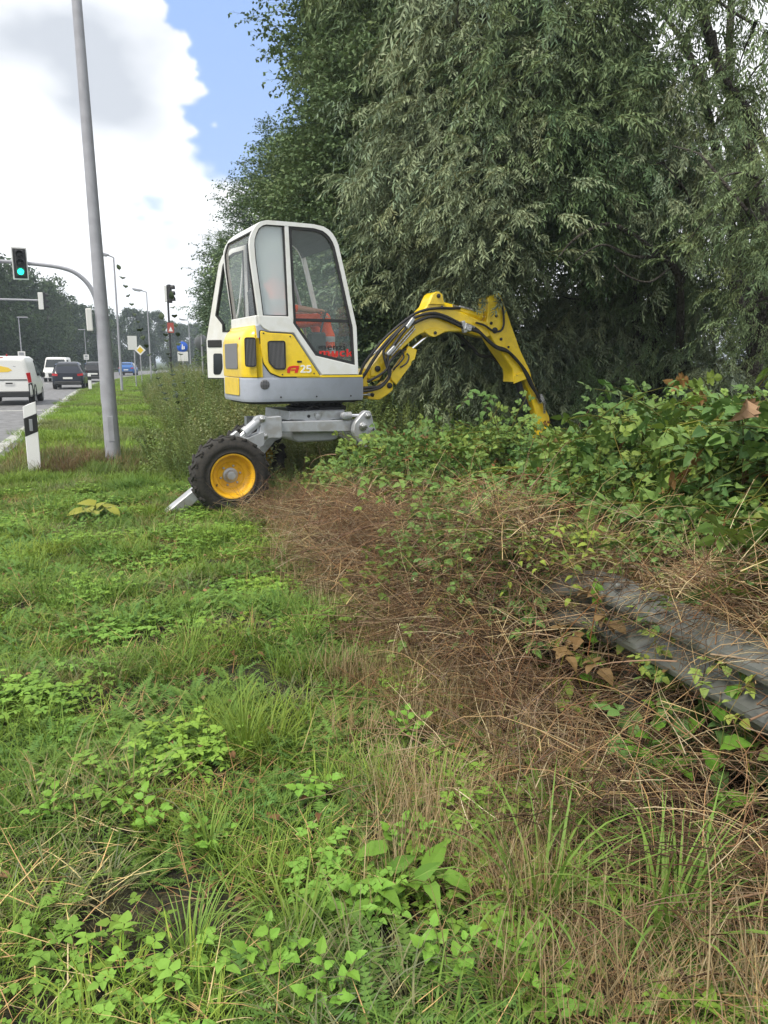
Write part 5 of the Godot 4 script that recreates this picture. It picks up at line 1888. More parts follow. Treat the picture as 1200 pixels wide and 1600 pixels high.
func build_vehicles() -> void:
	build_van()
	build_car("dark blue car driving away ahead of the white delivery van", Vector3(-2.75, -0.02, -50.0), -0.03, M.car_dark, 1.62, M.tail_red)
	build_car("black car with bright red tail light, partly behind the tall lamp post", Vector3(-1.70, -0.02, -67.0), -0.06, M.car_black, 1.62, M.tail_red)
	build_car("small blue car far off beside the slim street lamp", Vector3(1.10, -0.02, -99.0), -0.16, M.car_blue, 1.55, M.tail_red)
	# oncoming white van
	var t := thing("oncoming_van", "white van coming towards the camera behind the dark blue car", "van", Vector3(-4.50, -0.02, -73.0), PI - 0.04)
	car_body(t, "body", [[0.0, 0.86, 0.36, 1.10, 1.94, 0.76], [-0.1, 0.95, 0.32, 1.12, 1.98, 0.82], [-2.9, 0.95, 0.30, 1.12, 1.98, 0.80], [-3.4, 0.95, 0.30, 1.10, 1.80, 0.78], [-3.95, 0.94, 0.30, 1.05, 1.16, 0.80], [-4.5, 0.90, 0.32, 0.92, 1.0, 0.72], [-4.75, 0.80, 0.36, 0.76, 0.80, 0.60]], M.car_white)
	panel(t, "windscreen", M.car_glass, [Vector3(-0.78, 1.16, -3.98), Vector3(0.78, 1.16, -3.98), Vector3(0.68, 1.78, -3.50), Vector3(-0.68, 1.78, -3.50)], Vector3(0, 0.6, -1), 0.05)
	panel(t, "front_grille", M.plastic_black, [Vector3(-0.50, 0.70, -4.76), Vector3(0.50, 0.70, -4.76), Vector3(0.45, 0.42, -4.78), Vector3(-0.45, 0.42, -4.78)], Vector3(0, 0, -1), 0.03)
	for s in [1.0, -1.0]:
		car_wheel(t, Vector3(s * 0.83, 0.34, -0.9), 0.34, 0.22)
		car_wheel(t, Vector3(s * 0.83, 0.34, -3.8), 0.34, 0.22)
		panel(t, "headlight", M.headlight_glass, [Vector3(s * 0.56, 0.92, -4.60), Vector3(s * 0.86, 0.94, -4.42), Vector3(s * 0.86, 0.76, -4.58), Vector3(s * 0.60, 0.74, -4.74)], Vector3(s * 0.3, 0.2, -1), 0.04)
		panel(t, "side_window", M.car_glass, [Vector3(s * 0.925, 1.16, -2.5), Vector3(s * 0.92, 1.14, -3.75), Vector3(s * 0.83, 1.74, -3.3), Vector3(s * 0.84, 1.76, -2.5)], Vector3(s, 0.2, 0), 0.03)

# ------------------------------------------------------------------ foliage building blocks
func shade_of(k: float) -> Color:
	return Color(k, k, k)

func willow_spray(sd: int) -> MB:
	rng.seed = sd
	var mb := MB.new()
	for b in 5:
		var az := rnd(-0.9, 0.9) if b > 0 else 0.0
		var start := Vector3(b * 0.07, -0.02 * b, 0)
		var d := Vector3(cos(az), rnd(-0.25, 0.25), sin(az)).normalized()
		var l := rnd(0.30, 0.48)
		var pts := []
		var p := start
		for i in 6:
			pts.append(p)
			d = (d + Vector3(0, -0.22, 0)).normalized()
			p += d * l / 5.0
		mb.col = Color(0.55, 0.42, 0.30)
		mb.tube([pts[0], pts[2], pts[5]], 0.0028, 0.001, 3, false)
		for i in 13:
			var t := 0.06 + 0.94 * i / 12.0
			var k := mini(int(t * 5.0), 4)
			var q: Vector3 = pts[k].lerp(pts[k + 1], t * 5.0 - k)
			var ax: Vector3 = (pts[k + 1] - pts[k]).normalized()
			var side := ax.cross(Vector3.UP).normalized().rotated(ax, rnd(-0.9, 0.9)) * (1.0 if i % 2 == 0 else -1.0)
			var ld := (ax * rnd(0.5, 1.0) + side * rnd(0.45, 0.9) + Vector3(0, rnd(-0.75, 0.05), 0)).normalized()
			var up := (Vector3.UP + Vector3(rnd(-0.7, 0.7), 0, rnd(-0.7, 0.7))).normalized()
			mb.col = tint(Color(1, 1, 1), 0.22, 0.06)
			mb.leaf2(q, ld, up, rnd(0.070, 0.118), rnd(0.018, 0.027), rnd(0.05, 0.5), 0.42)
	return mb

func poplar_spray(sd: int) -> MB:
	rng.seed = sd
	var mb := MB.new()
	for b in 5:
		var az := rnd(-1.2, 1.2) if b > 0 else 0.0
		var d := Vector3(cos(az), rnd(-0.1, 0.6), sin(az)).normalized()
		var l := rnd(0.35, 0.6)
		var s := Vector3(b * 0.06, 0.02 * b, 0)
		mb.col = Color(0.6, 0.5, 0.4)
		mb.tube([s, s + d * l], 0.003, 0.001, 3, false)
		for i in 9:
			var q := s + d * l * (0.15 + 0.85 * i / 8.0)
			var ld := (d * 0.5 + Vector3(rnd(-1, 1), rnd(-0.9, 0.3), rnd(-1, 1))).normalized()
			mb.col = tint(Color(1, 1, 1), 0.25, 0.05)
			mb.leaf2(q + ld * 0.025, ld, Vector3(rnd(-0.8, 0.8), 1, rnd(-0.8, 0.8)).normalized(), rnd(0.055, 0.085), rnd(0.046, 0.066), rnd(0.0, 0.3), 0.38)
	return mb

func bramble_leaf(mb: MB, at: Vector3, d: Vector3, up: Vector3, size: float, five: bool) -> void:
	var s := d.cross(up).normalized()
	mb.broad(at + d * size * 0.35, d, up, size, size * rnd(0.62, 0.75), rnd(0.08, 0.3), rnd(0.0, 0.3), 0.10, 4)
	for k in [1.0, -1.0]:
		mb.broad(at, (d * 0.45 + s * k).normalized(), up, size * 0.82, size * 0.55, rnd(0.08, 0.3), rnd(0.0, 0.3), 0.10, 4)
		if five:
			mb.broad(at - d * size * 0.05, (-d * 0.35 + s * k).normalized(), up, size * 0.6, size * 0.42, rnd(0.08, 0.3), rnd(0.0, 0.3), 0.10, 4)

func bramble_spray(sd: int) -> MB:
	rng.seed = sd
	var mb := MB.new()
	var pts := []
	var p := Vector3.ZERO
	var d := Vector3(1, 0.35, 0).normalized()
	for i in 7:
		pts.append(p)
		d = (d + Vector3(0, -0.16, rnd(-0.12, 0.12))).normalized()
		p += d * 0.085
	mb.col = Color(0.9, 0.55, 0.42)
	mb.tube(pts, 0.0032, 0.0016, 4, false)
	for i in range(0, 7):
		var az := rnd(0.6, 1.5) * (1.0 if i % 2 == 0 else -1.0)
		var ld := (d.rotated(Vector3.UP, az) + Vector3(0, rnd(0.05, 0.5), 0)).normalized()
		var q: Vector3 = pts[i] + ld * rnd(0.03, 0.06)
		mb.col = Color(0.85, 0.9, 0.6)
		mb.tube([pts[i], q], 0.0014, 0.0012, 3, false)
		mb.col = tint(Color(1, 1, 1), 0.22, 0.10)
		bramble_leaf(mb, q, Vector3(ld.x, ld.y * 0.3 - rnd(0.0, 0.4), ld.z).normalized(), (Vector3.UP + Vector3(rnd(-0.5, 0.5), 0, rnd(-0.5, 0.5))).normalized(), rnd(0.045, 0.07), i % 3 == 0)
	return mb

func herb_spray(sd: int, tall: float, leaf_l: float, leaf_w: float, count: int) -> MB: # upright roadside weed
	rng.seed = sd
	var mb := MB.new()
	for b in 4:
		var az := rnd(0, TAU)
		var lean := Vector3(cos(az), 0, sin(az)) * rnd(0.05, 0.35)
		var h := tall * rnd(0.6, 1.0)
		var base := Vector3(rnd(-0.1, 0.1), 0, rnd(-0.1, 0.1))
		var top := base + Vector3(0, h, 0) + lean * h
		var mid := base.lerp(top, 0.5) - lean * h * 0.12
		mb.col = Color(0.9, 0.8, 0.55)
		mb.tube([base, mid, top], 0.004, 0.0015, 3, false)
		for i in count:
			var t := 0.12 + 0.88 * i / (count - 1.0)
			var q := base.lerp(mid, t * 2.0) if t < 0.5 else mid.lerp(top, t * 2.0 - 1.0)
			var a2 := i * 2.4 + b
			var ld := Vector3(cos(a2), rnd(-0.2, 0.7), sin(a2)).normalized()
			mb.col = tint(Color(1, 1, 1), 0.25, 0.1)
			mb.leaf2(q, ld, Vector3(rnd(-0.4, 0.4), 1, rnd(-0.4, 0.4)).normalized(), leaf_l * rnd(0.6, 1.2), leaf_w * rnd(0.7, 1.2), rnd(0, 0.4))
	return mb

func tangle(sd: int, count: int, spread: float, rise: float) -> MB:
	rng.seed = sd
	var mb := MB.new()
	for i in count:
		var az := rnd(0, TAU)
		var d := Vector3(cos(az), rnd(0.0, rise), sin(az)).normalized()
		var p := Vector3(rnd(-1, 1), 0, rnd(-1, 1)) * spread * 0.6 + Vector3(0, rnd(0.0, 0.10), 0)
		var l := rnd(0.18, 0.60)
		var pts := []
		var bend := Vector3(rnd(-0.3, 0.3), rnd(-0.5, -0.05) * rise, rnd(-0.3, 0.3))
		for k in 5:
			pts.append(Vector3(p.x, maxf(p.y, 0.004), p.z))
			d = (d + bend * 0.5 + Vector3(rnd(-0.15, 0.15), rnd(-0.1, 0.1), rnd(-0.15, 0.15))).normalized()
			p += d * l / 4.0
		mb.col = tint([Color(1.0, 0.88, 0.72), Color(0.80, 0.62, 0.50), Color(1.35, 1.22, 0.95), Color(0.5, 0.42, 0.36)][rng.randi() % 4], 0.3)
		mb.tube(pts, rnd(0.0016, 0.0036), 0.0010, 3, false)
	return mb

func straw(sd: int, count: int, spread: float) -> MB:
	rng.seed = sd
	var mb := MB.new()
	for i in count:
		mb.col = tint([Color(1.3, 1.12, 0.80), Color(1.0, 0.84, 0.60), Color(0.7, 0.55, 0.42)][rng.randi() % 3], 0.25)
		mb.blade(Vector3(rnd(-1, 1) * spread, rnd(0.0, 0.04), rnd(-1, 1) * spread), rnd(0, TAU), rnd(0.9, 1.6), rnd(-0.2, 0.7), rnd(0.08, 0.28), rnd(0.0022, 0.004), 3)
	return mb

func tuft(sd: int, count: int, spread: float, l0: float, l1: float, w: float, lean: float, bend: float, segs := 4) -> MB:
	rng.seed = sd
	var mb := MB.new()
	for i in count:
		var az := rnd(0, TAU)
		var r := spread * sqrt(rng.randf())
		mb.col = tint(Color(1, 1, 1), 0.22, 0.12)
		if rng.randf() < 0.16:
			mb.col = Color(2.0, 1.25, 1.2)
		mb.blade(Vector3(cos(az) * r, -0.005, sin(az) * r), az + rnd(-0.8, 0.8), rnd(0.05, lean), rnd(0.2, bend), rnd(l0, l1), w * rnd(0.7, 1.25), segs)
	return mb

func yarrow(sd: int) -> MB: # feathery leaves
	rng.seed = sd
	var mb := MB.new()
	for b in 6:
		var az := rnd(0, TAU)
		var h := Vector3(cos(az), 0, sin(az))
		var s := Vector3(-h.z, 0, h.x)
		var p := Vector3(rnd(-0.05, 0.05), 0, rnd(-0.05, 0.05))
		var th := rnd(0.3, 0.9)
		var l := rnd(0.08, 0.16)
		mb.col = tint(Color(1, 1, 1), 0.2, 0.08)
		var n := 13
		for i in n:
			th += rnd(0.02, 0.09)
			var d := Vector3.UP * cos(th) + h * sin(th)
			var q := p + d * l / n
			var w := 0.018 * sin(PI * (0.12 + 0.86 * i / n))
			var u := s.cross(d).normalized()
			for k in [1.0, -1.0]:
				mb.face(p, q, p + s * k * w + d * w * 0.7 + u * rnd(-0.006, 0.006))
			p = q
	return mb

func herb(sd: int) -> MB: # low divided-leaf ground cover
	rng.seed = sd
	var mb := MB.new()
	for b in 5:
		var az := b * 1.256 + rnd(-0.4, 0.4)
		var h := Vector3(cos(az), 0, sin(az))
		var top := h * rnd(0.03, 0.08) + Vector3(0, rnd(0.03, 0.10), 0)
		mb.col = Color(0.9, 0.95, 0.7)
		mb.tube([Vector3.ZERO, h * 0.015 + Vector3(0, top.y * 0.6, 0), top], 0.0014, 0.001, 3, false)
		mb.col = tint(Color(1, 1, 1), 0.15, 0.08)
		var up := (Vector3.UP + Vector3(rnd(-0.35, 0.35), 0, rnd(-0.35, 0.35))).normalized()
		bramble_leaf(mb, top, h, up, rnd(0.022, 0.038), rng.randf() < 0.5)
	return mb

# ------------------------------------------------------------------ trees
func limb(a: Vector3, b: Vector3, r0: float, r1: float, mb: MB, sag := 0.25) -> void:
	var pts := []
	var side := Vector3(rnd(-1, 1), rnd(-0.3, 0.6), rnd(-1, 1)) * a.distance_to(b) * 0.10
	for i in 6:
		var t := i / 5.0
		pts.append(a.lerp(b, t) + Vector3(0, sin(PI * t) * sag * a.distance_to(b) * 0.5, 0) + side * sin(PI * t * 1.7))
	mb.tube(pts, r0, r1, 7, false)

# one round mass of sprays, radius r, used again and again in the crowns
func lobe_mesh(sd: int, sprays: Array, n: int, r: float, droop: float, spread: float, size: float) -> ArrayMesh:
	rng.seed = sd
	var tt := []
	for s in sprays:
		tt.append(s.tints(rng, 7, spread, 0.14))
	var mb := MB.new()
	for i in n:
		var d := Vector3(rng.randfn(), rng.randfn(), rng.randfn()).normalized()
		var bump := 1.0 + 0.62 * nz.get_noise_3dv(d * 1.5 * r + Vector3(sd, 0, 0))
		var p := d * r * pow(rnd(0.12, 1.0), 0.5) * bump
		var hd := (Vector3(d.x, 0, d.z).normalized() + Vector3(rnd(-0.8, 0.8), 0, rnd(-0.8, 0.8))).normalized()
		var x := (hd + Vector3(0, rnd(-droop, 0.35), 0)).normalized()
		var z := x.cross(Vector3.UP).normalized().rotated(x, rnd(-0.5, 0.5))
		var s := size * rnd(0.75, 1.25)
		var k := rng.randi() % sprays.size()
		mb.add(sprays[k], Transform3D(Basis(x * s, z.cross(x) * s, z * s), p - x * 0.25 * s), tt[k][rng.randi() % 7])
	return mb.mesh(M.leaf)

func lobed_tree(called: String, label: String, group: String, base: Vector3, lobes: Array, full: Array, sparse: Array, unit: float, mats: Array, r0: float) -> Node3D:
	var t := thing(called, label, "tree", base, 0.0, group)
	var mb := MB.new()
	var top := Vector3.ZERO
	for q in lobes:
		top = top + Vector3(q[0], q[1], q[2]) / lobes.size()
	top -= base
	var fork := Vector3(top.x * 0.3, maxf(0.8, top.y * 0.35), top.z * 0.3)
	limb(Vector3(0, -0.3, 0), fork, r0, r0 * 0.75, mb, 0.02)
	for q in lobes:
		var c := Vector3(q[0], q[1], q[2]) - base
		limb(fork, c, r0 * 0.5, r0 * 0.14, mb, 0.35)
		for k in 4:
			limb(c + Vector3(rnd(-0.2, 0.2), rnd(-0.2, 0.2), rnd(-0.2, 0.2)), c + Vector3(rnd(-1, 1), rnd(-0.5, 1), rnd(-1, 1)) * q[3] * 0.85, r0 * 0.12, 0.006, mb, 0.25)
	obj(mb, "trunk", M.bark, t)
	for q in lobes:
		var thin: bool = q.size() > 4
		var set: Array = sparse if thin else full
		var s: float = q[3] / unit
		var o := put(set[rng.randi() % set.size()], "crown", t, Transform3D(Basis(Vector3.UP, rnd(0, TAU)).scaled(Vector3(s, s * rnd(0.92, 1.08), s)), Vector3(q[0], q[1], q[2]) - base))
		o.material_override = mats[rng.randi() % mats.size()]
	return t

func build_trees() -> void:
	var ws := [willow_spray(101), willow_spray(102), willow_spray(103)]
	var ps := [poplar_spray(111), poplar_spray(112)]
	var wl := [lobe_mesh(401, ws, 400, 1.4, 0.7, 0.38, 1.05), lobe_mesh(402, ws, 400, 1.4, 0.5, 0.38, 1.05), lobe_mesh(403, ws, 400, 1.4, 0.9, 0.38, 1.05)]
	var wsp := [lobe_mesh(404, ws, 230, 1.4, 0.9, 0.28, 1.0)]
	var wvs := [lobe_mesh(408, ws, 105, 1.4, 0.9, 0.28, 1.0)]
	var pl := [lobe_mesh(405, ps, 640, 1.4, 0.4, 0.30, 0.88), lobe_mesh(406, ps, 640, 1.4, 0.4, 0.30, 0.88)]
	var psp := [lobe_mesh(407, ps, 320, 1.4, 0.4, 0.30, 0.88)]
	rng.seed = 21
	lobed_tree("broadleaf_tree", "leafy tree with rounder leaves right behind the excavator cab", "", Vector3(4.6, 0, -13.6), [[4.9, 7.40, -15.00, 1.8], [4.55, 5.24, -12.80, 1.60], [4.2, 4.06, -13.00, 1.45], [3.9, 2.78, -12.70, 1.30], [4.44, 2.93, -12.0, 1.30], [4.76, 1.23, -12.50, 1.20], [3.7, 1.3, -12.9, 1.0]], pl, psp, 1.4, [M.alder_leaf, M.poplar_leaf, M.willow_leaf_dark], 0.16)
	lobed_tree("willow_tree", "broad silvery willow hanging over the excavator boom", "willows along the verge", Vector3(6.0, 0, -12.4), [[4.97, 6.97, -13.00, 1.9], [5.49, 6.15, -11.00, 1.70], [4.82, 4.84, -10.80, 1.50], [5.58, 4.81, -9.80, 1.40], [4.45, 3.71, -11.0, 1.30], [4.93, 3.60, -9.60, 1.20], [4.75, 3.10, -9.9, 0.85], [5.0, 1.7, -11.2, 1.15], [6.0, 1.5, -10.9, 1.1], [6.97, 2.1, -10.7, 1.1], [5.4, 0.7, -10.6, 0.8]], wl, wsp, 1.4, [M.willow_leaf_silver, M.willow_leaf_silver, M.willow_leaf], 0.20)
	var t := lobed_tree("willow_tree", "willow with a bare arching branch above the bramble bank", "willows along the verge", Vector3(8.2, 0.1, -10.8), [[6.13, 6.03, -10.00, 1.60, 0], [5.90, 3.85, -9.2, 1.15], [6.78, 3.80, -8.70, 1.10, 0], [7.79, 2.43, -10.2, 1.2, 0], [7.69, 2.90, -9.20, 0.90, 0], [7.6, 1.1, -9.8, 0.95, 0], [6.6, 0.9, -9.9, 0.85, 0], [8.2, 1.64, -9.0, 0.90, 0]], wl, wsp, 1.4, [M.willow_leaf, M.willow_leaf_silver, M.willow_leaf_dark], 0.20)
	var mb := MB.new()
	rng.seed = 23
	var b := Vector3(8.2, 0.1, -10.8)
	var br := [[7.7, 1.7, -9.4, 6.94, 2.66, -8.6, 6.33, 3.00, -8.45, 5.75, 3.22, -8.4, 5.3, 3.06, -8.4, 5.05, 2.82, -8.4], [6.5, 2.90, -8.5, 6.0, 2.85, -8.3, 5.5, 2.95, -8.2, 5.15, 2.75, -8.2], [6.75, 2.78, -8.5, 6.2, 2.55, -8.2, 5.8, 2.60, -8.1, 5.6, 2.72, -8.1], [7.0, 2.6, -8.6, 6.95, 3.1, -8.4, 6.75, 3.6, -8.3, 6.3, 3.9, -8.2]]
	for i in br.size():
		var pts := []
		for k in range(0, br[i].size(), 3):
			pts.append(Vector3(br[i][k], br[i][k + 1], br[i][k + 2]) - b)
		mb = MB.new()
		mb.tube(smooth_path(pts), [0.06, 0.025, 0.018, 0.03][i], 0.006, 7, false)
		obj(mb, "branch", M.bark, t)
	rng.seed = 24
	t = lobed_tree("willow_tree", "open willow with sky showing through at the upper right", "willows along the verge", Vector3(8.6, 0.15, -8.4), [[6.96, 6.25, -9.50, 1.40, 0], [7.03, 4.66, -10.00, 1.20, 0], [7.71, 4.63, -9.00, 1.10, 0], [7.01, 5.47, -8.00, 1.30, 0], [6.58, 3.35, -7.00, 0.95, 0], [7.05, 2.21, -7.20, 0.75, 0]], wl, wvs, 1.4, [M.willow_leaf_dark, M.willow_leaf], 0.17)
	b = Vector3(8.6, 0.15, -8.4)
	br = [[8.7, 1.0, -8.6, 8.4, 3.4, -8.8, 8.12, 4.75, -9, 7.53, 5.6, -9, 6.87, 7.2, -9], [8.35, 3.6, -8.9, 8.2, 5.4, -9.4, 8.3, 8.0, -9.6], [7.2, 0.5, -10.2, 6.9, 3.0, -10.4, 6.7, 6.5, -10.8]]
	for i in br.size():
		var pts := []
		for k in range(0, br[i].size(), 3):
			pts.append(Vector3(br[i][k], br[i][k + 1], br[i][k + 2]) - b)
		mb = MB.new()
		mb.tube(smooth_path(pts), [0.15, 0.08, 0.09][i], 0.035, 8, false)
		obj(mb, "branch", M.bark, t)
	rng.seed = 25
	lobed_tree("poplar_tree", "tall poplar against the blue gap in the sky", "", Vector3(5.0, 0, -18.6), [[5.7, 9.14, -19.00, 1.30, 0], [5.6, 7.39, -18.00, 1.30, 0], [6.0, 8.57, -17.00, 1.50], [4.2, 6.00, -19.00, 1.10, 0], [5.2, 5.6, -17.6, 1.5], [6.2, 10.6, -18.5, 1.4, 0]], pl, psp, 1.4, [M.poplar_leaf], 0.18)
	lobed_tree("alder_tree", "lower leafy tree left of the excavator roof", "", Vector3(3.6, 0, -19.6), [[3.55, 5.15, -20.00, 1.0, 0], [4.4, 4.76, -17.00, 1.50], [3.27, 3.40, -20.00, 1.20], [3.89, 3.16, -17.00, 1.60], [2.95, 3.05, -22.00, 0.95, 0], [3.1, 4.4, -21.5, 0.7, 0], [3.4, 1.6, -19.0, 1.2], [4.3, 1.5, -16.0, 1.3]], pl, psp, 1.4, [M.alder_leaf, M.poplar_leaf], 0.13)
	# the wood behind, which closes the gaps
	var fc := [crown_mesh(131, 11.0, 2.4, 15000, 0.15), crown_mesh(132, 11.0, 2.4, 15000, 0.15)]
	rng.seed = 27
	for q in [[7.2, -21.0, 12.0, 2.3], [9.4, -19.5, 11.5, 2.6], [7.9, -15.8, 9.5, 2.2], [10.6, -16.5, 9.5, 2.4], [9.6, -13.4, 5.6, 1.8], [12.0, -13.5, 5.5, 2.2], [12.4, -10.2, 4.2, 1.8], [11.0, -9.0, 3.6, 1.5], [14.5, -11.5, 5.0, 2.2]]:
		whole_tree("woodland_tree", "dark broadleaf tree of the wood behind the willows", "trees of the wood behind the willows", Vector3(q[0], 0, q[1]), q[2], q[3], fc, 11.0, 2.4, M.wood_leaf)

# a whole crown of leaf-sized faces in uneven lobes, h tall and r wide
func crown_mesh(sd: int, h: float, r: float, count: int, size: float) -> ArrayMesh:
	rng.seed = sd
	var mb := MB.new()
	var lobes := []
	for k in 26:
		var a := rnd(0, TAU)
		var y := rnd(0.08, 0.93)
		var rr := r * (0.40 + 0.60 * sin(PI * clampf(y * 0.86 + 0.14, 0, 1)))
		lobes.append([Vector3(cos(a) * rr * 0.62, y * h, sin(a) * rr * 0.62), rr * rnd(0.30, 0.50), exp(rnd(-0.22, 0.22))])
	for i in count:
		var q: Array = lobes[i % lobes.size()]
		var d := Vector3(rng.randfn(), rng.randfn(), rng.randfn()).normalized()
		var p: Vector3 = q[0] + d * q[1] * pow(rnd(0.2, 1.0), 0.4) * (1.0 + 0.3 * nz.get_noise_3dv(d * 2.5 + q[0]))
		if p.y < 0.1:
			continue
		mb.col = tint(shade_of(q[2]), 0.3, 0.08)
		mb.leaf2(p, Vector3(rnd(-1, 1), rnd(-0.8, 0.4), rnd(-1, 1)), Vector3(rnd(-0.9, 0.9), 1, rnd(-0.9, 0.9)).normalized(), size * rnd(0.7, 1.3), size * rnd(0.5, 0.9), rnd(0, 0.3))
	return mb.mesh(M.far_leaf)

func whole_tree(called: String, label: String, group: String, at: Vector3, h: float, r: float, crowns: Array, uh: float, ur: float, m: Material) -> void:
	var t := thing(called, label, "tree", at, 0.0, group)
	var mb := MB.new()
	limb(Vector3(0, -0.4, 0), Vector3(rnd(-0.3, 0.3), h * 0.55, 0), h * 0.018, h * 0.008, mb, 0.02)
	for k in 5:
		limb(Vector3(0, h * (0.25 + 0.06 * k), 0), Vector3(rnd(-1, 1) * r * 0.7, h * rnd(0.5, 0.85), rnd(-1, 1) * r * 0.7), h * 0.006, 0.02, mb, 0.2)
	obj(mb, "trunk", M.bark, t)
	var o := put(crowns[rng.randi() % crowns.size()], "crown", t, Transform3D(Basis(Vector3.UP, rnd(0, TAU)).scaled(Vector3(r / ur, h / uh, r / ur)), Vector3.ZERO))
	o.material_override = m

func build_far_trees() -> void:
	var fc := [crown_mesh(141, 12.0, 4.2, 9000, 0.36), crown_mesh(142, 12.0, 4.2, 9000, 0.36), crown_mesh(143, 12.0, 4.2, 9000, 0.36)]
	rng.seed = 31
	var z := -84.0
	var i := 0
	while z > -300.0:
		for row in 2:
			var x := -14.2 + row_shift(z) - row * 6.0 + rnd(-1.0, 1.0)
			whole_tree("roadside_tree", "dark green tree in the long row beyond the road", "row of trees beyond the road", Vector3(x, 0, z - row * 3.0), (rnd(14.0, 15.5) if z > -130.0 else rnd(11.5, 13.5)), rnd(3.8, 4.8), fc, 12.0, 4.2, [M.row_leaf, M.row_leaf_light, M.row_leaf_dark][rng.randi() % 3])
		z -= 7.5 + i * 0.5
		i += 1
	# right of the road, far
	for q in [[6.9, -50.0, 6.0, 1.9], [8.6, -60.0, 7.5, 2.6], [6.2, -38.0, 4.6, 1.7], [5.0, -29.0, 4.0, 1.5], [9.5, -74.0, 8.0, 2.8], [13.0, -88.0, 8.5, 3.2], [17.5, -104.0, 9.0, 3.5], [10.5, -46.0, 8.0, 3.0], [8.0, -33.0, 7.0, 2.6], [30.0, -125.0, 9.0, 4.0], [38.0, -150.0, 9.0, 4.0], [52.0, -175.0, 9.0, 4.0]]:
		whole_tree("verge_tree", "bushy green tree on the right verge, seen past the open cab door", "trees on the far right verge", Vector3(q[0], 0, q[1]), q[2], q[3], fc, 12.0, 4.2, M.row_leaf_light)

# ------------------------------------------------------------------ shrubs and tall weeds between the verge and the trees
func shrub_mesh(sd: int, sprays: Array, n: int, r: float, h: float) -> ArrayMesh:
	rng.seed = sd
	var tt := []
	for s in sprays:
		tt.append(s.tints(rng, 6, 0.28, 0.2))
	var mb := MB.new()
	for i in n:
		var a := rnd(0, TAU)
		var q := r * sqrt(rng.randf())
		var y := maxf(0.0, rnd(0.0, 0.75) * h * (1.0 - 0.55 * q / r) - 0.2)
		var up := (Vector3.UP + Vector3(cos(a), 0, sin(a)) * rnd(0.0, 0.6)).normalized()
		var x := up.cross(Vector3(rnd(-1, 1), 0, rnd(-1, 1))).normalized()
		var s := rnd(0.6, 1.0)
		var k := rng.randi() % sprays.size()
		mb.add(sprays[k], Transform3D(Basis(x * s, up * s, x.cross(up) * s), Vector3(cos(a) * q, y, sin(a) * q)), tt[k][rng.randi() % 6])
	return mb.mesh(M.leaf)

func build_shrubs() -> void:
	var hs := [herb_spray(151, 0.75, 0.055, 0.024, 12), herb_spray(152, 0.65, 0.075, 0.034, 9), herb_spray(153, 0.8, 0.045, 0.018, 16)]
	var low := [shrub_mesh(451, hs, 90, 0.8, 1.3), shrub_mesh(452, [hs[0], hs[2]], 90, 0.8, 1.3)]
	var high := [shrub_mesh(453, hs, 170, 1.0, 2.1), shrub_mesh(454, [hs[1], hs[2]], 170, 1.0, 2.1)]
	rng.seed = 41
	var z := -10.6
	var row := 0
	while z > -48.0:
		for k in 2:
			var x := (rnd(1.4, 1.8) if k == 0 else rnd(2.3, 3.0)) + (-z - 10.0) * 0.012
			var zz := z - 0.5 * k
			var t := thing("roadside_shrub", ["low light green weedy shrub at the edge of the mown verge", "taller weedy shrub in the second row behind the verge"][k], "shrub", Vector3(x, gh(x, zz), zz), rnd(0, TAU), ["low weedy shrubs at the verge's edge", "taller weedy shrubs behind the verge"][k])
			var o := put([low, high][k][rng.randi() % 2], "foliage", t, Transform3D(Basis().scaled(Vector3(1, rnd(0.85, 1.15), 1)), Vector3.ZERO))
			o.material_override = [M.shrub_leaf, M.shrub_leaf_pale][rng.randi() % 2]
		z -= 1.3 + (-z - 10.0) * 0.08
	# under the excavator and before the willows
	var t := Node3D.new()
	t.name = "undergrowth"
	add_child(t)
	tag(t, "dark leafy undergrowth under and behind the excavator", "undergrowth", "", "stuff")
	for q in [[0.9, 0.9], [1.9, 1.0], [2.9, 1.1], [3.9, 1.2], [4.9, 1.2], [5.9, 1.1], [6.9, 1.2], [7.9, 1.2]]:
		for k in 2:
			var x: float = q[0] + rnd(-0.3, 0.3)
			var zz := -10.7 - k * 1.1 + rnd(-0.3, 0.3)
			var o := put(high[k], "foliage", t, Transform3D(Basis(Vector3.UP, rnd(0, TAU)).scaled(Vector3.ONE * q[1] * (0.62 if k == 0 else 0.9)), Vector3(x, gh(x, zz), zz)))
			o.material_override = M.shrub_leaf
	for i in 12: # low growth beneath the chassis
		var x := rnd(1.5, 4.2)
		var zz := rnd(-8.2, -9.8)
		var o := put(low[i % 2], "foliage", t, Transform3D(Basis(Vector3.UP, rnd(0, TAU)).scaled(Vector3.ONE * rnd(0.32, 0.52)), Vector3(x, gh(x, zz), zz)))
		o.material_override = M.shrub_leaf

# ------------------------------------------------------------------ brambles
const MOUNDS := [[3.05, -8.2, 0.72, 0.7, 0.8], [3.75, -7.6, 0.92, 0.85, 0.8], [4.5, -6.5, 0.66, 1.1, 0.9], [4.0, -5.1, 1.10, 1.0, 0.9], [3.3, -5.4, 0.86, 0.9, 0.9], [3.45, -4.0, 1.28, 1.0, 0.9], [3.10, -2.9, 1.40, 0.95, 0.9], [3.1, -1.5, 1.46, 0.95, 0.9], [2.75, -3.9, 0.95, 0.75, 0.8], [2.75, -6.7, 0.85, 0.8, 0.8], [5.5, -8.0, 0.72, 1.3, 1.2], [5.2, -4.4, 1.25, 1.3, 1.5], [5.0, -2.2, 1.6, 1.4, 1.5], [6.6, -6.0, 1.2, 1.4, 1.6]]

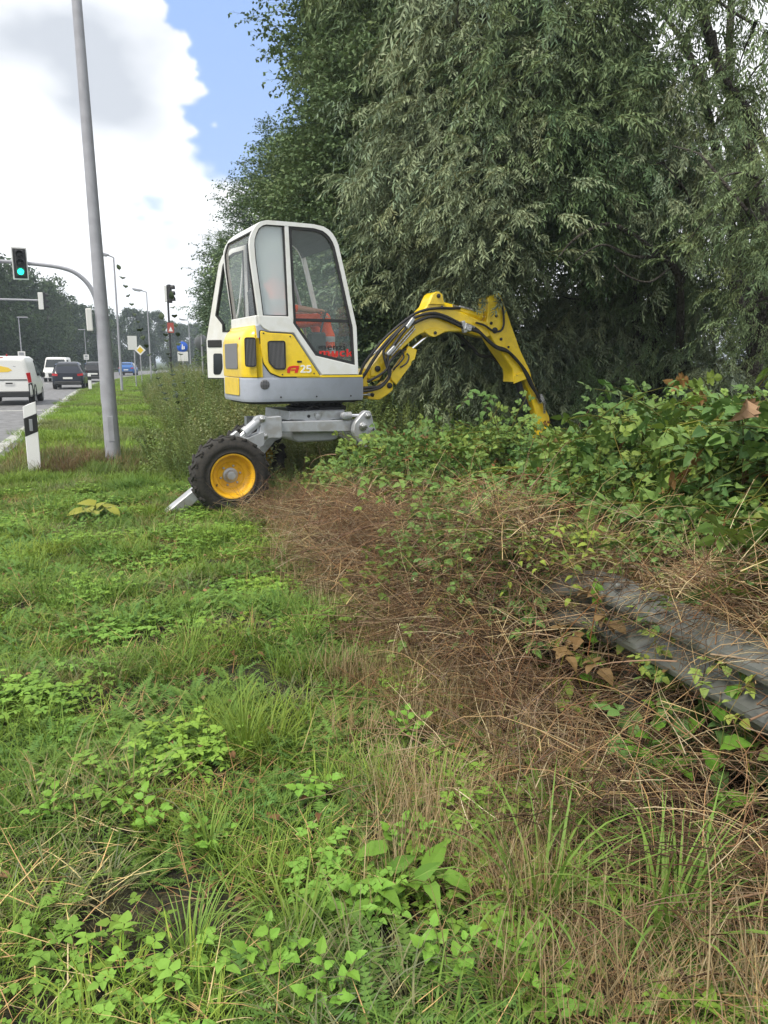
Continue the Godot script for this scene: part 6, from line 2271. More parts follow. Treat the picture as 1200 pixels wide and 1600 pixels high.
# a flat patch of sprays, disc of radius r in x-z, facing +y
func patch_mesh(sd: int, bits: Array, n: int, r: float, lift: float, tilt: float, spread: float, warm: float, s0: float, s1: float, m: Material) -> ArrayMesh:
	rng.seed = sd
	var tt := []
	for s in bits:
		tt.append(s.tints(rng, 6, spread, warm))
	var mb := MB.new()
	for i in n:
		var a := rnd(0, TAU)
		var q := r * sqrt(rng.randf())
		var b := Basis(Vector3.UP, rnd(0, TAU)).rotated(Vector3(rnd(-1, 1), 0, rnd(-1, 1)).normalized(), rnd(-tilt, tilt)).scaled_local(Vector3.ONE * rnd(s0, s1))
		var k := rng.randi() % bits.size()
		mb.add(bits[k], Transform3D(b, Vector3(cos(a) * q, rnd(0, lift), sin(a) * q)), tt[k][rng.randi() % 6])
	return mb.mesh(m)

func build_brambles() -> void:
	var bs := [bramble_spray(161), bramble_spray(162), bramble_spray(163)]
	var bp := []
	for k in 4:
		bp.append(patch_mesh(461 + k, bs, 13, 0.30, 0.12, 0.7, 0.28, 0.16, 0.75, 1.2, M.waxy_leaf))
	var tg := patch_mesh(471, [tangle(171, 14, 0.30, 0.9)], 3, 0.2, 0.1, 0.5, 0.2, 0.1, 0.8, 1.1, M.dead_stem)
	rng.seed = 51
	var t := Node3D.new()
	t.name = "bramble_thicket"
	add_child(t)
	tag(t, "green bramble thicket heaped behind and over the guard rail", "brambles", "", "stuff")
	var pls := [[], [], [], []]
	var cls := [[], [], [], []]
	var dp := []
	var dc := []
	for q in MOUNDS:
		var area: float = q[3] * q[4] + q[2] * (q[3] + q[4]) * 0.8
		for i in int(34.0 * area):
			var d := Vector3(rng.randfn(), absf(rng.randfn()), rng.randfn()).normalized()
			var k := rnd(0.82, 1.0) * (1.0 + 0.22 * nz.get_noise_3d(q[0] + d.x * 2.0, d.y * 2.0, q[1] + d.z * 2.0))
			var p := Vector3(q[0] + d.x * q[3] * k, d.y * q[2] * k - 0.10, q[1] + d.z * q[4] * k)
			# cut back along the rail's face, where only dead stems are left
			if p.x < 2.08 + 0.18 * nz.get_noise_2d(p.z * 3.0, 7.0) - 0.35 * smoothstep(3.0, 3.5, -p.z) or p.y < -0.05:
				continue
			if p.x < 2.60 and p.y < 0.50 + 0.25 * nz.get_noise_2d(p.z * 2.0, 3.0) and p.z > -5.5:
				continue
			var up := (d + Vector3(rnd(-0.3, 0.3), 0.7, rnd(-0.3, 0.3))).normalized()
			var x := up.cross(Vector3(rnd(-1, 1), rnd(-1, 1), rnd(-1, 1))).normalized()
			var v := rng.randi() % 4
			var c := Color(0.120, 0.205, 0.055)
			if rng.randf() < 0.38:
				c = Color(0.190, 0.275, 0.062)
			elif rng.randf() < 0.10:
				c = Color(0.20, 0.12, 0.05)
			var bs2 := 1.22 if q[1] > -4.2 else 1.0
			pls[v].append(Transform3D(Basis(x, up, x.cross(up)).scaled_local(Vector3.ONE * bs2), p))
			cls[v].append(tint(c, 0.2, 0.12))
		for i in int(7 * area):
			var d := Vector3(rng.randfn(), absf(rng.randfn()) * 0.6, rng.randfn()).normalized()
			dp.append(Transform3D(Basis(Vector3.UP, rnd(0, TAU)).rotated(Vector3.RIGHT, rnd(-0.8, 0.8)), Vector3(maxf(2.0, q[0] + d.x * q[3] * 0.8), d.y * q[2] * 0.7, q[1] + d.z * q[4] * 0.75)))
			dc.append(tint(Color(0.15, 0.085, 0.05), 0.3))
	for i in 20: # leaves and shoots over the rail's top edge
		var p := Vector3(rnd(2.08, 2.25), rnd(0.62, 0.80), rnd(-0.9, -3.0))
		var up := Vector3(rnd(-0.8, -0.1), 1, rnd(-0.3, 0.5)).normalized()
		var x := up.cross(Vector3(rnd(-1, 1), rnd(-1, 1), rnd(-1, 1))).normalized()
		pls[i % 4].append(Transform3D(Basis(x, up, x.cross(up)).scaled_local(Vector3.ONE * rnd(0.5, 0.75)), p))
		cls[i % 4].append(tint([Color(0.15, 0.24, 0.06), Color(0.18, 0.25, 0.06), Color(0.22, 0.27, 0.06)][i % 3], 0.25, 0.15))
	for i in 60: # where the thicket spills over the rail's buried end and towards the machine
		var pz := rnd(-2.95, -4.6)
		var p := Vector3(rnd(1.70, 2.2), rnd(0.40, 0.75), pz)
		if i > 26:
			p = Vector3(rnd(2.2, 3.1), rnd(0.25, 0.55), rnd(-7.0, -8.3))
		var up := Vector3(rnd(-0.7, 0.1), 1, rnd(-0.2, 0.5)).normalized()
		var x := up.cross(Vector3(rnd(-1, 1), rnd(-1, 1), rnd(-1, 1))).normalized()
		pls[i % 4].append(Transform3D(Basis(x, up, x.cross(up)).scaled_local(Vector3.ONE * rnd(0.6, 0.9)), p))
		cls[i % 4].append(tint(Color(0.16, 0.25, 0.06), 0.25, 0.15))
	for v in 4:
		scatter("foliage", bp[v], pls[v], cls[v], t)
	scatter("canes", tg, dp, dc, t)

# ------------------------------------------------------------------ dead stems, straw and fallen leaves
func build_dry_brush() -> void:
	var tg := [patch_mesh(481, [tangle(181, 16, 0.38, 0.9)], 2, 0.15, 0.06, 0.2, 0.2, 0.1, 0.8, 1.1, M.dead_stem), patch_mesh(482, [tangle(182, 16, 0.38, 0.5)], 2, 0.15, 0.04, 0.15, 0.2, 0.1, 0.8, 1.1, M.dead_stem), patch_mesh(483, [tangle(183, 14, 0.45, 1.3)], 2, 0.15, 0.1, 0.4, 0.2, 0.1, 0.8, 1.1, M.dead_stem)]
	rng.seed = 61
	var t := Node3D.new()
	t.name = "dead_brush"
	add_child(t)
	tag(t, "brown tangle of cut dead bramble stems along the guard rail", "dead stems", "", "stuff")
	var pls := [[], [], []]
	var cls := [[], [], []]
	var cs := [Color(0.36, 0.27, 0.185), Color(0.25, 0.175, 0.120), Color(0.54, 0.45, 0.30), Color(0.15, 0.105, 0.078)]
	var z := -1.1
	while z > -8.6: # strip before the rail
		var x := 0.7
		while x < 2.4:
			var px := x + rnd(-0.15, 0.15)
			var pz := z + rnd(-0.15, 0.15)
			if rng.randf() < brownness(px, pz) * lerpf(0.35, 1.0, smoothstep(1.15, 1.7, px)):
				var v := rng.randi() % 2
				pls[v].append(Transform3D(Basis(Vector3.UP, rnd(0, TAU)).scaled(Vector3.ONE * rnd(0.7, 1.1)), Vector3(px, gh(px, pz), pz)))
				cls[v].append(tint(cs[rng.randi() % 4], 0.3, 0.06))
			x += 0.26
		z -= 0.26
	for q in [[2.10, -6.0, 0.48, 0.85, 1.1, 150], [1.75, -7.4, 0.25, 0.65, 0.7, 45], [1.85, -5.0, 0.58, 0.55, 0.9, 140], [1.90, -4.0, 0.72, 0.45, 0.7, 150], [1.86, -3.30, 0.90, 0.26, 0.45, 110], [2.14, -1.9, 0.84, 0.22, 1.4, 170], [1.55, -2.4, 0.30, 0.28, 1.4, 40], [1.6, -3.6, 0.5, 0.3, 0.8, 50], [3.1, -7.4, 0.4, 0.8, 0.5, 20]]: # heaps over the rail
		for i in q[5]:
			var d := Vector3(rng.randfn(), absf(rng.randfn()), rng.randfn()).normalized() * pow(rng.randf(), 0.3)
			var p := Vector3(q[0] + d.x * q[3], d.y * q[2], q[1] + d.z * q[4])
			if p.z > -2.9 and p.x < 1.98 and p.x > 1.75 and p.y > 0.2 and p.y < 0.60:
				continue
			var v := rng.randi() % 3
			pls[v].append(Transform3D(Basis(Vector3.UP, rnd(0, TAU)).rotated(Vector3.RIGHT, rnd(-0.8, 0.8)).scaled(Vector3.ONE * rnd(0.6, 1.0)), p))
			cls[v].append(tint(cs[rng.randi() % 4], 0.3, 0.06))
	for i in 90: # stems lying on the rail's upper edge
		var v := rng.randi() % 3
		pls[v].append(Transform3D(Basis(Vector3.UP, rnd(0, TAU)).rotated(Vector3.BACK, rnd(-0.2, 0.7)).scaled(Vector3.ONE * rnd(0.45, 0.8)), Vector3(rnd(1.95, 2.15), rnd(0.64, 0.76), rnd(-0.9, -3.1))))
		cls[v].append(tint(cs[rng.randi() % 4], 0.3, 0.06))
	for v in 3:
		scatter("stems", tg[v], pls[v], cls[v], t)
	var cm := MB.new() # long cut canes lying across the rail and the strip
	rng.seed = 67
	for i in 100:
		var a := rnd(0, TAU)
		var d := Vector3(cos(a), rnd(-0.15, 0.45), sin(a)).normalized()
		var pz := rnd(-1.2, -6.5)
		var p := Vector3(rnd(1.2, 2.3), 0, pz)
		p.y = rnd(0.02, 0.12) + (rnd(0.1, 0.75) if p.x > 1.65 else 0.0)
		var l := rnd(0.4, 1.0)
		var pts := []
		var bend := Vector3(rnd(-0.25, 0.25), rnd(-0.30, -0.05), rnd(-0.25, 0.25))
		for k in 8:
			pts.append(Vector3(p.x, maxf(p.y, gh(p.x, p.z) + 0.01), p.z))
			d = (d + bend * 0.45 + Vector3(rnd(-0.1, 0.1), rnd(-0.08, 0.08), rnd(-0.1, 0.1))).normalized()
			p += d * l / 7.0
		cm.col = tint([Color(0.28, 0.18, 0.12), Color(0.20, 0.12, 0.085), Color(0.36, 0.27, 0.18), Color(0.15, 0.10, 0.075)][rng.randi() % 4], 0.2)
		cm.tube(pts, rnd(0.0025, 0.0045), 0.0012, 5, false)
	obj(cm, "canes", M.dead_stem, t)
	t = Node3D.new()
	t.name = "straw_litter"
	add_child(t)
	tag(t, "dry straw and cut grass lying on the bare brown strip", "straw", "", "stuff")
	var lm := MB.new()
	rng.seed = 190
	for k in 4:
		lm.col = tint([Color(0.42, 0.33, 0.27), Color(0.32, 0.26, 0.23), Color(0.58, 0.46, 0.36)][k % 3], 0.2)
		lm.broad(Vector3(rnd(-0.2, 0.2), rnd(0.01, 0.05), rnd(-0.2, 0.2)), Vector3(rnd(-1, 1), rnd(-0.3, 0.3), rnd(-1, 1)), (Vector3.UP + Vector3(rnd(-0.8, 0.8), 0, rnd(-0.8, 0.8))).normalized(), rnd(0.025, 0.05), rnd(0.016, 0.028), rnd(0.4, 0.9), rnd(-0.5, 0.7), 0.14, 6)
	var sw := [patch_mesh(484, [straw(184, 70, 0.20)], 1, 0.01, 0.0, 0.05, 0.1, 0.1, 1.0, 1.0, M.dead_stem), patch_mesh(485, [straw(185, 60, 0.20), lm], 3, 0.1, 0.0, 0.05, 0.1, 0.1, 0.9, 1.0, M.dead_stem)]
	rng.seed = 62
	for v in 2:
		var pl := []
		var cl := []
		z = -1.05
		while z > -9.5:
			var x := -1.9
			while x < 2.4:
				var px := x + rnd(-0.14, 0.14)
				var pz := z + rnd(-0.14, 0.14)
				if rng.randf() < 0.34 + 0.62 * brownness(px, pz):
					pl.append(Transform3D(Basis(Vector3.UP, rnd(0, TAU)).scaled(Vector3.ONE * rnd(0.8, 1.15)), Vector3(px, gh(px, pz), pz)))
					cl.append(tint([Color(0.42, 0.32, 0.20), Color(0.31, 0.215, 0.135), Color(0.52, 0.42, 0.27)][rng.randi() % 3], 0.25))
				x += 0.28
			z -= 0.28
		scatter("straw", sw[v], pl, cl, t)
	# withered leaves on the edge of the thicket
	t = Node3D.new()
	t.name = "fallen_leaves"
	add_child(t)
	tag(t, "crumpled brown withered leaves caught along the thicket's edge", "withered leaves", "", "stuff")
	var wl := patch_mesh(486, [lm], 1, 0.01, 0.0, 0.0, 0.1, 0.1, 1.0, 1.0, M.dead_stem)
	var pl := []
	var cl := []
	for i in 46:
		pl.append(Transform3D(Basis(Vector3(rnd(-1, 1), rnd(-1, 1), rnd(-1, 1)).normalized(), rnd(0, TAU)).scaled(Vector3.ONE * rnd(0.7, 1.2)), Vector3(rnd(2.05, 2.6), rnd(0.45, 0.9), rnd(-1.3, -6.5))))
		cl.append(tint(Color(0.36, 0.23, 0.13), 0.3))
	scatter("leaves", wl, pl, cl, t)

# ------------------------------------------------------------------ grass and low herbs
func build_grass() -> void:
	var g1 := tuft(201, 16, 0.05, 0.05, 0.13, 0.0034, 0.6, 1.2)
	var g2 := tuft(202, 18, 0.06, 0.06, 0.16, 0.0036, 0.7, 1.4)
	var g3 := tuft(203, 14, 0.05, 0.04, 0.10, 0.0040, 0.9, 1.0)
	var g4 := tuft(204, 12, 0.05, 0.10, 0.24, 0.0042, 0.5, 1.3)
	var ya := [yarrow(211), yarrow(212)]
	var he := [herb(213), herb(214), herb(215)]
	var R := 0.19
	var kinds := [
		patch_mesh(501, [g1, g2, g3], 46, R, 0.0, 0.1, 0.25, 0.16, 0.8, 1.2, M.grass_blade),
		patch_mesh(502, [g1, g2, g3, g4], 40, R, 0.0, 0.1, 0.25, 0.16, 0.8, 1.3, M.grass_blade),
		patch_mesh(503, [g2, g4, g4], 30, R, 0.0, 0.15, 0.25, 0.18, 0.9, 1.4, M.grass_blade),
		patch_mesh(504, [g3, g1], 18, R, 0.0, 0.1, 0.25, 0.2, 0.7, 1.0, M.grass_blade),
	]
	var weeds := [
		patch_mesh(511, ya, 22, R, 0.0, 0.2, 0.22, 0.1, 0.8, 1.3, M.leaf),
		patch_mesh(512, he, 20, R, 0.02, 0.2, 0.22, 0.12, 0.6, 1.1, M.leaf),
		patch_mesh(513, [he[0], he[1], ya[0]], 13, R, 0.0, 0.2, 0.22, 0.12, 0.7, 1.2, M.leaf),
		patch_mesh(514, he, 13, R, 0.04, 0.2, 0.22, 0.12, 0.8, 1.35, M.leaf),
	]
	var t := Node3D.new()
	t.name = "grass"
	add_child(t)
	tag(t, "uneven green verge grass from the foreground to the road", "grass", "", "stuff")
	var t2 := Node3D.new()
	t2.name = "ground_cover"
	add_child(t2)
	tag(t2, "low weeds with feathery and divided leaves between the grass", "weeds", "", "stuff")
	rng.seed = 71
	var gp := [[], [], [], []]
	var gc := [[], [], [], []]
	var wp := [[], [], [], []]
	var wc := [[], [], [], []]
	var z := -0.9
	while z > -14.0:
		var x := -1.95
		while x < 1.95:
			var px := x + rnd(-0.12, 0.12)
			var pz := z + rnd(-0.12, 0.12)
			var b := brownness(px, pz)
			var patch := nz.get_noise_2d(px * 1.6 + 30.0, pz * 1.6)
			var m := nz.get_noise_2d(px * 0.8 - 12.0, pz * 0.8)
			var place := Transform3D(Basis(Vector3.UP, rnd(0, TAU)).scaled(Vector3(1, 0.78, 1) * rnd(0.85, 1.2)), Vector3(px, gh(px, pz), pz))
			if rng.randf() > b * 0.93 and not (patch < (-0.08 if pz > -5.0 else -0.16) and rng.randf() < 0.8):
				var k := 0 if patch < 0.0 else 1
				if patch > 0.32 or rng.randf() < 0.10:
					k = 2
				if patch < -0.15 or b > 0.35:
					k = 3
				var c := Color(0.150, 0.240, 0.044).lerp(Color(0.240, 0.335, 0.058), clampf(0.5 + m * 1.3, 0, 1))
				if rng.randf() < 0.14:
					c = Color(0.26, 0.24, 0.11)
				gp[k].append(place)
				gc[k].append(tint(c, 0.18, 0.12))
			var w := nz.get_noise_2d(px * 1.2 + 70.0, pz * 1.2)
			place.basis = place.basis.rotated(Vector3.UP, 1.9)
			if rng.randf() > b * (0.62 if px < 1.6 else 0.8) and pz > -10.5:
				if w > 0.08:
					wp[0].append(place)
					wc[0].append(tint(Color(0.130, 0.235, 0.050), 0.18, 0.1))
				elif w < -0.16 or b > 0.5:
					var k := 1 + rng.randi() % 2 if b < 0.4 else 2
					if pz > -3.0 and rng.randf() < 0.4:
						k = 3
					wp[k].append(place)
					wc[k].append(tint(Color(0.175, 0.310, 0.050), 0.2, 0.12))
			x += 0.25
		z -= 0.25
	for k in 4:
		scatter("blades", kinds[k], gp[k], gc[k], t)
		scatter("weeds", weeds[k], wp[k], wc[k], t2)
	# standing dry grass in the cut strip
	var dg := patch_mesh(524, [tuft(207, 12, 0.06, 0.12, 0.30, 0.0034, 0.6, 0.9)], 9, 0.16, 0.0, 0.3, 0.25, 0.12, 0.7, 1.2, M.grass_blade)
	var dpl := []
	var dcl := []
	rng.seed = 76
	for i in 230:
		var pz := rnd(-1.2, -7.8)
		var px := brown_edge(pz) + rnd(-0.15, 0.75)
		dpl.append(Transform3D(Basis(Vector3.UP, rnd(0, TAU)).scaled(Vector3.ONE * rnd(0.7, 1.15)), Vector3(px, gh(px, pz), pz)))
		dcl.append(tint([Color(0.40, 0.32, 0.19), Color(0.34, 0.25, 0.15), Color(0.24, 0.25, 0.09), Color(0.48, 0.40, 0.26)][rng.randi() % 4], 0.2))
	scatter("blades", dg, dpl, dcl, t)
	# the verge further on
	var f1 := tuft(205, 60, 0.26, 0.08, 0.18, 0.009, 0.7, 1.0, 3)
	var f2 := tuft(206, 60, 0.26, 0.06, 0.14, 0.010, 0.8, 1.0, 3)
	var far := [patch_mesh(521, [f1, f2], 12, 0.5, 0.0, 0.1, 0.22, 0.15, 0.8, 1.2, M.grass_blade), patch_mesh(522, [f1, f2], 9, 0.5, 0.0, 0.1, 0.22, 0.15, 0.8, 1.2, M.grass_blade)]
	rng.seed = 74
	for v in 2:
		var pl := []
		var cl := []
		z = -13.6
		while z > -130.0:
			var x := -1.6
			while x < 2.6:
				if rng.randf() < 0.55:
					var px := x + rnd(-0.2, 0.2) + road_shift(z)
					var pz := z + rnd(-0.3, 0.3)
					pl.append(Transform3D(Basis(Vector3.UP, rnd(0, TAU)).scaled(Vector3.ONE * rnd(0.8, 1.2)), Vector3(px, gh(px, pz), pz)))
					var c := Color(0.215, 0.330, 0.055)
					if nz.get_noise_2d(px * 0.6, pz * 0.25) > 0.15:
						c = Color(0.21, 0.24, 0.085)
					cl.append(tint(c, 0.16, 0.1))
				x += 0.55
			z -= 0.6 if z > -40.0 else 1.0
		scatter("blades", far[v], pl, cl, t)
	# dry, taller growth round the feet of the posts
	var dry := patch_mesh(523, [g4], 22, 0.25, 0.0, 0.2, 0.25, 0.2, 1.0, 2.0, M.grass_blade)
	var pl2 := []
	var cl2 := []
	for i in 46:
		var x := rnd(-1.7, 0.35)
		var pz := rnd(-11.7, -14.2)
		pl2.append(Transform3D(Basis(Vector3.UP, rnd(0, TAU)).scaled(Vector3.ONE * rnd(0.7, 1.1)), Vector3(x, gh(x, pz), pz)))
		cl2.append(tint([Color(0.22, 0.20, 0.09), Color(0.13, 0.18, 0.05), Color(0.19, 0.12, 0.065)][rng.randi() % 3], 0.25))
	scatter("blades", dry, pl2, cl2, t)

# ------------------------------------------------------------------ single plants one can point to
func leaf_meshes(sd: int, l: float, w: float, teeth: float, heart: float, col: Color, count := 3) -> Array:
	var o := []
	rng.seed = sd
	for i in count:
		var mb := MB.new()
		mb.col = tint(col, 0.15, 0.1)
		mb.broad(Vector3.ZERO, Vector3(1, 0, 0), Vector3.UP, l * rnd(0.85, 1.1), w * rnd(0.9, 1.1), rnd(0.08, 0.3), rnd(0.05, 0.35), teeth, 7, heart)
		o.append(mb.mesh(M.waxy_leaf))
	return o

func leafy_plant(called: String, label: String, category: String, at: Vector3, stems: Array, leaves: Array, per: int, group := "", stem_col := Color(0.12, 0.15, 0.04)) -> Node3D:
	var t := thing(called, label, category, at, 0.0, group)
	for s in stems: # each stem: end point relative to the foot, arched
		var e: Vector3 = s[0]
		var arch: float = s[1]
		var from: Vector3 = s[2] if s.size() > 2 else Vector3.ZERO
		var pts := []
		for i in 7:
			var k := i / 6.0
			pts.append(from.lerp(e, k) + Vector3(0, sin(PI * k) * arch, 0))
		var mb := MB.new()
		mb.col = stem_col
		mb.tube(pts, 0.0035, 0.0015, 5, false)
		obj(mb, "stem", M.waxy_leaf, t)
		for i in per:
			var k := 0.3 + 0.7 * i / maxf(1.0, per - 1.0)
			var j := mini(int(k * 6.0), 5)
			var q: Vector3 = pts[j].lerp(pts[j + 1], k * 6.0 - j)
			var ax: Vector3 = (pts[j + 1] - pts[j]).normalized()
			var sd := ax.cross(Vector3.UP).normalized() * (1.0 if i % 2 == 0 else -1.0)
			var d := (sd * rnd(0.6, 1.0) + ax * (rnd(0.1, 0.6) if i < per - 1 else 1.6) + Vector3(0, rnd(-0.35, 0.25), 0)).normalized()
			var up := (Vector3.UP + Vector3(rnd(-0.45, 0.25), 0, rnd(0.0, 0.7))).normalized()
			var z := d.cross(up).normalized()
			put(leaves[rng.randi() % leaves.size()], "leaf", t, Transform3D(Basis(d, z.cross(d), z).scaled_local(Vector3.ONE * rnd(0.75, 1.15)), q))
	return t

func build_plants() -> void:
	var big := leaf_meshes(301, 0.115, 0.095, 0.02, 0.25, Color(0.12, 0.235, 0.035))
	var nettle := leaf_meshes(302, 0.095, 0.060, 0.12, 0.08, Color(0.13, 0.26, 0.035))
	var dock := leaf_meshes(303, 0.105, 0.048, 0.05, 0.1, Color(0.115, 0.225, 0.035))
	var rose := leaf_meshes(304, 0.045, 0.026, 0.10, 0.0, Color(0.20, 0.26, 0.045))
	var bram := leaf_meshes(305, 0.080, 0.060, 0.12, 0.05, Color(0.085, 0.165, 0.045))
	var yellow := leaf_meshes(306, 0.17, 0.11, 0.06, 0.2, Color(0.30, 0.29, 0.05))
	var willow_leaf := leaf_meshes(307, 0.15, 0.10, 0.02, 0.0, Color(0.055, 0.075, 0.04))
	rng.seed = 81
	leafy_plant("broadleaf_seedling", "seedling with large smooth heart-shaped leaves before the guard rail", "plant", Vector3(1.72, gh(1.72, -3.18), -3.18), [[Vector3(0.06, 0.30, 0.05), 0.02], [Vector3(-0.10, 0.26, 0.06), 0.03], [Vector3(0.10, 0.18, 0.10), 0.05]], big, 4)
	leafy_plant("nettle_plant", "bright green toothed-leaf plant under the lower end of the guard rail", "plant", Vector3(1.78, gh(1.78, -2.20), -2.20), [[Vector3(0.0, 0.30, 0.04), 0.02], [Vector3(0.12, 0.24, 0.06), 0.03], [Vector3(-0.10, 0.22, 0.08), 0.03], [Vector3(0.05, 0.14, 0.12), 0.04]], nettle, 5)
	leafy_plant("nettle_plant", "small toothed-leaf sprig in front of the rail at the frame edge", "plant", Vector3(1.80, gh(1.80, -1.88), -1.88), [[Vector3(0.05, 0.52, -0.02), 0.02], [Vector3(0.0, 0.2, 0.06), 0.03]], nettle, 5)
	leafy_plant("nettle_plant", "thin upright sprig growing before the rail face", "plant", Vector3(1.78, gh(1.78, -2.62), -2.62), [[Vector3(0.05, 0.62, 0.0), 0.01]], nettle, 6)
	leafy_plant("dock_plant", "dock with long oval leaves in the lower middle foreground", "plant", Vector3(0.70, gh(0.70, -1.97), -1.97), [[Vector3(0.14, 0.10, 0.06), 0.05], [Vector3(-0.10, 0.09, 0.10), 0.05], [Vector3(0.02, 0.12, -0.13), 0.05], [Vector3(0.06, 0.14, 0.14), 0.04]], dock, 3)
	leafy_plant("yellowing_plant", "yellowing broad-leaved rosette on the lawn left of the support foot", "plant", Vector3(-0.29, gh(-0.29, -8.36), -8.36), [[Vector3(0.14, 0.10, 0.06), 0.05], [Vector3(-0.12, 0.10, 0.08), 0.05], [Vector3(0.0, 0.12, -0.12), 0.05]], yellow, 3)
	# shoots hanging over the rail
	leafy_plant("rose_shoot", "pale yellow-green shoot with small leaflets drooping over the guard rail", "shoot", Vector3(2.05, 0.6, -3.05), [[Vector3(-0.38, 0.12, 0.20), 0.22], [Vector3(-0.30, 0.02, 0.34), 0.25], [Vector3(-0.46, -0.02, 0.05), 0.25], [Vector3(-0.20, 0.20, 0.30), 0.15]], rose, 13)
	leafy_plant("rose_shoot", "leafy green shoot arching above the rail left of the pale one", "shoot", Vector3(2.1, 0.6, -3.5), [[Vector3(-0.42, 0.10, 0.10), 0.22], [Vector3(-0.36, 0.20, -0.12), 0.2]], rose, 13)
	var bl := ["bramble cane with large leaves leaning in from the right edge", "bramble cane arching over the thicket top beside the stick", "bramble cane hanging low before the thicket's right flank", "long bramble cane reaching left from the thicket crest", "bramble cane rising beside the big withered leaf"]
	var bp := [Vector3(2.55, 0.7, -2.2), Vector3(3.6, 0.9, -7.0), Vector3(2.35, 0.55, -2.6), Vector3(3.2, 1.0, -4.4), Vector3(2.7, 1.0, -2.8)]
	var be := [[Vector3(-0.35, 0.15, 0.35), 0.18], [Vector3(-0.55, 0.30, 0.30), 0.25], [Vector3(-0.30, -0.08, 0.25), 0.16], [Vector3(-0.65, 0.10, 0.35), 0.28], [Vector3(-0.25, 0.40, 0.2), 0.12]]
	for i in 5:
		leafy_plant("bramble_cane", bl[i], "bramble", bp[i], [be[i], [be[i][0] * Vector3(0.7, 0.6, 1.2) + Vector3(0.1, 0.05, -0.1), be[i][1]]], bram, 11, "single bramble canes", Color(0.14, 0.09, 0.05))
	# the big withered leaf
	var t := thing("withered_leaf", "large curled light brown withered leaf on top of the thicket", "leaf", Vector3(2.36, 1.40, -2.50))
	var mb := MB.new()
	mb.col = Color(0.33, 0.215, 0.13)
	mb.broad(Vector3(0.03, 0.05, 0), Vector3(-0.55, -0.8, 0.1), Vector3(0.2, 0.2, 1), 0.105, 0.085, 0.6, 0.55, 0.20, 9)
	mb.col = Color(0.27, 0.17, 0.10)
	mb.broad(Vector3(0.03, 0.05, 0.005), Vector3(0.35, -0.9, 0.3), Vector3(-0.5, 0.2, 1), 0.08, 0.06, 0.7, -0.5, 0.22, 9)
	obj(mb, "leaf_blade", M.dead_stem, t)
	mb = MB.new()
	mb.col = Color(0.28, 0.15, 0.08)
	mb.tube([Vector3(0.03, 0.05, 0), Vector3(0.05, 0.02, -0.03), Vector3(0.05, -0.03, -0.07)], 0.003, 0.003, 5)
	obj(mb, "stalk", M.dead_stem, t)
	# young shoots standing against the sky
	rng.seed = 84
	leafy_plant("sapling", "slender sapling with dark leaves leaning left against the sky", "sapling", Vector3(1.15, 0, -15.0), [[Vector3(-0.99, 3.19, 0.0), -0.10], [Vector3(-0.30, 2.35, 0.0), 0.02]], willow_leaf, 17, "saplings among the shrubs", Color(0.05, 0.045, 0.03))
	leafy_plant("sapling", "upright sapling shoot beside the pole traffic signal", "sapling", Vector3(1.35, 0, -15.5), [[Vector3(-0.28, 2.75, 0.0), 0.02]], willow_leaf, 12, "saplings among the shrubs", Color(0.05, 0.045, 0.03))
	# grass tufts
	var tm := [tuft(321, 70, 0.06, 0.22, 0.42, 0.0055, 0.45, 1.1, 5).mesh(M.grass_blade), tuft(322, 55, 0.05, 0.20, 0.36, 0.0060, 0.5, 1.3, 5).mesh(M.grass_blade), tuft(323, 46, 0.06, 0.25, 0.45, 0.0085, 0.6, 1.6, 6).mesh(M.grass_blade)]
	rng.seed = 85
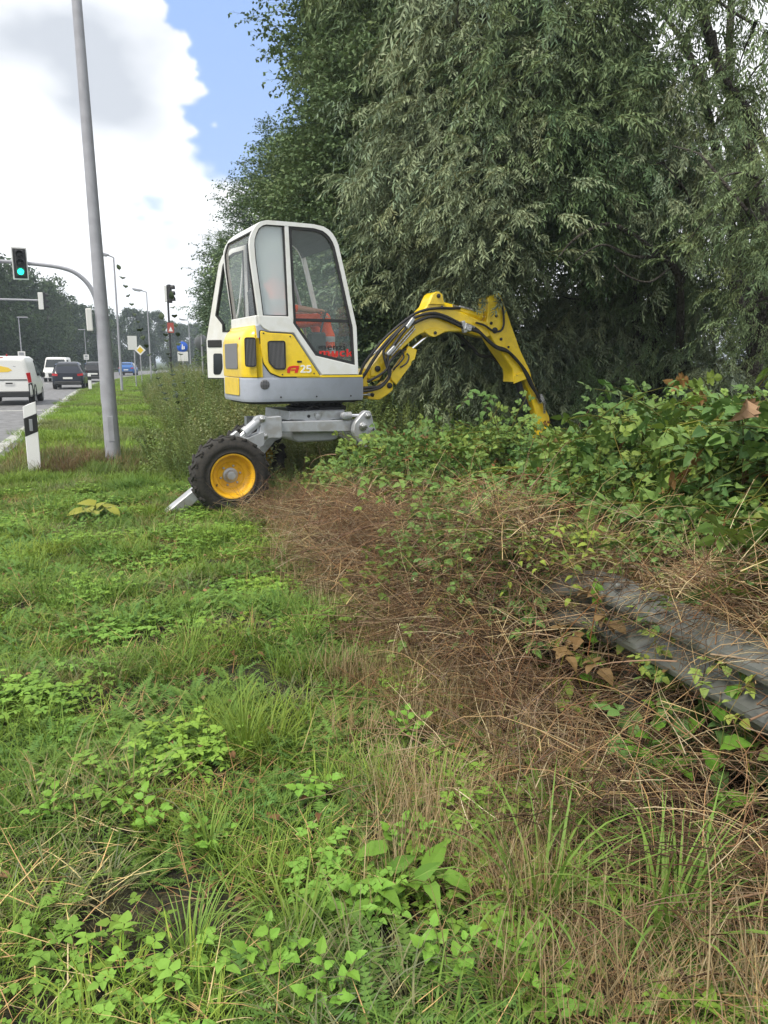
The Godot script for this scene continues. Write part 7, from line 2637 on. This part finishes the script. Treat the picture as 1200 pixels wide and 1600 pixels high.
	var tl := [["dense grass tuft in the middle distance beside the brown strip", 0.92, -4.12, 0, 0.85], ["bright grass tuft left of centre on the weedy lawn", 0.41, -2.98, 0, 0.85], ["upright grass tuft standing in the brown strip", 1.03, -2.37, 1, 0.85], ["tall grass tuft with straw-coloured feet in the bottom foreground", 0.38, -1.86, 2, 0.75], ["loose grass clump at the bottom left of centre", 0.10, -1.90, 1, 0.85], ["long-bladed grass clump at lower right with wide arching blades", 1.08, -1.78, 2, 1.2], ["coarse grass clump with dry blades near the bottom right corner", 1.36, -1.55, 2, 1.15], ["low grass tuft on the lawn left of the dense one", 0.31, -4.33, 1, 0.9], ["pale grass tuft at the left edge of the lawn", -0.75, -3.4, 1, 0.8], ["small grass clump in front of the middle tuft", 0.20, -2.35, 1, 0.75], ["thin grass clump in the brown strip before the nettle", 1.32, -2.05, 2, 0.8], ["spreading grass clump among dead stems near the right edge", 1.52, -1.72, 2, 0.85], ["fresh grass clump at the bottom right of centre", 0.86, -1.50, 1, 0.85]]
	for q in tl:
		t = thing("grass_tuft", q[0], "grass tuft", Vector3(q[1], gh(q[1], q[2]), q[2]), rnd(0, TAU), "grass tufts on the verge")
		var pl := put(tm[q[3]], "blades", t, Transform3D(Basis().scaled(Vector3.ONE * q[4]), Vector3.ZERO))
		var m: StandardMaterial3D = M.grass_blade.duplicate()
		m.albedo_color = tint(Color(0.205, 0.315, 0.065), 0.12, 0.08).linear_to_srgb()
		pl.material_override = m
	# single bright herbs in the foreground
	var hl := leaf_meshes(308, 0.040, 0.026, 0.14, 0.0, Color(0.14, 0.285, 0.045))
	for q in [[0.59, -2.52], [0.29, -1.75], [0.57, -1.9], [0.81, -2.13], [0.92, -1.63], [0.96, -1.5], [0.72, -1.6], [0.2, -2.38], [0.0, -2.56], [-0.31, -2.7], [1.09, -2.86], [1.48, -2.56], [0.41, -1.6]]:
		var st := []
		for k in 4:
			var a := k * 1.57 + rnd(-0.4, 0.4)
			st.append([Vector3(cos(a) * 0.07, rnd(0.07, 0.13), sin(a) * 0.07), 0.015])
		leafy_plant("herb_plant", "low bright green herb with toothed leaflets in the foreground", "herb", Vector3(q[0], gh(q[0], q[1]), q[1]), st, hl, 5, "bright herbs in the foreground")
